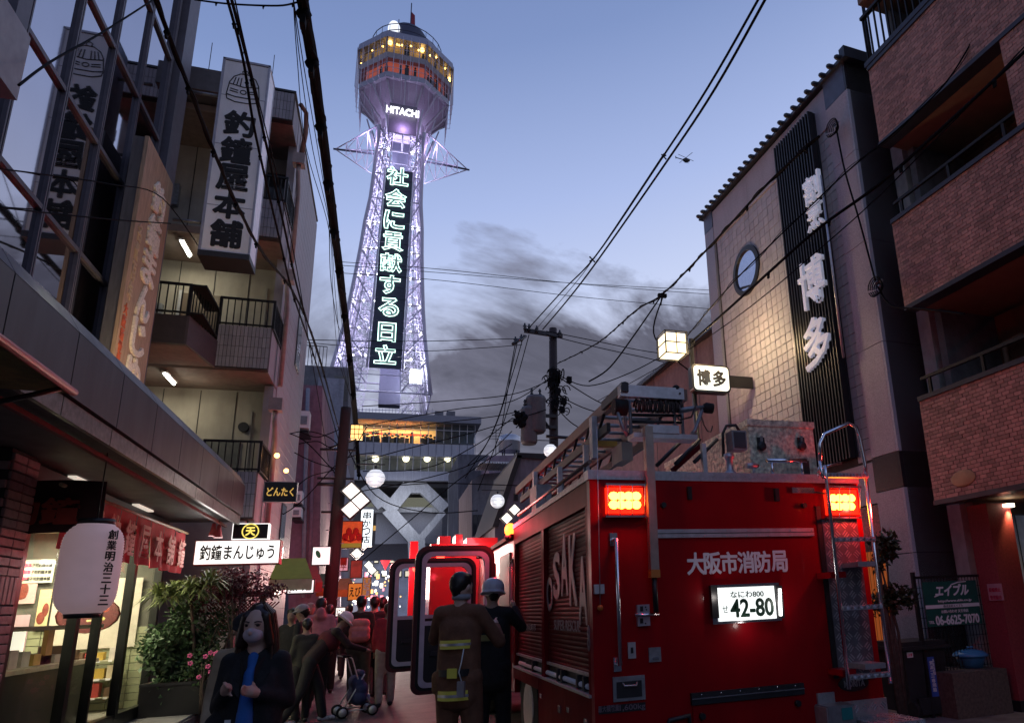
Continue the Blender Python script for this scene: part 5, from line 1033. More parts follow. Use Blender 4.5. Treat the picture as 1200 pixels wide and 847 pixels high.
box('body_core', M_dark, F, X0 + .08, X1 - .02, YT + .08, YC, .5, ZR - .02)
M_side = mat('red_side_shaded', (.16, .004, .008), .5, 0, var=.12, scale=3, dirt=.25, spec=.05)  # same red as the body, darkened to paint in the side's dark reflections
box('side_panel', M_side, F, X0, X0 + .079, YT + .081, YC, 2.26, ZR); box('side_panel', M_red, F, X1 - .019, X1, YT + .081, YC, .5, ZR)
for y0, y1 in ((YT + .081, YT + .15), (7.0, 7.12), (8.68, YC)): box('side_pillar', M_side, F, X0, X0 + .079, y0, y1, .85, 2.258)
for n, (y0, y1) in enumerate(((YT + .155, 6.995), (7.125, 8.675))):
    sm_ = bmesh.new(); bm = sm_; L = y1 - y0
    prof = [(0, -.0190), (-.003, -.015), (-.0045, 0), (-.003, .015), (0, .0190)]; vs = [[bm.verts.new((x, y, z)) for x, z in prof] for y in (-L / 2, L / 2)]
    for k in range(4): bm.faces.new((vs[0][k], vs[0][k + 1], vs[1][k + 1], vs[1][k])).smooth = True
    me = bpy.data.meshes.new('slat'); bm.to_mesh(me); bm.free(); me.materials.append(M_redd)
    sh = box('roller_shutter', M_dark, F, X0 + .045, X0 + .078, y0, y1, .98, 2.258)
    for k in range(32): piece('slat', me, sh, (X0 + .044 - F.location.x, (y0 + y1) / 2 - F.location.y, 1.0 + k * .0395))
    box('shutter_handle_bar', M_alu, sh, X0 + .02, X0 + .044, y0, y1, .975, 1.0)
M_lt = mat('silver_lettering', (.20, .14, .17), .5, .1)
def arcw(a, b): return a, b * (.55 + .0) + (.22 - .9 * a * a) 
for i, ch in enumerate('OSAKA'):
    y = 6.9 - .62 * i * .5 - .04; hz = [.30, .40, .50, .56, .50][i]; zc_ = [1.62, 1.78, 1.86, 1.80, 1.62][i]
    sk = Vector((0, 0, 1)); glyph(ch, .25, hz, (X0 + .026, y, zc_), (0, -1, 0), (0, 0.0, 1), M_lt, F, .002, .03, 'side_letter')
glyph('SUPER RESCUE', .95, .09, (X0 + .026, 6.2, 1.34), (0, -1, 0), (0, 0, 1), M_lt, F, .002, .01, 'side_letter'); glyph('特別救助隊', .7, .07, (X0 + .026, 7.9, 1.30), (0, -1, 0), (0, 0, 1), M_lt, F, .002, .01, 'side_letter')
glyph('8', .07, .18, (X0 - .003, YT + .12, 1.26), (0, -1, 0), (0, 0, 1), M_lt, F, .002, .02, 'side_letter')
# tool niche
box('tool_niche', M_black, F, X0 + .05, X0 + .079, YT + .081, 8.67, .86, .97); box('step_board', M_alu, F, X0 - .02, X0 + .078, YT + .081, 8.67, .84, .86)
mb = MB().cyl((X0 + .03, 5.5, .90), (X0 + .03, 8.5, .90), .022, 8); mb.build('white_pole', M_white, F)
for y in (5.55, 5.75, 6.3, 6.45, 7.1, 7.6): MB().box(X0 + .0, X0 + .05, y, y + .05, .865, .97).build('strap_clip', M_dark, F)
# lower side: locker doors and wheel arch
for y0, y1 in ((YT + .081, 6.2), (6.21, 7.3)): pl = box('locker_door', M_side, F, X0, X0 + .079, y0, y1, .36, .835); box('latch', M_chrome, pl, X0 - .012, X0, y0 + .1, y0 + .2, .62, .68); box('latch', M_chrome, pl, X0 - .012, X0, y1 - .2, y1 - .12, .66, .7)
box('arch_panel', M_side, F, X0, X0 + .079, 7.31, 8.77, .72, .835)
for (x, y, w) in ((X0 + .02, 7.9, .5), (X1 - .52, 7.9, .5), (X0 + .05, 11.6, .3), (X1 - .35, 11.6, .3)):
    wl2 = MB().cyl((x, y, .48), (x + w, y, .48), .48, 24).build('wheel', M_rubber, F); MB().cyl((x - .012, y, .48), (x + .05, y, .48), .26, 18).build('wheel_rim', M_alu, wl2)
box('chassis', M_black, F, X0 + .5, X1 - .5, YT + .2, 12.5, .35, .6)
# rim of checker plate round the roof, real raised bars
M_chk = mat('checker_plate', (.52, .52, .55), .42, .75, var=.15, scale=30, dirt=.2)
def checker(o, u, v, n, w, h, pitch=.075, hgt=.003, bars=3):   # raised diagonal bars on a plate
    mb = MB(); o, u, v, n = (Vector(q) for q in (o, u, v, n)); nu = max(1, int(w / pitch)); nv = max(1, int(h / pitch)); du = w / nu; dv = h / nv
    for i in range(nu):
        for j in range(nv):
            s = 1 if (i + j) % 2 else -1; c = o + u * (i + .5) * du + v * (j + .5) * dv; a = (u + v * s).normalized(); b = n.cross(a)
            for k in range(bars): q = c + b * (k - (bars - 1) / 2) * pitch * .26; mb.obox(q + n * hgt * .5, a, b, pitch * .62, pitch * .11, hgt)
    return mb
box('roof_rim', M_chk, F, X0 - .012, X1 + .012, YT - .012, YT + .1, ZR, ZR + .075); box('roof_rim_side', M_steel, F, X0 - .012, X0 + .1, YT + .101, YC, ZR, ZR + .05); box('roof_plate', M_alu, F, X0 + .1, X1, YT + .1, YC, ZR, ZR + .04)
checker((X0, YT - .012, ZR + .004), (1, 0, 0), (0, 0, 1), (0, -1, 0), X1 - X0, .068, .066).build('rim_tread', M_chk, F, kind='stuff')
# lamps
M_led = emat('led_hot', (1, .60, .05), 8); M_lens = mat('red_lens', (.4, .01, .01), .2, emis=(1, .02, .005), es=1.7, coat=1)
for n, (x0, y0, x1, y1) in enumerate(((713, 576, 748, 598), (970, 578.5, 998, 599.5))):
    lm = trect(x0 - 4, y0 - 4, x1 + 4, y1 + 4, 'rear_lamp', M_lens, F, -.04, .045)
    trect(x0 - 6, y0 - 8, x1 + 6, y0 - 5.5, 'lamp_guard', M_chrome, lm, -.07, .07); trect(x0 - 6, y1 + 7, x1 + 6, y1 + 9, 'lamp_guard', M_chrome, lm, -.07, .07)
    for k in range(4): xx = x0 - 4 + (x1 - x0 + 8) * k / 3; a = t5(xx, y0 - 6); b = t5(xx, y1 + 8); MB().cyl((a.x, YT - .075, a.z), (b.x, YT - .075, b.z), .0035, 5).build('guard_wire', M_chrome, lm)
    for j in range(2):
        for k in range(4): a = t5(x0 + (x1 - x0) * (k + .5) / 4, y0 + (y1 - y0) * (.27 + .46 * j)); MB().ball((a.x, YT - .042, a.z), .040, .012, .034, 10).build('led', M_led, lm)
    a = t5((x0 + x1) / 2, (y0 + y1) / 2); light('lamp_glow', 'POINT', (a.x + (.0 if n == 0 else .22), YT - (.14 if n == 0 else .3), a.z), 3.6 if n == 0 else 20, (1, .03, .02), .05, lm)
# plate
pl = trect(831, 684, 911, 729, 'plate_housing', M_chrome, F, -.05, .05); 
for x0, x1 in ((829.5, 837), (905, 912.5)): trect(x0, 686, x1, 724, 'housing_cheek', M_black, pl, -.075, .04)
pf = trect(838, 687.5, 904, 726, 'number_plate', emat('plate_white_glow', (.95, 1, .98), .95), F, -.065, .012)  # plate face glows itself, standing in for the light of its lamps
M_gr = mat('plate_green', (.005, .04, .02), .5); a = t5(871, 696); glyph('なにわ800', .30, .052, (a.x, YT - .067, a.z), (1, 0, 0), (0, 0, 1), M_gr, pf, .002, .012); a = t5(845.5, 713.5); glyph('せ', .05, .055, (a.x, YT - .067, a.z), (1, 0, 0), (0, 0, 1), M_gr, pf, .002, .0)
a = t5(877, 711.5); glyph('42-80', .385, .135, (a.x, YT - .067, a.z), (1, 0, 0), (0, 0, 1), M_gr, pf, .002, .028)
MB().cyl((t5(908, 690).x, YT - .08, t5(908, 690).z), (t5(909, 721).x, YT - .08, t5(909, 721).z), .012, 8).build('plate_lamp', emat('plate_lamp_lit', (1, 1, .95), 8), pl)
for px, py in ((908, 706), (835, 700), (871, 733)): a = t5(px, py); light('plate_glow', 'POINT', (a.x, YT - .14, a.z), .35, (1, .9, .85), .02, pl)
# lettering on the back
tx = '大阪市消防局'; x0, x1 = 805.5, 923
for i, ch in enumerate(tx):
    px = x0 + (x1 - x0) * (i + .5) / 6; a = t5(px, 660 - i * .55); glyph(ch, .148, .168, (a.x, YT - .001, a.z), (1, 0, 0), (0, 0, 1), M_white, F, .002, .03, 'character')
# trims, latches, boxes
st = trect(769, 619.5, 952.5, 629, 'chrome_strip', M_alu, F, -.02, .02); trect(769, 623.8, 952.5, 624.6, 'strip_groove', M_dark, st, -.0225, .003)
for i in range(8): a = t5(775 + i * 25, 621.5); MB().ball((a.x, YT - .021, a.z), .006, n=6).build('rivet', M_alu, st); a = t5(775 + i * 25, 627.5); MB().ball((a.x, YT - .021, a.z), .006, n=6).build('rivet', M_alu, st)
a = t5(718.5, 632); b = t5(723, 778); MB().tube([(a.x, YT, a.z), (a.x, YT - .08, a.z), (b.x, YT - .08, b.z), (b.x, YT, b.z)], .018, 10).build('grab_rail', M_chrome, F)
for q in (a, b): MB().box(q.x - .03, q.x + .03, YT - .015, YT, q.z - .05, q.z + .05).build('rail_mount', M_chrome, F)
# hanging line with orange bob, small bracket
a = t5(699.5, 500, YT - .04); b = t5(703.5, 712, YT - .04); MB().cyl(a, b, .0035, 5).build('hanging_line', M_alu, F); MB().ball(b, .024, n=10).build('orange_bob', mat('bob_orange', (.55, .14, .02), .5), F); trect(695.5, 684.5, 707, 695.5, 'line_bracket', M_alu, F, -.03, .03)
# support channel with latch
a = t5(759, 500, YT - .06); b = t5(766.5, 670, YT - .06); mb = MB(); hw = .034
mb.add([(a.x - hw, YT - .09, a.z), (a.x + hw, YT - .09, a.z), (b.x + hw, YT - .09, b.z), (b.x - hw, YT - .09, b.z), (a.x - hw, YT - .03, a.z), (a.x + hw, YT - .03, a.z), (b.x + hw, YT - .03, b.z), (b.x - hw, YT - .03, b.z)], [(0, 1, 2, 3), (7, 6, 5, 4), (0, 4, 5, 1), (1, 5, 6, 2), (2, 6, 7, 3), (3, 7, 4, 0)])
ch = mb.build('support_channel', mat('channel_aluminium', (.42, .38, .33), .4, .75, var=.15, scale=12, dirt=.3), F); c = t5(766.5, 672, YT - .06); MB().box(c.x - .038, c.x + .038, YT - .095, YT - .028, c.z - .03, c.z + .03).build('amber_end', mat('amber_tape', (.45, .18, .03), .5), ch)
d = t5(769, 717, YT - .06); MB().cyl(c, d, .022, 8).build('black_sleeve', M_black, ch)
lt = trect(745.5, 708, 760, 733, 'latch_plate', mat('latch_zinc', (.5, .5, .56), .35, .7), F, -.03, .03); a = t5(741, 720.5); b = t5(769, 719.5); MB().cyl((a.x, YT - .06, a.z), (b.x, YT - .06, b.z), .013, 8).build('latch_bar', M_chrome, lt)
for px, py in ((748.5, 713), (748.5, 727)): trect(px, py - 3, px + 3.5, py + 3, 'latch_slot', M_black, lt, -.035, .01)
for px, py in ((755, 711), (756, 714), (755, 730)): a = t5(px, py); MB().ball((a.x, YT - .031, a.z), .007, n=6).build('bolt', M_dark, lt)
for x0, y0, x1, y1, nm, m in ((735.5, 752, 744.5, 771, 'small_latch', M_alu), (760, 758, 774, 775, 'key_plate', M_steel), (718, 791.5, 755.5, 820.5, 'recess_frame', M_steel)):
    o = trect(x0, y0, x1, y1, nm, m, F, -.012, .012)
    if nm == 'recess_frame':
        trect(x0 + 4, y0 + 6, x1 - 4, y1 - 4, 'recess_pan', M_dark, o, -.016, .006); a = t5(729, 803); b = t5(746, 802); MB().tube([(a.x, YT - .012, a.z + .02), (a.x + .01, YT - .03, a.z), (b.x - .01, YT - .03, b.z), (b.x, YT - .012, b.z + .02)], .007, 6).build('pull_handle', M_alu, o)
        for fx in (0.05, .5, .95):
            for fy in (.06, .94): q = t5(x0 + (x1 - x0) * fx, y0 + (y1 - y0) * fy); MB().ball((q.x, YT - .013, q.z), .005, n=6).build('rivet', M_chrome, o)
    elif nm == 'small_latch': trect(x0 + 3, y0 + 6, x1 - 3, y1 - 6, 'latch_slot', M_black, o, -.015, .005)
    else: trect(x0 + 4, y1 - 6, x1 - 3, y1 - 3, 'key_lever', M_chrome, o, -.02, .008)
pb = trect(701.5, 824.5, 756.5, 834, 'load_label', M_black, F, -.004, .004)
a = t5(713, 829.5); glyph('最大積載量', .16, .045, (a.x, YT - .005, a.z), (1, 0, 0), (0, 0, 1), M_lt, pb, .001, .01); a = t5(741, 828.5); glyph('1,600kg', .2, .05, (a.x, YT - .005, a.z), (1, 0, 0), (0, 0, 1), M_lt, pb, .001, .01)
for px, py in ((807, 578), (909, 580)): trect(px - 2.3, py - 7.5, px + 2.3, py + 7.5, 'rubber_stop', M_rubber, F, -.03, .03)
for px, py in ((776.5, 592), (941, 592.5)): a = t5(px, py); MB().cyl((a.x, YT, a.z), (a.x, YT - .035, a.z), .022, 12).build('knob', M_black, F)
hg = trect(927, 571.5, 953, 578, 'hinge_arm', M_chrome, F, -.02, .02); a = t5(953, 577); b = t5(966, 579); MB().cyl((a.x, YT - .03, a.z), (b.x, YT - .03, b.z), .008, 6).build('hinge_rod', M_black, hg)
# lower hatch with black rail
a = t5(809, 819); b = t5(941, 813); hr = MB().box(a.x, b.x, YT - .03, YT, a.z - .04, a.z + .045).build('hatch_rail', M_dark, F); MB().box(a.x, b.x, YT - .036, YT - .03, a.z + .0, a.z + .008).build('rail_highlight_strip', M_chrome, hr)
for i in range(6): q = a.x + (b.x - a.x) * (i + .5) / 6; MB().ball((q, YT - .031, a.z + .03), .006, n=6).build('rivet', M_chrome, hr)
hd = box('hatch_door', M_red, F, a.x + .01, b.x, YT - .018, YT, ZB + .01, a.z - .045)
for px, py in ((821, 838), (932.5, 823)): q = t5(px, py); MB().cyl((q.x, YT - .018, q.z), (q.x, YT - .05, q.z), .024, 12).build('knob', M_black, hd)
q = t5(792, 842); MB().tube([(q.x - .1, YT - .02, q.z - .1), (q.x - .06, YT - .03, q.z), (q.x + .1, YT - .03, q.z + .02), (q.x + .1, YT - .02, q.z - .1)], .02, 6).build('tow_loop', M_dark, F)
# checker backing, black joint and ladder
a0 = t5(959, 609); a1 = t5(1003, 608); b0 = t5(975, 792); b1 = t5(1019, 787)
bk_ = box('ladder_backing', mat('backing_plate', (.20, .20, .23), .4, .7, var=.15), F, a0.x + .03, a1.x + .0, YT - .012, YT, b0.z, a0.z)
checker((a0.x + .03, YT - .012, b0.z), (1, 0, 0), (0, 0, 1), (0, -1, 0), a1.x - a0.x - .03, a0.z - b0.z, .085).build('backing_tread', M_chk, bk_, kind='stuff')
box('body_joint', M_black, F, a0.x - .02, a0.x + .028, YT - .008, YT + .001, b0.z - .02, a0.z + .12)
for py in (675, 786): trect(957 + (py - 675) * .12, py - 4, 975 + (py - 675) * .1, py + 3, 'ladder_bracket', M_red, F, -.2, .2)
YL = YT - .24
def tl_(px, py): return P(px, py, 1, YL)
LD = thing('rear_ladder', 'chrome climbing ladder fixed up the back of the nearest fire engine', 'ladder', (tl_(1000, 700).x, YL, .6))
l0 = tl_(968, 556); l1 = tl_(995, 807); r0 = tl_(1014, 556); r1 = tl_(1044, 800)
lx_, rx_ = l0.x, r0.x; lp = [(lx_ + (l1.x - l0.x), YL, l1.z), (lx_, YL, l0.z)]
tp = [tl_(961, 540), tl_(961, 520), tl_(966, 509), tl_(994, 496), tl_(1003, 500), tl_(1007, 512), tl_(1014, 545)]
MB().tube([(l1.x, YL, l1.z), (l0.x, YL, l0.z), tl_(967, 545)], .017, 10).build('stile', M_chrome, LD); MB().tube([(r1.x, YL, r1.z), (r0.x, YL, r0.z)], .017, 10).build('stile', M_chrome, LD)
MB().tube(tp + [r0], .017, 10).build('hand_loop', M_chrome, LD); MB().tube([tp[0], tl_(963, 556), tl_(966, 560)], .017, 10).build('hand_loop', M_chrome, LD)
for py, xa, xb in ((558, 969, 1015), (632.5, 977, 1023.5), (712, 985.5, 1032), (792, 993.5, 1041)):
    a = tl_(xa, py + .5); b = tl_(xb, py - 2.0); z = (a.z + b.z) / 2; rg = MB().box(a.x, b.x, YL - .03, YL + .03, z - .018, z + .018).build('rung', M_chk, LD)
    checker((a.x, YL - .03, z - .016), (1, 0, 0), (0, 0, 1), (0, -1, 0), b.x - a.x, .032, .032).build('rung_tread', M_chrome, rg, kind='stuff')
for py, xa in ((660, 1029), (779, 1038)): a = tl_(xa, py); MB().box(a.x - .2, a.x, YL, YT, a.z - .02, a.z + .02).build('stand_off', M_alu, LD)
# rear step, corner box, emblem
el = t5(1000, 800); MB().lathe((el.x, YT - .008, el.z), [(.001, -.006), (.14, -.005), (.15, 0), (.15, .008)], 24, ax=1).build('oval_emblem', M_black, F).scale = (1, 1, 1)
emb = bpy.data.objects[-1] if False else None
for o in F.children:
    if o.name.startswith('oval_emblem'):
        cz_ = el.z - F.location.z
        for v in o.data.vertices: v.co.z = cz_ + (v.co.z - cz_) * .42
        glyph('MORITA', .2, .05, (el.x, YT - .016, el.z), (1, 0, 0), (0, 0, 1), M_alu, o, .002, .02)
a = t5(985, 822); b = t5(1038, 822); box('step_riser', M_chk, F, a.x, b.x, YT - .014, YT, a.z - .12, a.z + .0)
checker((a.x, YT - .014, a.z - .12), (1, 0, 0), (0, 0, 1), (0, -1, 0), b.x - a.x, .12, .08).build('riser_tread', M_chrome, F, kind='stuff')
sp = box('rear_step', M_chk, F, a.x + .03, b.x + .03, YT - .42, YT - .016, a.z - .17, a.z - .12); checker((a.x + .03, YT - .42, a.z - .12), (1, 0, 0), (0, 1, 0), (0, 0, 1), b.x - a.x, .4, .08).build('step_tread', M_chrome, sp, kind='stuff')
checker((a.x + .03, YT - .42, a.z - .17), (1, 0, 0), (0, 0, 1), (0, -1, 0), b.x - a.x, .05, .05).build('step_edge_tread', M_chrome, sp, kind='stuff'); box('step_skirt', M_red, F, a.x + .03, b.x + .03, YT - .40, YT, a.z - .32, a.z - .175)
c0 = t5(955, 823); cb = box('corner_box', M_steel, F, c0.x, c0.x + .25, YT - .18, YT, c0.z - .3, c0.z - .01); box('teal_label', mat('teal', (.02, .22, .22), .5), cb, c0.x + .12, c0.x + .22, YT - .184, YT - .18, c0.z - .12, c0.z - .03); box('chequer_side', M_chk, cb, c0.x - .01, c0.x, YT - .17, YT, c0.z - .3, c0.z - .02); box('box_flange', M_chk, cb, c0.x + .02, c0.x + .18, YT - .02, YT, c0.z - .01, c0.z + .07)
box('bumper', M_red, F, X0, X1, YT, YT + .3, .30, ZB)
# ---- roof: locker box, work lamp, handles, camera
YB2 = YT + .28
a = P(881, 553, 1, YB2); b = P(958, 553, 1, YB2); tz = P(900, 496, 1, YB2).z; M_box = mat('swirl_plate', (.72, .70, .56), .4, .7, var=.5, scale=26, bump=.5, bscale=30)
RB = thing('roof_locker', 'dimpled metal locker box with two black latches on the fire engine roof', 'locker', ((a.x + b.x) / 2, YB2, ZR))
MB().box(a.x, b.x, YB2, 7.6, ZR + .04, tz - .03).build('box_body', M_box, RB); MB().box(a.x - .012, b.x + .012, YB2 - .012, 7.61, tz - .03, tz + .03).build('lid', M_box, RB)
checker((a.x, YB2, ZR + .05), (1, 0, 0), (0, 0, 1), (0, -1, 0), b.x - a.x, tz - ZR - .08, .05, .003, 1).build('dimples', M_box, RB, kind='stuff'); checker((a.x, 7.6, ZR + .05), (0, -1, 0), (0, 0, 1), (-1, 0, 0), 7.6 - YB2, tz - ZR - .08, .06, .003, 1).build('dimples', M_box, RB, kind='stuff')
for px in (891, 938): q = P(px, 519, 1, YB2); lc = MB().box(q.x - .035, q.x + .035, YB2 - .02, YB2, q.z - .06, q.z + .05).build('latch', M_black, RB); MB().lathe((q.x, YB2 - .025, q.z - .035), [(.018, -.012), (.042, -.01), (.042, .01), (.018, .012)], 14, ax=1).build('latch_ring', M_dark, lc); MB().box(q.x - .014, q.x + .014, YB2 - .03, YB2 - .02, q.z - .0, q.z + .06).build('latch_tongue', M_chrome, lc)
a = t5(895, 541, YT + .1); b = t5(941, 541, YT + .1); HB = MB().cyl((a.x, YT + .05, a.z), (b.x, YT + .05, b.z), .02, 10)
for q in (a, b): HB.cyl((q.x + (.05 if q is a else -.05), YT + .05, ZR + .05), (q.x + (.05 if q is a else -.05), YT + .05, q.z), .014, 8)
HB.build('roof_handle', M_chrome, F)
a = t5(958, 553, YT); b = t5(983, 543, YT); MB().tube([(a.x, YT, ZR + .05), (a.x, YT - .02, a.z + .03), (b.x, YT - .04, b.z)], .013, 8).build('roof_handle', M_chrome, F); trect(950, 537, 956, 553, 'hinge_block', M_dark, F, .1, .05)
q = t5(853, 520, YT + .1); WL = thing('work_lamp', 'square grey work lamp on a short post at the engine roof edge', 'lamp', (q.x, YT + .1, ZR + .07))
MB().lathe((q.x, YT + .1, 0), [(.07, ZR + .07), (.05, ZR + .1), (.03, ZR + .12), (.03, q.z - .14), (.045, q.z - .13), (.045, q.z - .09)], 12).build('post', M_alu, WL)
mb = MB().box(q.x - .005, q.x + .135, YT - .0, YT + .12, q.z - .07, q.z + .10); mb.build('housing', M_steel, WL); MB().box(q.x + .01, q.x + .12, YT - .008, YT, q.z - .055, q.z + .085).build('lens', mat('lamp_lens_grey', (.08, .08, .09), .15), WL)
MB().tube([P(848, 535, 1, YT + .15), P(847, 508, 1, YT + .15), P(851, 499, 1, YT + .15), P(862, 498, 1, YT + .15), P(867, 506, 1, YT + .15)], .014, 8).build('handle', M_black, WL)
q = t5(878, 546, YT + .1); CM = thing('rear_camera', 'small silver camera on the roof edge beside the work lamp', 'camera', (q.x, YT + .1, ZR + .07)); MB().cyl((q.x - .04, YT + .08, q.z), (q.x + .06, YT + .08, q.z), .025, 10).build('camera_body', M_alu, CM); MB().cyl((q.x + .03, YT + .08, ZR + .07), (q.x + .03, YT + .08, q.z), .012, 6).build('bracket', M_alu, CM); MB().cyl((q.x + .06, YT + .08, q.z), (q.x + .075, YT + .08, q.z), .018, 10).build('lens', M_black, CM)
# ---- roof ladder and its gantry
XL0, XL1 = P(728, 455, 1, 5.35).x, P(838, 462, 1, 5.35).x; ZL = P(728, 458, 1, 5.35).z
LR = thing('roof_ladder', 'long aluminium extension ladder lying along the fire engine roof', 'ladder', ((XL0 + XL1) / 2, 7, ZL)); M_lad = mat('ladder_alloy_reddish', (.22, .14, .12), .4, .7, var=.15, dirt=.2)
XR = XL0 + .56
for x, m in ((XL0, M_lad), (XR, M_lad)): MB().box(x, x + .045, 5.35, 10.6, ZL - .05, ZL + .05).build('ladder_rail', m, LR); MB().box(x, x + .035, 5.8, 10.2, ZL - .24, ZL - .16).build('lower_rail', M_dark, LR)
for i in range(17): MB().cyl((XL0 + .02, 5.6 + i * .3, ZL - .0), (XR + .02, 5.6 + i * .3, ZL - .0), .018, 8).build('ladder_rung', M_steel, LR)
for i in range(9):
    y = 5.9 + i * .5; MB().cyl((XL0 + .02, y, ZL - .03), (XL0 + .02, y + .25, ZL - .18), .014, 6).cyl((XR + .02, y, ZL - .03), (XR + .02, y + .25, ZL - .18), .014, 6).build('lattice_strut', M_dark, LR)
for y in (6.1, 8.9): MB().box(XL0 - .05, XL0 + .0, y, y + .10, ZL - .42, ZL - .02).build('side_bracket', M_alu, LR)
MB().box(XL0 - .03, XL0 + .2, 6.12, 6.2, ZL - .30, ZL - .25).build('amber_bar', mat('amber_plastic', (.5, .28, .03), .5), LR)
GN = thing('ladder_gantry', 'aluminium gantry with rollers and coiled rope at the rear of the roof', 'gantry', (2.3, 5.4, ZR)); YG = 5.3
a = P(726, 460, 1, YG); b = P(800, 462, 1, YG); z0 = P(728, 465, 1, YG).z; z1 = P(728, 451.5, 1, YG).z
MB().box(a.x, b.x, YG - .03, YG + .05, z0, z1).build('end_beam', M_alu, GN)
for q in (a, b): MB().ball((q.x + (.05 if q is a else -.06), YG, z1), .035, n=10).build('rubber_stop', M_rubber, GN); MB().cyl((q.x + (.04 if q is a else -.04), YG - .032, (z0 + z1) / 2), (q.x + (.04 if q is a else -.04), YG - .036, (z0 + z1) / 2), .01, 8).build('bolt', M_dark, GN)
MB().obox(P(720, 465, 1, YG + .25), (0, 1, 0), (0, 0, 1), .6, .08, .06).build('side_arm', M_dark, GN)
h0 = P(740, 511, 1, YG); h1 = P(814, 511, 1, YG); MB().box(h0.x, h1.x, YG - .06, YG + .1, h0.z - .02, h0.z + .02).build('cross_bar', M_alu, GN); q0 = P(756, 509, 1, YG); q1 = P(792, 501, 1, YG); MB().box(q0.x, q1.x, YG - .07, YG + .1, q0.z, q1.z).build('top_tray', M_alu, GN)
for x in (738, 744, 797, 806): a = P(x, 508, 1, YG); MB().cyl((a.x, YG + .1, a.z), (a.x, YG + .1, z0), .016, 8).build('upright', M_steel, GN)
a = P(736, 508, 1, YG); b = P(722, 478, 1, YG); MB().tube([a, (a.x - .04, YG, a.z + .03), b], .016, 8).build('curved_leg', M_steel, GN); a = P(811, 508, 1, YG); b = P(823, 480, 1, YG); MB().tube([a, (a.x + .03, YG, a.z + .03), b], .016, 8).build('curved_leg', M_steel, GN)
for py in (486, 494): a = P(740, py, 1, YG + .1); b = P(800, py + 1, 1, YG + .1); MB().cyl(a, b, .014, 8).build('spacer_bar', M_dark, GN)
a = P(727, 476, 1, YG); MB().lathe((0, 0, 0), [(.001, -.05), (.06, -.05), (.075, -.02), (.075, .02), (.06, .05), (.001, .05)], 16, ax=0)
mb = MB().cyl((a.x - .05, YG + .03, a.z), (a.x + .06, YG + .03, a.z), .07, 16); mb.build('roller', M_rubber, GN)
# rope coil on a bar
a = P(746, 474, 1, YG); b = P(800, 476, 1, YG); RP_ = thing('rope_coil', 'brown rope wound round the bar of the roof gantry', 'rope', ((a.x + b.x) / 2, YG, a.z)); pts = []
rnd = random.Random(4)
for i in range(260): f = i / 259; t = i * .5; r = .045 + .008 * math.sin(i * .21); pts.append((a.x + (b.x - a.x) * f, YG + .03 + r * math.cos(t), a.z + (b.z - a.z) * f + r * math.sin(t)))
MB().tube(pts, .009, 5).build('windings', mat('rope_brown', (.06, .045, .04), .9, var=.4, scale=60), RP_); MB().tube([(b.x - .1, YG - .02, b.z - .05), (b.x - .05, YG - .03, b.z - .13), (b.x + .06, YG - .03, b.z - .1), (b.x + .12, YG - .02, b.z + .02)], .008, 5).build('loose_end', MT['rope_brown'], RP_)
a = P(796, 481, 1, YG); b = P(824, 477, 1, YG); NZ = thing('water_nozzle', 'dark nozzle pipe with a round black end sticking out of the gantry', 'nozzle', b); MB().tube([a, a.lerp(b, .5), b], [.03, .022, .018], 10).build('pipe', M_steel, NZ); c = P(831, 478.5, 1, YG); MB().tube([b, b.lerp(c, .4), c + Vector((.03, 0, 0))], [.03, .048, .045], 14).build('nozzle_tip', M_rubber, NZ)
a = P(826, 488, 1, YG); MB().tube([P(821, 484, 1, YG), P(825, 498, 1, YG), P(829, 505, 1, YG), P(833, 506, 1, YG), P(835, 499, 1, YG)], .006, 5).build('hook_cord', M_black, NZ)
# other roof pieces: handrail pipe, red lockers, frames
a = P(691, 541, 1, 5.45); zz_ = a.z; MB().cyl((a.x, 5.45, zz_), (a.x, 8.8, zz_), .018, 8).build('roof_rail', M_lad, F)
for y in (5.6, 6.4, 7.2, 8.0, 8.7): MB().cyl((a.x, y, ZR), (a.x, y, zz_), .012, 6).build('rail_post', M_steel, F)
box('roof_locker_red', M_red, F, 1.85, 2.1, 6.2, 8.6, ZR + .04, ZR + .25); box('roof_box', M_steel, F, 1.62, 1.8, 8.1, 8.5, ZR + .04, ZR + .45)
box('stacked_boards', mat('board_pale', (.45, .38, .3), .6), F, 1.9, 2.0, 5.7, 6.0, ZR + .26, ZR + .42)
for k, (x, y) in enumerate(((1.72, 6.3), (1.72, 7.4))): box('roof_bracket', M_alu, F, x, x + .05, y, y + .05, ZR, ZL - .25)
mb = MB(); 
for k in range(3): a = P(770 + k * 22, 545 - k * 2, 1, 5.6); b = P(800 + k * 20, 515, 1, 5.9); mb.cyl(a, b, .02, 6)
mb.build('stay_bars', M_dark, F); a = P(826, 552, 1, 5.5); b = P(826, 520, 1, 5.5); MB().box(a.x - .02, a.x + .02, 5.48, 5.52, ZR, b.z).build('roof_post', M_alu, F); MB().obox((P(790, 552, 1, 5.6) + P(818, 522, 1, 5.9)) / 2, (0, 1, 0), P(818, 522, 1, 5.9) - P(780, 556, 1, 5.6), .06, .55, .05).build('red_strut', M_redd, F)
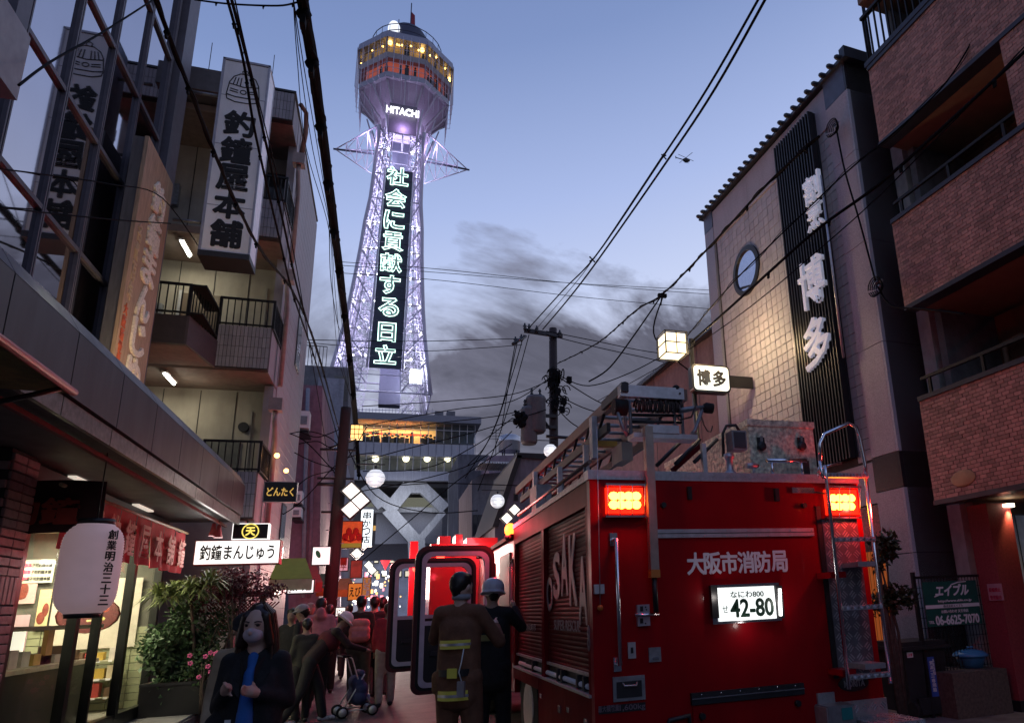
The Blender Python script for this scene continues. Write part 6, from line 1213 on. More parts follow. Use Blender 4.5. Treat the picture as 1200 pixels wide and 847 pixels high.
# ---- cab
cb = box('cab_body', M_red, F, X0 + .02, X1, YC + .02, 12.4, .55, 2.35); MB().prism([(X0 + .02, 12.4, .55), (X0 + .02, 12.7, .6), (X0 + .02, 12.55, 1.6), (X0 + .02, 12.3, 2.35)], (X1 - X0 - .02, 0, 0)).build('cab_front', M_red, F)
box('cab_opening_shade', M_black, F, X0 - .0, X0 + .02, 9.1, 9.95, .62, 2.2); box('cab_opening_shade', M_black, F, X0, X0 + .02, 10.5, 11.5, .62, 2.15); box('cab_window', mat('cab_glass', (.02, .02, .025), .05), F, X0 - .001, X0 + .02, 8.85, 9.05, 1.4, 2.1)  # cab openings are flat black sheets painting the shade inside the doorways
box('cab_roof_edge', M_redd, F, X0 - .03, X1, YC + .02, 12.4, 2.35, 2.4)
q = P(598, 621, 1, 9.0); BC = thing('amber_beacon', 'glowing amber beacon on the left roof corner of the fire engine', 'beacon', (q.x, 9.0, q.z - .1)); MB().lathe((q.x, 9.0, q.z), [(.05, -.13), (.075, -.11), (.075, -.07)], 14).build('base', M_dark, BC)
MB().ball((q.x, 9.0, q.z), .075, .075, .09, 14).build('lens', emat('amber_lens', (1, .26, .03), 3.2), BC); light('beacon_glow', 'POINT', (q.x - .13, 8.95, q.z + .05), 13, (1, .05, .08), .08, BC)
# open doors
def cabdoor(lab, Y, px0, py0, px1, py1, ang, grp='open cab doors'):
    a = P(px0, py0, 1, Y); b = P(px1, py1, 1, Y); x0, x1, z1, z0 = a.x, b.x, a.z, b.z; w = x1 - x0; h = z1 - z0
    D_ = thing('cab_door', lab, 'door', (x1, Y, z0), math.radians(ang), grp)
    def loop(ins, r, y, x_off=0, zlo=0, zhi=h):
        p = []; xl, xr, zl, zh = -w + ins, -ins, zlo + ins, zhi - ins
        for cx_, cz_, s in ((xr - r, zh - r, 0), (xl + r, zh - r, 90), (xl + r * .6, zl + r * .6, 180), (xr - r * .6, zl + r * .6, 270)):
            rr_ = r if s < 180 else r * .6
            for k in range(6): t = math.radians(s + 18 * k); p.append(Vector((cx_ + rr_ * math.cos(t), y, cz_ + rr_ * math.sin(t))))
        return p
    def ring(o, i, y0, y1, nm, m):
        mb = MB(); n = len(o); vs = [Vector((p.x, y0, p.z)) for p in o] + [Vector((p.x, y0, p.z)) for p in i] + [Vector((p.x, y1, p.z)) for p in o] + [Vector((p.x, y1, p.z)) for p in i]
        fs = []
        for k in range(n): j = (k + 1) % n; fs += [(k, j, n + j, n + k), (2 * n + k, 3 * n + k, 3 * n + j, 2 * n + j), (k, 2 * n + k, 2 * n + j, j), (n + k, n + j, 3 * n + j, 3 * n + k)]
        return mb.add(vs, fs).build(nm, m, D_, local=True)
    zm = h * .45
    ring(loop(0, .16, 0), loop(.05, .13, 0, 0, 0, h), -.02, .06, 'door_shell', mat('door_shell_dark', (.06, .004, .007), .4, coat=.3))
    ring(loop(.045, .13, 0), loop(.075, .12, 0), -.035, .05, 'rubber_seal', M_rubber)
    ring(loop(.075, .12, 0), loop(.13, .10, 0), -.045, .04, 'inner_frame', mat('door_frame_grey', (.52, .50, .56), .45, .2, var=.1, dirt=.2))
    MB().box(-w + .1, -.1, -.03, .04, .1, zm).build('door_card', M_black, D_, local=True); MB().box(-w + .1, -.1, -.04, .03, zm, zm + .05).build('window_sill', MT['door_frame_grey'], D_, local=True)
    MB().quad((-w + .12, .01, zm + .05), (-.12, .01, zm + .05), (-.12, .01, h - .12), (-w + .12, .01, h - .12)).build('window_glass', glassmat('door_glass', (.85, .85, .88), .1), D_, local=True)
    MB().box(-w + .2, -w + .45, -.06, -.03, zm * .55, zm * .62).build('inner_handle', M_dark, D_, local=True); MB().tube([(-.2, -.035, zm * .9), (-.2, -.08, zm * .85), (-.2, -.08, zm * .5), (-.2, -.035, zm * .45)], .015, 6).build('grab_handle', M_dark, D_, local=True)
    return D_
cabdoor('nearer open cab door of the fire engine with a grey rimmed window', 9.2, 487, 640, 578, 806, 4); cabdoor('farther open cab door, partly hidden behind the nearer one', 10.9, 457, 655, 556, 780, 4)
# ================================================================== second fire engine ahead
E2 = thing('second_fire_engine', 'another red fire engine parked ahead, glimpsed through the open doors', 'fire engine', (2.4, 17, 0)); Y2 = 15.5
a = P(505, 637, 1, Y2); M_red2 = mat('bright_red_paint', (.50, .015, .02), .35, var=.1, scale=4, coat=.5)
xa = a.x; z2 = a.z; box('rear_body', M_red2, E2, xa, xa + 2.5, Y2, Y2 + 4, .5, z2); box('cab', M_red2, E2, xa, xa + 2.5, Y2 + 4.1, Y2 + 6.2, .5, z2 - .2); box('bumper', M_dark, E2, xa, xa + 2.5, Y2 - .1, Y2, .35, .55)
for x in (xa + .2, xa + 2.0): wl2 = MB().cyl((x, Y2 + 1.5, .48), (x + .35, Y2 + 1.5, .48), .48, 20).build('wheel', M_rubber, E2); MB().cyl((x - .01, Y2 + 1.5, .48), (x, Y2 + 1.5, .48), .25, 14).build('wheel_rim', M_alu, wl2)
sh = box('rear_shutter', mat('pale_red_panel', (.5, .06, .07), .4), E2, xa + .5, xa + 1.9, Y2 - .02, Y2, .9, z2 - .25)
for k in range(14): box('slat', MT['pale_red_panel'], sh, xa + .52, xa + 1.88, Y2 - .035, Y2 - .02, .93 + k * .085, 1.0 + k * .085)
glyph('消防', .5, .22, (xa + 1.4, Y2 - .04, z2 - .45), (1, 0, 0), (0, 0, 1), M_white, E2, .004, .03)
for (px0, py0, px1, py1, nm) in ((534, 626, 542, 640, 'roof_box'), (547, 630, 583, 640, 'hose_box'), (515, 628, 528, 637, 'roof_reel')): q0 = P(px0, py0, 1, Y2 + .3); q1 = P(px1, py1, 1, Y2 + .3); box(nm, M_red2, E2, q0.x, q1.x, Y2 + .3, Y2 + 1, z2, q0.z)
q0 = P(481, 634, 1, 14.6); q1 = P(487, 720, 1, 14.6); box('tail_column', emat('red_lit_bar', (1, .02, .03), .15), E2, q0.x, q1.x, 14.6, 14.7, .6, q0.z)
for px, py, Y in ((487.5, 666, 10.6),): q = P(px, py, 1, 14.5); lm = MB().ball(q, .07, n=10).build('side_lamp', emat('red_side_lamp', (1, .04, .02), 9), E2); light('lamp_glow', 'POINT', q + Vector((-.15, -.2, 0)), 40, (1, .04, .06), .1, lm)
for x in (xa + .2, xa + 2.3): MB().ball((x, Y2 - .05, z2 - .25), .09, n=10).build('rear_lamp', MT['red_side_lamp'], E2)
light('rear_glow', 'POINT', (xa + .9, Y2 - .9, z2 + .1), 70, (1, .10, .12), .2, E2); light('front_glow', 'POINT', (xa - 1.2, Y2 + 1, 2.6), 55, (1, .06, .10), .2, E2)
# ================================================================== PEOPLE
M_skin = mat('skin', (.56, .36, .28), .55, var=.06, scale=20); M_skd = mat('skin_far', (.30, .19, .14), .6)
M_hair = mat('hair_black', (.012, .009, .009), .4, var=.4, scale=40, stretch=(8, 8, .6))
M_navy = mat('cloth_black', (.010, .010, .012), .85, var=.3, scale=30, bump=.3)
def cloth_mat(n, c): return mat('cloth_' + n, c, .85, var=.15, scale=14, bump=.35, bscale=50)
def person(lab, loc, h, face, top, bot, shoes=None, pose=None, hairm=None, vox=.022, group=None, hat=None, longhair=False, mask=False, coatlen=.50, extra=None, skin=None, hood=False, fingers=False, eyes=False):
    s = h / 1.72; T = thing('person', lab, 'person', loc, math.radians(face), group); p = dict(pel=(0, 0, .93), chest=(0, .01, 1.28), neck=(0, .01, 1.46), head=(0, .03, 1.60),
        sL=(-.16, 0, 1.40), eL=(-.215, -.02, 1.13), hL=(-.20, .10, .90), sR=(.16, 0, 1.40), eR=(.215, -.02, 1.13), hR=(.20, .10, .90),
        iL=(-.09, 0, .90), kL=(-.10, .06, .50), fL=(-.10, -.04, .07), iR=(.09, 0, .90), kR=(.10, .10, .50), fR=(.10, .12, .07))
    if pose: p.update(pose)
    p = {k: Vector(v) * s for k, v in p.items()}; sk = skin or M_skd
    up = (p['head'] - p['neck']).normalized(); fw = Vector((0, 1, 0)); fw = (fw - up * fw.dot(up)).normalized(); hd = p['head']
    if 'look' in p: fw = (p['look'] / s); fw = (fw - up * fw.dot(up)).normalized()
    rt = fw.cross(up); H3 = Matrix((rt, fw, up)).transposed()
    def hp(x, y, z): return hd + H3 @ (Vector((x, y, z)) * s)
    B = [('e', hd, (.076 * s, .092 * s, .108 * s), H3), ('e', hp(0, .028, -.055), (.056 * s, .062 * s, .062 * s), H3), ('c', hp(0, .092, -.005), hp(0, .108, -.03), .010 * s, .014 * s), ('e', hp(.078, -.005, -.01), (.012 * s, .02 * s, .03 * s), H3), ('e', hp(-.078, -.005, -.01), (.012 * s, .02 * s, .03 * s), H3),
         ('c', p['neck'] - Vector((0, 0, .05)), hp(0, -.01, -.06), .055 * s, .05 * s), ('c', p['pel'] + Vector((.05 * s, 0, 0)), p['chest'] + Vector((.06 * s, 0, 0)), .095 * s, .095 * s), ('c', p['pel'] - Vector((.05 * s, 0, 0)), p['chest'] - Vector((.06 * s, 0, 0)), .095 * s, .095 * s), ('c', p['sL'], p['sR'], .06 * s, .06 * s), ('c', p['chest'], p['neck'] - Vector((0, 0, .03)), .085 * s, .05 * s)]
    for q in 'LR':
        B += [('c', p['s' + q], p['e' + q], .05 * s, .042 * s), ('c', p['e' + q], p['h' + q], .041 * s, .027 * s), ('c', p['i' + q], p['k' + q], .085 * s, .058 * s), ('c', p['k' + q], p['f' + q], .055 * s, .036 * s), ('c', p['f' + q], p['f' + q] + Vector((0, .13, -.02)) * s, .04 * s, .03 * s)]
        hv = (p['h' + q] - p['e' + q]).normalized(); pm_ = p['h' + q] + hv * .05 * s; sd = hv.cross(Vector((0, 1, .2))).normalized(); sd = p.get('palm' + q, sd * s) / s
        B.append(('c', p['h' + q], pm_, .028 * s, .032 * s))
        nf = hv.cross(sd).normalized()
        for k in range(4):
            o = sd * (.024 - .016 * k) * s; L = (.075, .085, .08, .062)[k] * s; b0 = pm_ + hv * .02 * s + o; b1 = b0 + hv * L * .5 - nf * .006 * s; B += [('c', b0 - hv * .02 * s, b1, .0085 * s, .008 * s), ('c', b1, b1 + (hv * .8 - nf * .5).normalized() * L * .45, .008 * s, .0065 * s)]
        B.append(('c', p['h' + q] + hv * .02 * s + sd * .02 * s, p['h' + q] + hv * .06 * s + sd * .055 * s, .011 * s, .008 * s))
    blob(B, min(vox, .009) if fingers else vox, 'body', sk, T, 3)
    # clothes
    J = [('c', p['pel'] + Vector((sx * .07, 0, coatlen - .5)) * s, p['chest'] + Vector((sx * .062, 0, 0)) * s, .115 * s, .108 * s) for sx in (-1, 1)] + [('c', p['pel'] + Vector((0, 0, coatlen - .5)) * s, p['chest'], .12 * s, .112 * s), ('c', p['chest'] + Vector((.05, 0, 0)) * s, p['neck'] + Vector((.02, 0, -.07)) * s, .105 * s, .066 * s), ('c', p['chest'] - Vector((.05, 0, 0)) * s, p['neck'] - Vector((.02, 0, .07)) * s, .105 * s, .066 * s), ('c', p['sL'], p['sR'], .064 * s, .064 * s), ('c', p['sL'], p['neck'] - Vector((0, 0, .03)), .058 * s, .052 * s), ('c', p['sR'], p['neck'] - Vector((0, 0, .03)), .058 * s, .052 * s)]
    for q in 'LR':
        w = p['e' + q].lerp(p['h' + q], .93); J += [('c', p['s' + q], p['e' + q], .062 * s, .054 * s), ('c', p['e' + q], w, .054 * s, .040 * s)]
    if hood: J += [('c', p['neck'] + Vector((0, -.07, -.02)) * s, p['neck'] + Vector((0, -.10, .05)) * s, .09 * s, .07 * s)]
    blob(J, max(vox * .8, .013), 'jacket', top, T, 5)
    blob([('c', p['iL'] + Vector((0, 0, .02)), p['kL'], .105 * s, .082 * s), ('c', p['kL'], p['fL'] + Vector((0, 0, .03)) * s, .08 * s, .068 * s), ('c', p['iR'] + Vector((0, 0, .02)), p['kR'], .105 * s, .082 * s), ('c', p['kR'], p['fR'] + Vector((0, 0, .03)) * s, .08 * s, .068 * s), ('c', p['iL'], p['iR'], .11 * s, .11 * s)], max(vox * .8, .014), 'trousers', bot, T, 5)
    for q in 'LR': blob([('c', p['f' + q] + Vector((0, -.03, -.02)) * s, p['f' + q] + Vector((0, .15, -.03)) * s, .045 * s, .036 * s)], .014, 'shoe', shoes or M_black, T, 3)
    hm = hairm or M_hair
    Hh_ = [('e', hp(0, -.022 - .008 * longhair, .028), (.086 * s, .096 * s, .098 * s), H3)]
    if longhair: Hh_ += [('c', hp(.07, -.02, 0), hp(.10, .01, -.17), .035 * s, .03 * s), ('c', hp(-.07, -.02, 0), hp(-.10, .01, -.17), .035 * s, .03 * s), ('c', hp(0, -.06, 0), hp(0, -.07, -.17), .07 * s, .06 * s), ('c', hp(.055, .03, .06), hp(.088, .03, -.10), .03 * s, .028 * s), ('c', hp(-.055, .03, .06), hp(-.088, .03, -.10), .03 * s, .028 * s)]
    else: Hh_ += [('c', hp(0, -.06, -.01), hp(0, -.05, -.05), .06 * s, .045 * s), ('c', hp(-.035, .03, .085), hp(.035, .03, .085), .03 * s, .03 * s)]
    if hat != 'hood': blob(Hh_, .012, 'hair', hm, T, 3)
    if hat == 'cap': blob([('e', hp(0, -.005, .05), (.098 * s, .112 * s, .085 * s), H3), ('e', hp(0, .05, .02), (.10 * s, .11 * s, .018 * s), H3)], .012, 'hat', extra or M_white, T, 4)
    if hat == 'bucket': blob([('e', hp(0, -.01, .05), (.098 * s, .108 * s, .085 * s), H3), ('e', hp(0, 0, .0), (.15 * s, .16 * s, .022 * s), H3)], .012, 'hat', extra or M_white, T, 4)
    if hat == 'helmet': blob([('e', hp(0, -.01, .04), (.115 * s, .13 * s, .105 * s), H3), ('e', hp(0, -.0, -.01), (.135 * s, .155 * s, .018 * s), H3)], .012, 'helmet', extra or M_white, T, 4)
    if mask:
        blob([('e', hp(0, .062, -.045), (.058 * s, .045 * s, .048 * s), H3), ('c', hp(.055, .04, -.025), hp(.078, 0, -.005), .006 * s, .005 * s), ('c', hp(-.055, .04, -.025), hp(-.078, 0, -.005), .006 * s, .005 * s), ('e', hp(0, .09, -.02), (.03 * s, .022 * s, .022 * s), H3)], .006, 'face_mask', mat('mask_grey', (.50, .42, .45), .8), T, 3)
    if eyes:
        for sx in (-1, 1):
            MB().ball(hp(sx * .031, .080, .012), .013 * s, .007 * s, .0065 * s, 10, H3).build('eye', mat('eye_dark', (.03, .02, .018), .2), T, local=True); mb = MB().tube([hp(sx * .015, .088, .032), hp(sx * .033, .086, .037), hp(sx * .052, .074, .031)], .0035 * s, 5); mb.build('eyebrow', M_hair, T, local=True)
            mb = MB().tube([hp(sx * .018, .090, .019), hp(sx * .033, .089, .022), hp(sx * .047, .079, .017)], .0022 * s, 5); mb.build('eyelid', M_hair, T, local=True)
    T['_s'] = 0; del T['_s']
    return T, p, s, hp
# young woman in the foreground
q = P(310, 712, 1, 4.6); loc = (q.x - .02, 4.62, 0.0)
W_, p, s, hp = person('masked woman with long hair in a black coat over bright blue, walking towards us', loc, 1.585, 172, M_navy, M_navy, M_white,
    dict(sL=(-.135, 0, 1.39), sR=(.135, 0, 1.39), eL=(-.185, -.02, 1.16), hL=(-.07, .16, 1.22), eR=(.185, -.02, 1.14), hR=(.10, .17, 1.24), look=(.10, 1, 0), kR=(.1, .22, .5), fR=(.1, .2, .08), kL=(-.1, .02, .5), fL=(-.1, -.22, .12)), mat('hair_dark_brown', (.028, .015, .010), .35, var=.5, scale=40, stretch=(8, 8, .6)), .016, longhair=True, mask=True, coatlen=.12, skin=M_skin, fingers=True, eyes=True)
M_blu = mat('cloth_bright_blue', (.02, .12, .42), .8, var=.1, scale=14, bump=.3)
blob([('c', (.0, .085 * s, 1.32 * s), (0, .115 * s, 1.15 * s), .04 * s, .042 * s), ('c', (.0, .115 * s, 1.15 * s), (0, .125 * s, .95 * s), .042 * s, .058 * s), ('c', (0, .125 * s, .95 * s), (0, .14 * s, .35 * s), .055 * s, .11 * s), ('c', (0, .07 * s, 1.32 * s), (0, .05 * s, 1.42 * s), .03 * s, .035 * s)], .013, 'blue_dress', M_blu, W_, 4)
blob([('c', (-.10 * s, .11 * s, 1.36 * s), (-.15 * s, .13 * s, .62 * s), .045 * s, .07 * s), ('c', (.10 * s, .11 * s, 1.36 * s), (.15 * s, .13 * s, .62 * s), .045 * s, .07 * s), ('c', (-.08 * s, -.02 * s, .9 * s), (-.10 * s, -.02 * s, .6 * s), .12 * s, .14 * s), ('c', (.08 * s, -.02 * s, .9 * s), (.10 * s, -.02 * s, .6 * s), .12 * s, .14 * s)], .016, 'coat_front', M_navy, W_, 5) if False else 0
sm = MB(); rs = random.Random(9)
for k in range(150):
    a = rs.uniform(math.radians(20), math.radians(340)) + math.pi / 2; cx_, cy_ = math.cos(a), math.sin(a)
    if cy_ > .55: continue
    r0 = .070; L = rs.uniform(.24, .34); w = rs.uniform(.96, 1.12)
    sm.tube([hp(cx_ * .03, cy_ * .04 - .02, .128), hp(cx_ * .078 * w, cy_ * .09 * w - .02, .07), hp(cx_ * .098 * w, cy_ * .105 * w - .02, -.04), hp(cx_ * .108 * w + rs.uniform(-.01, .01), cy_ * .09 * w - .01, -.15), hp(cx_ * .11 * w + rs.uniform(-.02, .02), cy_ * .08 * w + .01, -.01 - L)], [.004, .005, .005, .004, .001], 4)
sm.build('hair_strands', mat('hair_brown_strand', (.06, .032, .02), .4, var=.5, scale=30), W_, local=True, kind='stuff')
cl = MB(); 
for sx in (-1, 1): cl.add([(sx * .03 * s, .12 * s, 1.36 * s), (sx * .075 * s, .06 * s, 1.44 * s), (sx * .11 * s, .10 * s, 1.33 * s), (sx * .06 * s, .135 * s, 1.22 * s), (sx * .035 * s, .137 * s, 1.20 * s)], [(0, 1, 2, 3, 4)])
cl.build('coat_lapel', M_navy, W_, local=True)
ql = P(262, 792, 1, 4.55); BG = thing('shoulder_bag', 'large black shoulder bag hanging at the elbow of the masked woman', 'bag', (ql.x + .06, 4.6, ql.z - .2)); blob([('c', (-.06, 0, .06), (.06, 0, .07), .05, .05), ('c', (-.08, 0, -.05), (.08, 0, -.05), .065, .065), ('c', (-.09, 0, -.18), (.09, 0, -.18), .07, .07)], .016, 'bag_body', M_navy, BG); MB().tube([(-.06, 0, .1), (-.02, 0, .24), (.06, .02, .3), (.08, 0, .1)], .010, 6).build('strap', M_black, BG, local=True); MB().box(-.03, .0, -.075, -.062, -.06, -.02).build('tag', M_white, BG, local=True)
# person in beige close behind her
q = P(291, 722, 1, 5.9); person('person in a beige coat and dark cap half hidden behind the masked woman', (q.x, 5.9, 0), q.z + .02, 170, cloth_mat('beige', (.36, .28, .18)), M_navy, pose=dict(look=(-.3, 1, 0)), hat='cap', extra=M_navy)
# old woman with a walker
q = P(368, 847, 2, 0.0); X_, p, s, hp = person('stooping old woman in a white cap and dark red jacket pushing a shopping walker', (q.x, q.y, 0), 1.74, -76, mat('cloth_red_black', (.018, .006, .008), .8, var=.4, scale=9), M_navy, mat('trainers', (.35, .35, .36), .6, var=.8, scale=20),
    dict(pel=(0, -.12, .88), chest=(0, .12, 1.17), neck=(0, .24, 1.31), head=(0, .34, 1.43), sL=(-.17, .2, 1.27), eL=(-.19, .38, 1.06), hL=(-.12, .64, .98), sR=(.17, .2, 1.27), eR=(.19, .38, 1.06), hR=(.12, .64, .98), iL=(-.09, -.12, .86), iR=(.09, -.12, .86), kL=(-.1, .05, .48), fL=(-.1, .12, .07), kR=(.1, -.22, .47), fR=(.1, -.45, .08), look=(0, 1, -.5)), hat='bucket', extra=mat('cap_pink_white', (.85, .68, .70), .8))
blob([('e', (0, .13, 1.15), (.2, .17, .17))], .02, 'red_back_panel', cloth_mat('dark_red', (.10, .008, .014)), X_)
# shopping walker
w0 = P(415, 838, 2, 0); SW = thing('shopping_walker', 'four wheeled shopping walker with a dark blue fabric seat', 'walker', (w0.x, w0.y, 0), math.radians(-76)); fr_ = mat('walker_frame', (.6, .62, .58), .4, .4)
def wl3(mb, n, m): return mb.build(n, m, SW, local=True)
for x in (-.2, .2):
    wl3(MB().tube([(x, -.18, .9), (x, -.12, .86), (x, .0, .5), (x, .22, .1)], .012, 6), 'side_frame', fr_); wl3(MB().tube([(x, .08, .62), (x, -.1, .3), (x, -.22, .1)], .012, 6), 'side_frame', fr_)
    wl3(MB().tube([(x, -.22, .1), (x, .22, .1)], .010, 6), 'lower_bar', fr_); wl3(MB().cyl((x, -.26, .9), (x, -.14, .9), .017, 8), 'hand_grip', M_rubber)
    for y in (-.22, .22):
        for d in (-.02, .02): w = wl3(MB().lathe((x + d, y, .085), [(.03, -.01), (.085, -.01), (.085, .01), (.03, .01)], 16, ax=0), 'wheel', M_rubber); wl3(MB().lathe((x + d, y, .085), [(.001, -.012), (.06, -.012), (.06, .012), (.001, .012)], 12, ax=0), 'wheel_rim', fr_)
wl3(MB().tube([(-.2, -.26, .9), (.2, -.26, .9)], .012, 6), 'cross_bar', fr_)
blob([('c', (-.13, .0, .5), (.13, .0, .5), .10, .10), ('c', (-.13, .03, .28), (.13, .03, .28), .13, .13), ('c', (-.13, .04, .4), (.13, .04, .4), .12, .12)], .016, 'fabric_bag', mat('navy_fabric', (.03, .04, .11), .8, var=.2), SW, 4); blob([('c', (-.15, .05, .63), (.15, .05, .63), .05, .05)], .016, 'padded_seat', mat('navy_fabric2', (.04, .05, .13), .7), SW, 3); wl3(MB().box(-.1, .1, .16, .2, .2, .3), 'pale_pocket', mat('pocket_blue', (.2, .3, .45), .7))
# pedestrians further along
PK = cloth_mat('pink', (.55, .20, .22)); random.seed(3)
def ped(lab, px, py_top, Y, top, bot=M_navy, face=0, h=None, **k):
    q = P(px, py_top, 1, Y); hh = h or max(1.45, min(1.85, q.z)); return person(lab, (q.x, Y, 0), hh, face, top, bot, vox=.03, group='pedestrians walking along the street', **k)
ped('person in a pink hooded top walking away beside the parked bicycles', 377, 700, 13.6, PK, face=8, hood=True)
ped('person in dark brown with a pink backpack walking away up the street', 424, 697, 13.8, cloth_mat('brown', (.045, .022, .016)), cloth_mat('khaki', (.07, .07, .05)), face=-4, pose=dict(kL=(-.1, .15, .5), fL=(-.1, .2, .08)))
q = P(424, 697, 1, 13.7); BP = thing('backpack', 'bright pink backpack worn by the person in dark brown', 'backpack', (q.x, 13.62, 1.25)); blob([('c', (-.08, 0, .12), (.08, 0, .12), .09, .09), ('c', (-.08, -.01, -.1), (.08, -.01, -.1), .10, .10), ('c', (-.07, 0, .0), (.07, 0, .0), .11, .11)], .016, 'pack', cloth_mat('salmon', (.60, .20, .17)), BP); MB().box(-.12, .12, -.115, -.105, -.1, 0).build('pocket', PK, BP, local=True)
ped('person in black walking away, left of the pair', 440, 697, 14.5, M_navy, face=3); ped('person in black walking away, right of the pair', 449, 699, 15.2, M_navy, cloth_mat('grey_trouser', (.08, .08, .09)), face=-6)
ped('person in a red jacket and pale trousers beside the open cab door', 456, 706, 13.4, cloth_mat('red', (.32, .02, .03)), cloth_mat('pale_khaki', (.34, .30, .24)), face=5)
ped('seated looking person in black at the left of the crowd', 344, 712, 13.0, M_navy, face=160); ped('person in black with pale cap in the crowd by the signs', 357, 708, 12.6, M_navy, face=70, hat='cap', extra=mat('cap_grey', (.35, .33, .33), .8)); ped('balding person facing us in the crowd by the signs', 364, 706, 14.6, M_navy, face=185, hairm=mat('hair_grey', (.25, .22, .2), .7))
ped('person in grey blue beyond the pink hooded top', 387, 708, 16.5, cloth_mat('grey_blue', (.12, .13, .17)), face=0); ped('person in olive low in the crowd beside the bicycles', 361, 724, 12.2, cloth_mat('olive', (.03, .03, .022)), face=20)
ped('person in a dark coat in front of the far lit signs', 410, 708, 20, M_navy, face=0); ped('person in a maroon coat at the far left of the street', 398, 711, 22, cloth_mat('maroon', (.12, .02, .03)), face=180)
# firefighters
M_turn = mat('turnout_brown', (.15, .065, .035), .85, var=.25, scale=10, bump=.45, bscale=45); M_refl = mat('reflective_yellow', (.38, .36, .07), .45, emis=(.6, .6, .1), es=.03)
q = P(533, 672, 1, 6.4); FF, p, s, hp = person('firefighter with bare head in brown turnout gear with yellow reflective bands', (q.x + .05, 6.4, 0), 1.83, -30, M_turn, M_turn, M_black, dict(eL=(-.27, .12, 1.2), hL=(-.12, .33, 1.33), eR=(.29, .12, 1.16), hR=(.16, .36, 1.28), look=(.35, 1, 0), kL=(-.1, .04, .5), fL=(-.11, -.03, .07), kR=(.11, .05, .5), fR=(.12, .02, .07)), None, .018, coatlen=.34, skin=M_skin, fingers=True, eyes=True)
def band(z, r0, r1, hh, nm, m, T, sy=.86):
    mb = MB(); n = 28; vs = []
    for zz, r in ((z, r0), (z + hh, r1)):
        for k in range(n): a = 2 * math.pi * k / n; vs.append((r * math.cos(a), r * sy * math.sin(a), zz))
    mb.add(vs, [(k, (k + 1) % n, n + (k + 1) % n, n + k) for k in range(n)], True); return mb.build(nm, m, T, local=True)
band(1.20, .160, .160, .07, 'reflective_band', M_refl, FF, 1.0); band(.80, .168, .166, .075, 'reflective_band', M_refl, FF, 1.0); band(1.225, .1625, .1625, .02, 'silver_stripe', M_alu, FF, 1.0); band(.825, .170, .169, .022, 'silver_stripe', M_alu, FF, 1.0)
band(.985, .165, .165, .055, 'waist_belt', M_black, FF, 1.0)
MB().box(-.02, .06, -.178, -.16, .975, 1.05).build('belt_buckle', M_refl, FF, local=True)
blob([('c', (-.165, -.05, .98), (-.165, -.05, .88), .05, .045)], .012, 'belt_pouch', cloth_mat('pouch_tan', (.18, .08, .03)), FF, 3); MB().box(.07, .13, -.18, -.15, .83, .95).build('radio', M_alu, FF, local=True); MB().tube([(.1, -.16, .95), (.08, -.17, 1.02), (.10, -.168, 1.1), (.11, -.15, 1.2)], .005, 5).build('radio_cord', M_white, FF, local=True)
MB().lathe((0, .02, 1.50 * s), [(.075, 0), (.082, .02), (.076, .045)], 18).build('collar', mat('collar_grey', (.3, .3, .33), .8), FF, local=True)
q = P(563, 690, 1, 7.6); F2, p, s, hp = person('second firefighter in dark gear leaning to the engine, white helmet on', (q.x + .12, 7.6, 0), 1.80, -20, M_navy, M_navy, M_black, dict(eL=(-.28, .14, 1.28), hL=(-.2, .3, 1.42), eR=(.27, .15, 1.25), hR=(.16, .34, 1.45), look=(-.4, 1, 0)), None, .022, coatlen=.34, hat='helmet', extra=mat('helmet_white', (.45, .45, .52), .3), skin=M_skd)
band(1.2, .163, .163, .06, 'reflective_band', mat('refl_dim', (.16, .15, .05), .5), F2, 1.0)
# ================================================================== bicycles parked on the left
def bicycle(lab, loc, rz, col):
    T = thing('bicycle', lab, 'bicycle', loc, rz, 'bicycles parked on the left'); m = mat('bike_%.2f' % col[0], col, .4, .3)
    for y in (-.52, .52):
        w = MB().tube([(0, y + .32 * math.cos(a * math.pi / 12), .33 + .32 * math.sin(a * math.pi / 12)) for a in range(25)], .017, 6).build('wheel', M_rubber, T, local=True); mb = MB()
        for k in range(12): a = k * math.pi / 6; mb.cyl((0, y, .33), (0, y + .31 * math.cos(a), .33 + .31 * math.sin(a)), .0025, 3)
        mb.build('spokes', M_alu, w, local=True)
    MB().tube([(0, -.52, .33), (0, -.1, .3), (0, .35, .72), (0, .42, .85)], .016, 6).build('frame_tube', m, T, local=True); MB().tube([(0, -.1, .3), (0, -.2, .8)], .015, 6).build('seat_tube', m, T, local=True); MB().tube([(0, .52, .33), (0, .38, .92)], .014, 6).build('fork', m, T, local=True); MB().tube([(0, -.52, .33), (0, -.2, .72), (0, .36, .74)], .012, 6).build('frame_tube', m, T, local=True)
    MB().tube([(-.28, .28, 1.0), (-.15, .36, .96), (.15, .36, .96), (.28, .28, 1.0)], .012, 6).build('handlebar', M_chrome, T, local=True); blob([('c', (0, -.3, .86), (0, -.12, .87), .07, .03)], .014, 'saddle', M_black, T, 3)
    mb = MB()
    for z in (.72, .80, .90): mb.tube([(-.16, .46, z), (.16, .46, z), (.16, .72, z), (-.16, .72, z), (-.16, .46, z)], .006, 4)
    for k in range(9): x = -.16 + .04 * k; mb.cyl((x, .46, .70), (x, .46, .9), .003, 3).cyl((x, .72, .70), (x, .72, .9), .003, 3)
    mb.build('basket', M_dark, T, local=True); return T
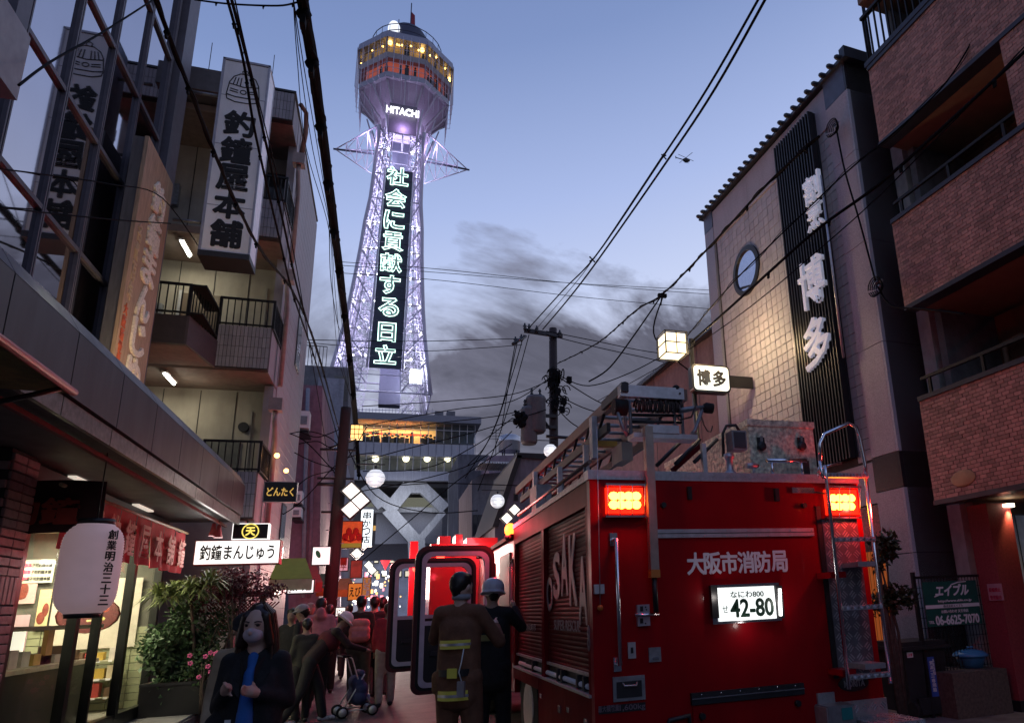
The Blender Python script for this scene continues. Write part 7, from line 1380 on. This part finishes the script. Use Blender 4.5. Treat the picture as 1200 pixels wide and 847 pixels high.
for i, (px, py, rz, c, l) in enumerate(((352, 800, .9, (.05, .05, .06), 'dark bicycle with a front basket, nearest in the row'), (346, 780, 1.1, (.15, .03, .03), 'dull red bicycle with a basket behind the nearest one'), (365, 783, .7, (.06, .07, .08), 'grey bicycle standing beside the old woman'), (352, 768, 1.2, (.03, .03, .03), 'black bicycle farthest back in the row'))):
    q = P(px, py + 4, 2, 0); bicycle(l, (q.x - .2, q.y, 0), rz, c)
# ================================================================== signs, awnings and lamps along the left side
def psign(lab, Y, px0, py0, px1, py1, face, txt=None, tm=None, name='hanging_sign', vert=False, frame=M_dark, d=.15, **k):
    a = P(px0, py0, 1, Y); b = P(px1, py1, 1, Y); s_ = thing(name, lab, 'sign', ((a.x + b.x) / 2, Y, b.z)); box('frame', frame, s_, a.x, b.x, Y, Y + d, b.z, a.z); box('face', face, s_, a.x + .02, b.x - .02, Y - .008, Y - .001, b.z + .02, a.z - .02)
    w = b.x - a.x; h = a.z - b.z
    if txt:
        if vert: vtext(txt, w * .6, h * .85, ((a.x + b.x) / 2, Y - .01, a.z - h * .07), (1, 0, 0), (0, 0, 1), tm, s_, .003, .02)
        else: glyph(txt, w * .75, h * .55, ((a.x + b.x) / 2, Y - .01, (a.z + b.z) / 2), (1, 0, 0), (0, 0, 1), tm, s_, .003, .02)
    return s_, a, b
M_lit2 = emat('lit_acrylic_soft', (1, .95, .93), .95); M_rl = mat('print_red', (.5, .04, .02), .6)
psign('small lit white sign with two black characters under the green awning', 15.0, 337, 679, 368, 695, M_lit2, '酔 処', M_ink)
s_, a, b = psign('square lit white sign with a small green leaf', 17, 366, 640, 387, 662, M_lit2); MB().ball((a.x + .13, 16.985, a.z - .17), .045, .004, .09, 10, Matrix.Rotation(-.4, 3, 'Y')).build('leaf_mark', mat('leaf_green', (.02, .35, .12), .5), s_)
s_, a, b = psign('orange banner printed with a red crab and dishes', 18.5, 399, 610, 424, 642, mat('banner_orange', (.50, .09, .02), .6, var=.7, scale=4, emis=(1, .2, .05), es=.22))
for k in range(5): MB().ball((a.x + (b.x - a.x) * (.25 + .15 * k), 18.49, b.z + (a.z - b.z) * (.4 + .2 * (k % 2))), .07, .005, .10, 8).build('printed_dish', M_rl, s_)
box('green_strip', mat('banner_green', (.25, .28, .03), .6, emis=(.6, .7, .1), es=.15), s_, a.x + .02, b.x - .02, 18.485, 18.49, b.z + .02, b.z + .12)
MB().tube([(a.x + .12, 18.48, b.z + .22), ((a.x + b.x) / 2, 18.48, b.z + .16), (b.x - .12, 18.48, b.z + .22)], .02, 5).build('printed_mouth', M_rl, s_)
psign('pink square sign with a red character behind the utility pole', 20, 397, 653, 408, 669, mat('sign_pink_lit', (.6, .3, .35), .6, emis=(1, .5, .6), es=.4), '一平', M_rl, vert=True)
s_, a, b = psign('dark red printed banner right of the pink square sign', 21, 411, 656, 424, 677, mat('banner_dark_red', (.25, .03, .02), .6, var=.7, scale=4, emis=(1, .15, .1), es=.08))
psign('tall lit white vertical sign with black characters by the diamond lamps', 26, 423, 596, 436, 640, emat('tall_sign_lit', (.85, .95, 1), 1.5), '串かつ店', M_ink, vert=True)
psign('small vertical orange sign with pale letters near the far lamps', 24, 425, 676, 434, 700, mat('sign_orange', (.35, .10, .04), .6, emis=(1, .4, .1), es=.25), 'USJ', M_white, vert=True)
psign('orange shop sign at head height by the dark pole', 19, 408, 683, 424, 703, mat('sign_orange2', (.5, .14, .02), .6, emis=(1, .35, .05), es=.35), 'えび', M_ink)
psign('black shop sign lit from inside low on the left', 17.5, 393, 711, 405, 722, emat('lit_menu', (.9, 1, .9), .9), 'メニュー', M_ink)
def awning(lab, Y, pts, d, m, mu, nm='shop_awning'):
    a, b, c = (P(x, y, 1, Y) for x, y in pts); T = thing(nm, lab, 'awning', (a.x, Y, c.z)); 
    MB().add([(a.x, Y + d, a.z), (b.x, Y + d, a.z), (c.x, Y, c.z), (a.x, Y, c.z), (a.x, Y + d, a.z - .03), (b.x, Y + d, a.z - .03), (c.x, Y, c.z - .03), (a.x, Y, c.z - .03)], [(0, 1, 2, 3), (7, 6, 5, 4), (0, 3, 7, 4), (1, 5, 6, 2), (3, 2, 6, 7)]).build('canvas', m, T)
    MB().box(a.x, c.x, Y - .01, Y + .01, c.z - .2, c.z - .01).build('valance', mu, T); MB().add([(b.x + .002, Y + d, a.z), (c.x + .002, Y, c.z), (c.x + .002, Y, c.z - .2), (b.x + .002, Y + d, c.z - .2)], [(0, 1, 2, 3)]).build('end_flap', mu, T); return T
M_grn = mat('awning_green', (.20, .30, .03), .7, var=.08); M_gr2 = mat('awning_green_dark', (.05, .08, .02), .7)
awning('bright green sloping shop awning beside the long lit sign', 14.4, ((318, 650), (352, 653), (366, 677)), .9, M_grn, mat('awning_cream', (.5, .48, .3), .7)); awning('dull red awning behind the green one', 17.3, ((340, 658), (366, 662), (378, 682)), .8, mat('awning_dull_red', (.22, .05, .04), .7), mat('awning_dull_red', (.22, .05, .04), .7)); awning('dark green awning by the base of the dark pole', 19.5, ((372, 670), (386, 672), (392, 688)), .8, M_gr2, mat('awning_orange', (.5, .13, .02), .7)); awning('orange awning right of the dark pole', 22, ((396, 676), (408, 677), (418, 690)), .8, mat('awning_orange', (.5, .13, .02), .7), mat('awning_orange', (.5, .13, .02), .7))
light('shop_glow', 'POINT', (-2.7, 16.2, 2.1), 40, (1, .25, .35), .2, bpy.data.objects['shop_awning']); light('shop_glow', 'POINT', (-2.2, 20, 2.4), 60, (1, .42, .4), .2, bpy.data.objects['shop_awning']); light('shop_glow', 'AREA', (-1.2, 30, 3.2), 520, (1, .75, .65), 2, bpy.data.objects['shop_awning'], target=(0, 24, 0))
# shop fronts under the awnings
q = P(352, 700, 1, 16); SF = thing('small_shopfront', 'narrow shopfront with warm red light behind the parked bicycles', 'shop', (-3, 17, 0)); box('wall', M_pink, SF, -6, -2.9, 16.5, 23, 0, 3.0); box('lit_window', emat('window_red_warm', (1, .22, .12), .45), SF, -2.9, -2.88, 18.8, 20.6, .9, 2.2); box('lit_doorway', emat('window_orange', (1, .42, .12), .5), SF, -2.9, -2.88, 21, 22.6, .1, 2.2)
# hanging globes
def globe(lab, px, py, r, Y, arm=-1):
    q = P(px, py, 1, Y); T = thing('globe_lamp', lab, 'lamp', q, group='round globe street lamps'); R_ = r * Y * .00128; mb = MB(); MB().ball(q, R_ * .97, n=20).build('globe', mat('globe_glass', (.6, .62, .66), .3, emis=(.92, .95, 1), es=.62), T)
    for k in range(5):
        a = math.radians(-60 + 30 * k); mb.tube([(q.x + R_ * math.cos(a) * math.cos(t * math.pi / 10), q.y + R_ * math.cos(a) * math.sin(t * math.pi / 10), q.z + R_ * math.sin(a)) for t in range(21)], R_ * .02, 4)
    mb.build('globe_rib', M_alu, T); MB().ball(q, R_ * .35, n=8); MB().cyl((q.x, q.y, q.z + R_ * .9), (q.x, q.y, q.z + R_ * 1.35), R_ * .12, 8).cyl((q.x - R_ * 2.2, q.y, q.z + R_ * 1.5), (q.x + R_ * .9, q.y, q.z + R_ * 1.5), R_ * .07, 6).build('hanger', M_black, T); light('globe_glow', 'POINT', q - Vector((0, R_ * 1.6, R_ * .4)), 9 * R_, (.95, .97, 1), R_ * .5, T)
globe('larger round glass globe lamp hanging in front of the tower podium', 440, 560, 9.8, 21); globe('round globe lamp hanging before the pale building on the right', 583, 587, 8, 24); globe('globe lamp glimpsed behind the roof ladder', 645, 528, 8, 20)
# diamond lamp groups
def diamond(lab, Y, cs, r, post=None):
    q = P(*cs[0], 1, Y); T = thing('diamond_lamp', lab, 'lamp', q, group='white diamond shaped street lamps'); R_ = r * Y * .00128
    for (px, py) in cs:
        c = P(px, py, 1, Y); fr_ = MB().prism([(c.x + R_ * 1.08, Y, c.z), (c.x, Y, c.z + R_ * 1.08), (c.x - R_ * 1.08, Y, c.z), (c.x, Y, c.z - R_ * 1.08)], (0, .14, 0)).build('lamp_box', M_black, T)
        MB().prism([(c.x + R_ * .86, Y - .012, c.z), (c.x, Y - .012, c.z + R_ * .86), (c.x - R_ * .86, Y - .012, c.z), (c.x, Y - .012, c.z - R_ * .86)], (0, .01, 0)).build('lamp_face', emat('diamond_lit', (1, .97, .9), 1.0), fr_)
    light('diamond_glow', 'POINT', P(*cs[0], 1, Y) + Vector((0, -.5, 0)), 8, (1, .95, .85), .2, T); return T
diamond('group of three white diamond lamps on the dark utility pole', 17.5, [(411.5, 575), (422.5, 586.5), (410.5, 597)], 9.9); diamond('pair of small white diamond lamps below the tall lit sign', 28, [(426, 637), (418, 648)], 6); diamond('white diamond lamps by the amber beacon on the right', 20, [(594, 607), (603, 597)], 7); diamond('tiny far pair of diamond lamps over the street', 40, [(432, 662), (436, 668)], 5)
T = thing('warning_sign', 'red triangular sign hanging far up the street', 'sign', P(451, 663, 1, 30)); cs = [P(x, y, 1, 30) for x, y in ((445.5, 656), (458, 656), (451.5, 668))]; MB().prism(cs, (0, .05, 0)).build('triangle', emat('sign_red_lit', (1, .05, .08), .5), T)
T = thing('square_wall_lantern', 'glowing orange square lantern at the left end of the podium windows', 'lantern', P(417, 504, 1, 24)); a = P(411, 497, 1, 24); b = P(425, 514, 1, 24); MB().box(a.x + .02, b.x - .02, 24.02, 24.3, b.z + .02, a.z - .02).build('paper', emat('paper_orange', (1, .52, .16), 2.0), T)
mb = MB()
for k in range(4): x = a.x + (b.x - a.x) * k / 3; mb.box(x - .01, x + .01, 24, 24.02, b.z, a.z)
for k in range(4): z = b.z + (a.z - b.z) * k / 3; mb.box(a.x, b.x, 24, 24.02, z - .01, z + .01)
mb.build('lattice', M_black, T); MB().cyl((a.x + .2, 24.15, b.z), (a.x - .6, 24.15, b.z - .3), .03, 6).build('arm', M_black, T)
# ================================================================== utility poles
M_pole = mat('pole_dark', (.028, .018, .018), .8, var=.25, scale=10, stretch=(5, 5, .4), bump=.3)
a = P(405, 485, 1, 18); b = P(392, 640, 1, 18); base = b + (b - a) * (b.z / (a.z - b.z)); UP = thing('utility_pole', 'dark leaning utility pole on the left rising in front of the tower podium', 'utility pole', base, group='utility poles'); MB().tube([base, b, a, a + (a - b) * .05], [.17, .15, .12, .12], 12).build('shaft', M_pole, UP)
for f in (.25, .5, .72): c = b.lerp(a, f); MB().cyl(c - Vector((.5 if f > .4 else .35, 0, 0)), c + Vector((.3, 0, 0)), .03, 6).build('cross_arm', M_dark, UP)
for k in range(14): c = base.lerp(a, .3 + k * .05); MB().cyl(c, c + Vector((.2 * (-1) ** k, -.1, 0)), .01, 5).build('step_bolt', M_steel, UP)
c = P(383, 567, 1, 18); MB().cyl(P(372, 567, 1, 18), P(397, 567.5, 1, 18), .045, 8).build('black_insulated_arm', M_black, UP)
b = P(648, 540, 1, 25); a = P(648, 385, 1, 25); UP = thing('utility_pole', 'tall utility pole with transformers and wire tangle right of the tower', 'utility pole', (b.x, 25, 0), group='utility poles'); MB().tube([(b.x, 25, 0), (a.x, 25, a.z)], [.2, .15], 12).build('shaft', M_pole, UP)
q0 = P(614, 387, 1, 24.8); q1 = P(659, 394, 1, 24.8); MB().obox((q0 + q1) / 2, q1 - q0, (0, 0, 1), (q1 - q0).length, .16, .12).build('cross_arm', M_dark, UP); q0 = P(601, 403, 1, 24.0); q1 = P(616, 394, 1, 24.8); MB().cyl(q0, q1, .06, 6).build('cross_arm', M_dark, UP)
for px, py in ((615, 383), (620, 384), (629, 386), (604, 399), (611, 396), (656, 391)): q = P(px, py, 1, 24.7); MB().lathe(q, [(.03, -.15), (.07, -.08), (.04, -.03), (.08, .03), (.04, .08), (.03, .15)], 10).build('insulator', M_dark, UP)
for px, py, r in ((620, 496, .30), (628, 483, .36)):
    q = P(px, py, 1, 24.4); tr = MB().lathe(q, [(r * .8, -.78), (r, -.68), (r, .45), (r * 1.05, .5), (r * .9, .6), (r * .3, .66)], 18).build('transformer', mat('transformer_grey', (.10, .10, .115), .55, dirt=.3), UP)
    for dx in (-.15, .15): MB().lathe(q + Vector((dx, 0, .75)), [(.04, -.12), (.07, -.05), (.03, 0), (.06, .06), (.03, .15)], 8).build('bushing', M_dark, tr)
for py in (487, 500): MB().obox((P(630, py, 1, 24.7) + P(647, py, 1, 24.9)) / 2, (1, 0, 0), (0, 0, 1), .9, .12, .1).build('transformer_arm', M_dark, UP)
MB().cyl(P(634, 488, 1, 24.7), P(645, 503, 1, 24.8), .05, 6).build('transformer_arm', M_dark, UP); MB().cyl(P(640, 511, 1, 24.8), P(687, 514, 1, 24.8), .06, 6).build('cross_arm', M_dark, UP)
rnd = random.Random(77); mb = MB()
for k in range(46):
    c = P(650 + rnd.gauss(2, 6), rnd.uniform(434, 482), 1, 24.7); r = rnd.uniform(.06, .22); ax_ = rnd.uniform(0, 3.1); pts = [(c.x + r * math.cos(t * .7) * math.cos(ax_), c.y + r * math.cos(t * .7) * math.sin(ax_), c.z + r * math.sin(t * .7)) for t in range(8)]; mb.tube(pts, .022, 4)
    if k % 3 == 0: mb.box(c.x - .09, c.x + .09, c.y - .08, c.y + .08, c.z - .12, c.z + .12)
mb.build('wire_tangle', M_cable, UP, kind='stuff')
mb = MB()
for k in range(16): c = P(rnd.uniform(603, 616), rnd.uniform(482, 500), 1, 24.2); mb.ball(c, rnd.uniform(.06, .15), n=6); mb.cyl(c, c + Vector((rnd.uniform(-.5, .5), 0, rnd.uniform(-.3, .3))), .025, 4)
mb.build('switch_gear', M_cable, UP, kind='stuff')
# ================================================================== overhead wires
NW = [0]
def cr_(pts, n=6):
    out = []; P_ = [pts[0]] + pts + [pts[-1]]
    for i in range(1, len(P_) - 2):
        a, b, c, d = P_[i - 1], P_[i], P_[i + 1], P_[i + 2]
        for k in range(n): t = k / n; out.append(.5 * ((2 * b) + (c - a) * t + (2 * a - 5 * b + 4 * c - d) * t * t + (3 * b - a - 3 * c + d) * t ** 3))
    return out + [pts[-1]]
def wire(lab, pts, r, ax=None, v=None, name='overhead_wire', group='overhead wires', Ys=None, twist=0, clips=0, extra=()):
    P3 = [P(x, y, ax, v) for x, y in pts] if ax is not None else [P(x, y, 1, Y) for (x, y), Y in zip(pts, Ys)]
    sp = cr_(P3); mb = MB().tube(sp, r, 6 if r > .02 else 5, False)
    if twist:
        m2 = []; L = 0
        for i, p in enumerate(cr_(P3, 14)):
            if m2: L += (p - prev).length
            m2.append(p + Vector((.0, 0, 1)) * twist * math.sin(L * 5) + Vector((1, 0, 0)) * twist * math.cos(L * 5)); prev = p
        mb.tube(m2, r * .45, 4, False)
    o = mb.build(name, M_cable, None); tag(o, lab, 'cable', group)
    if clips:
        for k in range(clips): c = sp[int((k + .7) * (len(sp) - 1) / clips)]; MB().ball(c - Vector((0, 0, r)), r * 1.5, n=6).box(c.x - r * .5, c.x + r * .5, c.y - r, c.y + r, c.z - r * 4, c.z).build('cable_clip', M_cable, o)
    return o
XB = -1.25
bd = [wire('thickest black cable bundle hanging down past the left of the tower', [(353, -8), (366, 70), (381, 180), (392, 268), (401, 340), (410, 420), (416, 480), (420, 545), (421, 556)], .062, 0, XB, 'cable_bundle', twist=.06, clips=12)]
mb = MB(); base_ = [P(x, y, 0, XB) for x, y in ((353, -8), (366, 70), (381, 180), (392, 268), (401, 340), (410, 420), (416, 480), (420, 545))]
for k in range(7):
    ph = k * .9; ps = cr_([p + Vector((.055 * math.cos(ph + i), 0, .055 * math.sin(ph + i * 1.3))) for i, p in enumerate(base_)]); mb.tube(ps, .018, 5, False)
for k in range(3):
    ps = cr_([p + Vector((-.08 - .05 * k * (i % 3), 0, -.08 - .12 * math.sin(i * 1.5 + k) * (i > 0))) for i, p in enumerate(base_)]); mb.tube(ps, .007, 4, False)
mb.build('loose_strands', M_cable, bd[0], kind='stuff')
wire('thin wires dangling beside the thickest bundle', [(384, 200), (386, 280), (388, 330), (396, 380), (402, 392)], .008, 0, XB - .15)
wire('cable with clips crossing the tall bell sign, left of two', [(180, -6), (205, 60), (230, 125), (260, 200), (285, 255), (310, 300), (345, 345), (372, 410), (392, 485)], .02, 0, -2.05, clips=8, twist=.02)
wire('cable crossing the top right of the tall bell sign', [(265, -6), (285, 70), (300, 160), (330, 290), (345, 350), (372, 430), (398, 520)], .017, 0, -1.9, clips=7); wire('second cable alongside the one over the bell sign', [(270, -6), (292, 80), (310, 160), (334, 270), (352, 350), (380, 440), (403, 525)], .018, 0, -1.8, clips=8)
wire('slim cable loop from the bell sign to the pink building', [(274, -6), (291, 70), (322, 195), (345, 300), (362, 400), (372, 460), (385, 540)], .008, 0, -1.7)
wire('black cable slanting up across the mirrored glass', [(22, 100), (60, 72), (120, 38), (178, 1)], .012, None, None, Ys=(6.2, 7, 8.4, 10)); wire('lower dark cable running across the glass front', [(0, 198), (55, 205), (130, 216), (190, 232), (240, 300)], .009, None, None, Ys=(7.5, 8.5, 9.8, 11.2, 12.5)); wire('lowest dark cable running across the glass front', [(0, 243), (60, 250), (140, 258), (200, 262)], .009, None, None, Ys=(7.5, 8.5, 9.8, 11.2))
wire('wire from the top edge joining the thickest bundle', [(228, 0), (270, 5), (325, 7), (348, 3)], .012, None, None, Ys=(9, 8.6, 8.2, 7.4), clips=3)
wire('left one of the two long wires slanting up to the top right', [(621, 383), (660, 340), (698, 300), (774, 188), (830, 102), (893, -8)], .022, None, None, Ys=(24.6, 20, 16.5, 12, 9.5, 7.6)); wire('right one of the two long wires slanting up to the top right', [(636, 386), (668, 348), (702, 303), (781, 190), (838, 104), (901, -8)], .024, None, None, Ys=(24.6, 20, 16.5, 12, 9.5, 7.6)); wire('third faint wire beside the slanting pair', [(628, 386), (664, 344), (696, 303), (778, 180)], .010, None, None, Ys=(24.6, 20, 16.5, 12.2))
for (px, py, Y, l) in ((778, 184, 12, 'upper'), (694, 304, 16.5, 'lower')):
    c = P(px, py, 1, Y); s_ = Y * .0045; tag(MB().obox(c, (1, 0, 1), (-1, 0, 1), s_ * 2.4, s_ * .35, s_ * .35).obox(c, (1, 0, -1), (1, 0, 1), s_ * 2.4, s_ * .35, s_ * .35).ball(c + Vector((s_ * .8, 0, s_ * .8)), s_ * .35, n=6).ball(c - Vector((s_ * .8, 0, s_ * .8)), s_ * .35, n=6).ball(c + Vector((s_ * .8, 0, -s_ * .8)), s_ * .35, n=6).ball(c + Vector((-s_ * .8, 0, s_ * .8)), s_ * .35, n=6).build('wire_spacer', M_cable), l + ' cross shaped spacer on the pair of slanting wires', 'wire spacer', 'cross spacers on the slanting wires')
wire('wavy cable from the utility pole over the square lantern towards the right', [(653, 426), (700, 402), (745, 364), (776, 345), (828, 293), (900, 215), (960, 160)], .020, None, None, Ys=(24.8, 20, 15, 13.5, 10.5, 8, 6.8), twist=.03, clips=6)
wire('thick black cable rising across the right facade', [(752, 452), (828, 385), (900, 320), (960, 267), (1030, 216), (1110, 145), (1210, 52)], .020, None, None, Ys=(15, 10.2, 7.8, 6.8, 5.9, 5, 4.2), clips=5); wire('wavy cable above the thick one on the right facade', [(800, 400), (860, 330), (960, 232), (1000, 195), (1060, 145), (1110, 95), (1150, 30), (1175, -5)], .011, None, None, Ys=(12, 9, 7.3, 6.7, 6.0, 5.6, 5.2, 5), twist=.03)
wire('thin straight wire crossing to the top right corner', [(700, 470), (830, 395), (980, 275), (1100, 160), (1210, 45)], .008, None, None, Ys=(16, 10.2, 6.9, 5.4, 4.4))
for i, (y0, y1, l, d) in enumerate(((309, 345, 'upper long thin wire crossing behind the tower lettering', 40), (322, 362, 'second long thin wire crossing behind the tower lettering', 40), (313, 340, 'middle long thin wire crossing beyond the tower', 42))): wire(l, [(400, y0 - 2), (520, y0 + 7), (680, (y0 + y1) / 2 + 6), (832, y1)], .020, None, None, Ys=(d,) * 4)
wire('long wire past the foot of the lettering', [(355, 398), (480, 400), (600, 397), (614, 398)], .018, None, None, Ys=(30,) * 4); wire('lower long wire past the foot of the lettering', [(355, 401), (480, 411), (560, 408), (612, 404)], .016, None, None, Ys=(30,) * 4)
fan = [((614, 392), (600, 440), (578, 505), (545, 560)), ((620, 392), (604, 450), (585, 510), (560, 575)), ((604, 402), (590, 470), (570, 520), (548, 545)), ((606, 402), (598, 440), (588, 500)), ((648, 440), (600, 470), (530, 480), (420, 500)), ((645, 445), (600, 462), (520, 470), (424, 476)), ((640, 470), (590, 486), (500, 497), (405, 510)), ((600, 505), (560, 540), (500, 560), (425, 575)), ((655, 440), (690, 452), (740, 436), (792, 408)), ((655, 442), (700, 470), (730, 478), (770, 462)), ((652, 462), (690, 480), (745, 492), (800, 500)), ((650, 475), (672, 497), (705, 512), (735, 520)), ((776, 345), (745, 390), (715, 430), (690, 447)), ((777, 347), (766, 390), (790, 420), (830, 450)), ((640, 388), (700, 400), (760, 412), (830, 420)), ((640, 392), (700, 407), (760, 420), (800, 430)), ((425, 540), (480, 525), (560, 505), (640, 480)), ((425, 552), (500, 548), (560, 520), (600, 490)), ((405, 520), (440, 580), (500, 600), (560, 598)), ((430, 566), (470, 568), (520, 566), (640, 570)), ((420, 660), (480, 610), (540, 560), (600, 520)), ((300, 500), (350, 512), (385, 545), (396, 560)), ((340, 508), (360, 505), (385, 512), (400, 525)), ((345, 530), (365, 540), (390, 548), (400, 550)), ((330, 590), (360, 560), (400, 545), (430, 500)), ((300, 620), (350, 590), (400, 540), (440, 530)), ((352, 506), (370, 512), (386, 508), (404, 500)), ((350, 520), (372, 517), (388, 524), (404, 514))]
nm_ = ['first', 'second', 'third', 'fourth', 'fifth', 'sixth', 'seventh', 'eighth', 'ninth', 'tenth', 'eleventh', 'twelfth', 'thirteenth', 'fourteenth', 'fifteenth', 'sixteenth', 'seventeenth', 'eighteenth', 'nineteenth', 'twentieth', 'twenty first', 'twenty second', 'twenty third', 'twenty fourth', 'twenty fifth', 'twenty sixth', 'twenty seventh', 'twenty eighth']
wh = ['falling from the pole top towards the street'] * 4 + ['strung left from the wire tangle past the podium roof'] * 4 + ['strung right from the wire tangle over the fire engine'] * 4 + ['dropping from the wavy cable junction'] * 2 + ['running right from the pole cross arm'] * 2 + ['crossing in front of the podium'] * 5 + ['looping off the pink building wall'] * 7
pos = ['leftmost', 'second from the left', 'second from the right', 'rightmost', 'lowest', 'middle', 'topmost']
for i, f_ in enumerate(fan):
    k = sum(1 for j in range(i) if wh[j] == wh[i]); Y = 24.6 if i < 8 else (20 if i < 12 else (13 if i < 14 else (24 if i < 21 else 18)))
    w = wire('thin wire %s, %s' % (wh[i], pos[k]), list(f_), .0125 if i > 20 else .017, None, None, Ys=(Y,) * len(f_), group='thin wires around the poles')
c = P(776, 346, 1, 13.5); J = tag(MB().ball(c, .06, n=8).box(c.x - .1, c.x + .1, c.y - .04, c.y + .04, c.z - .05, c.z + .03).cyl(c, c + Vector((-.05, 0, -.25)), .02, 5).build('wire_junction', M_cable), 'knotted junction on the wavy cable above the square lantern', 'cable joint')
# wires fixed on the restaurant wall
for (px, py, l, pts) in ((979, 148, 'upper wire coil fixed to the restaurant wall', [(980, 150), (990, 200), (1008, 262), (1026, 330)]), (1030, 333, 'lower wire coil fixed at the granite column', [(1028, 335), (1045, 358), (1085, 362), (1130, 368)])):
    c = PR(px, py, 0, -.12); T = rthing('wire_coil', l, 'cable', c, group='wire coils on the right wall'); mb = MB()
    for k in range(5): r = .07 + .018 * k; mb.tube([(c.x - .02 * k, c.y + r * math.cos(t * .5) , c.z - .05 + r * math.sin(t * .5)) for t in range(13)], .009, 5)
    rmb(mb, 'coil', M_cable, T); rmb(MB().ball((c.x, c.y + .04, c.z + .04), .03, n=8).ball((c.x, c.y - .05, c.z + .03), .03, n=8).ball((c.x, c.y, c.z - .03), .03, n=8), 'insulators', M_alu, T)
    rmb(MB().tube(cr_([PR(x, y, 0, -.14) for x, y in pts]), .014, 5), 'drop_cable', M_cable, T)
# helicopter far away
q = P(804, 188, 1, 260); HC = thing('helicopter', 'tiny helicopter far off in the sky right of the tower', 'helicopter', q); MB().ball(q, 1.8, 1.0, 1.0, 10).ball(q + Vector((1.0, 0, .2)), 1.1, .8, .8, 8).build('fuselage', M_dark, HC); MB().cyl(q - Vector((1, 0, 0)), q - Vector((5.2, 0, -.5)), .22, 6).build('tail_boom', M_dark, HC); MB().box(q.x - 5.4, q.x - 5.0, q.y - .05, q.y + .05, q.z, q.z + 1.3).build('tail_fin', M_dark, HC)
for s_ in (0, math.pi / 2): MB().obox(q + Vector((0, 0, 1.4)), (math.cos(s_ + .3), math.sin(s_ + .3), 0), (0, 0, 1), 9.5, .06, .25).build('rotor_blade', M_dark, HC)
MB().cyl(q + Vector((-1, 0, -1.3)), q + Vector((1.5, 0, -1.3)), .08, 5).build('skid', M_dark, HC)
# ================================================================== street behind the viewer (it shades and is mirrored)
for nm, lab, x0, x1, y0, y1, h in (('rear_left_building', 'dark building standing behind the viewer on the left', -14, -3.9, -34, 1.2, 7), ('rear_right_building', 'dark building standing behind the viewer on the right', 6.9, 16, -34, -2.5, 7.5), ('rear_end_building', 'dark building closing the street far behind the viewer', -14, 16, -90, -80, 6)):
    T = thing(nm.replace('rear_left_', '').replace('rear_right_', '').replace('rear_end_', ''), lab, 'building', (x0, y0, 0)); box('wall', M_wallgrey, T, x0, x1, y0, y1, 0, h)
    for j in range(3):
        for i in range(7):
            if nm == 'rear_end_building': f = box('window', MT['dark_window_glass'], T, x0 + 2 + i * 4, x0 + 4 + i * 4, y1, y1 + .05, 1.5 + j * 2.8, 3 + j * 2.8)
            else: xx = x1 if 'left' in nm else x0; f = box('window', MT['dark_window_glass'], T, xx - .05, xx + .05, y0 + 2 + i * 4.5, y0 + 4 + i * 4.5, 1.5 + j * 3, 3.2 + j * 3)
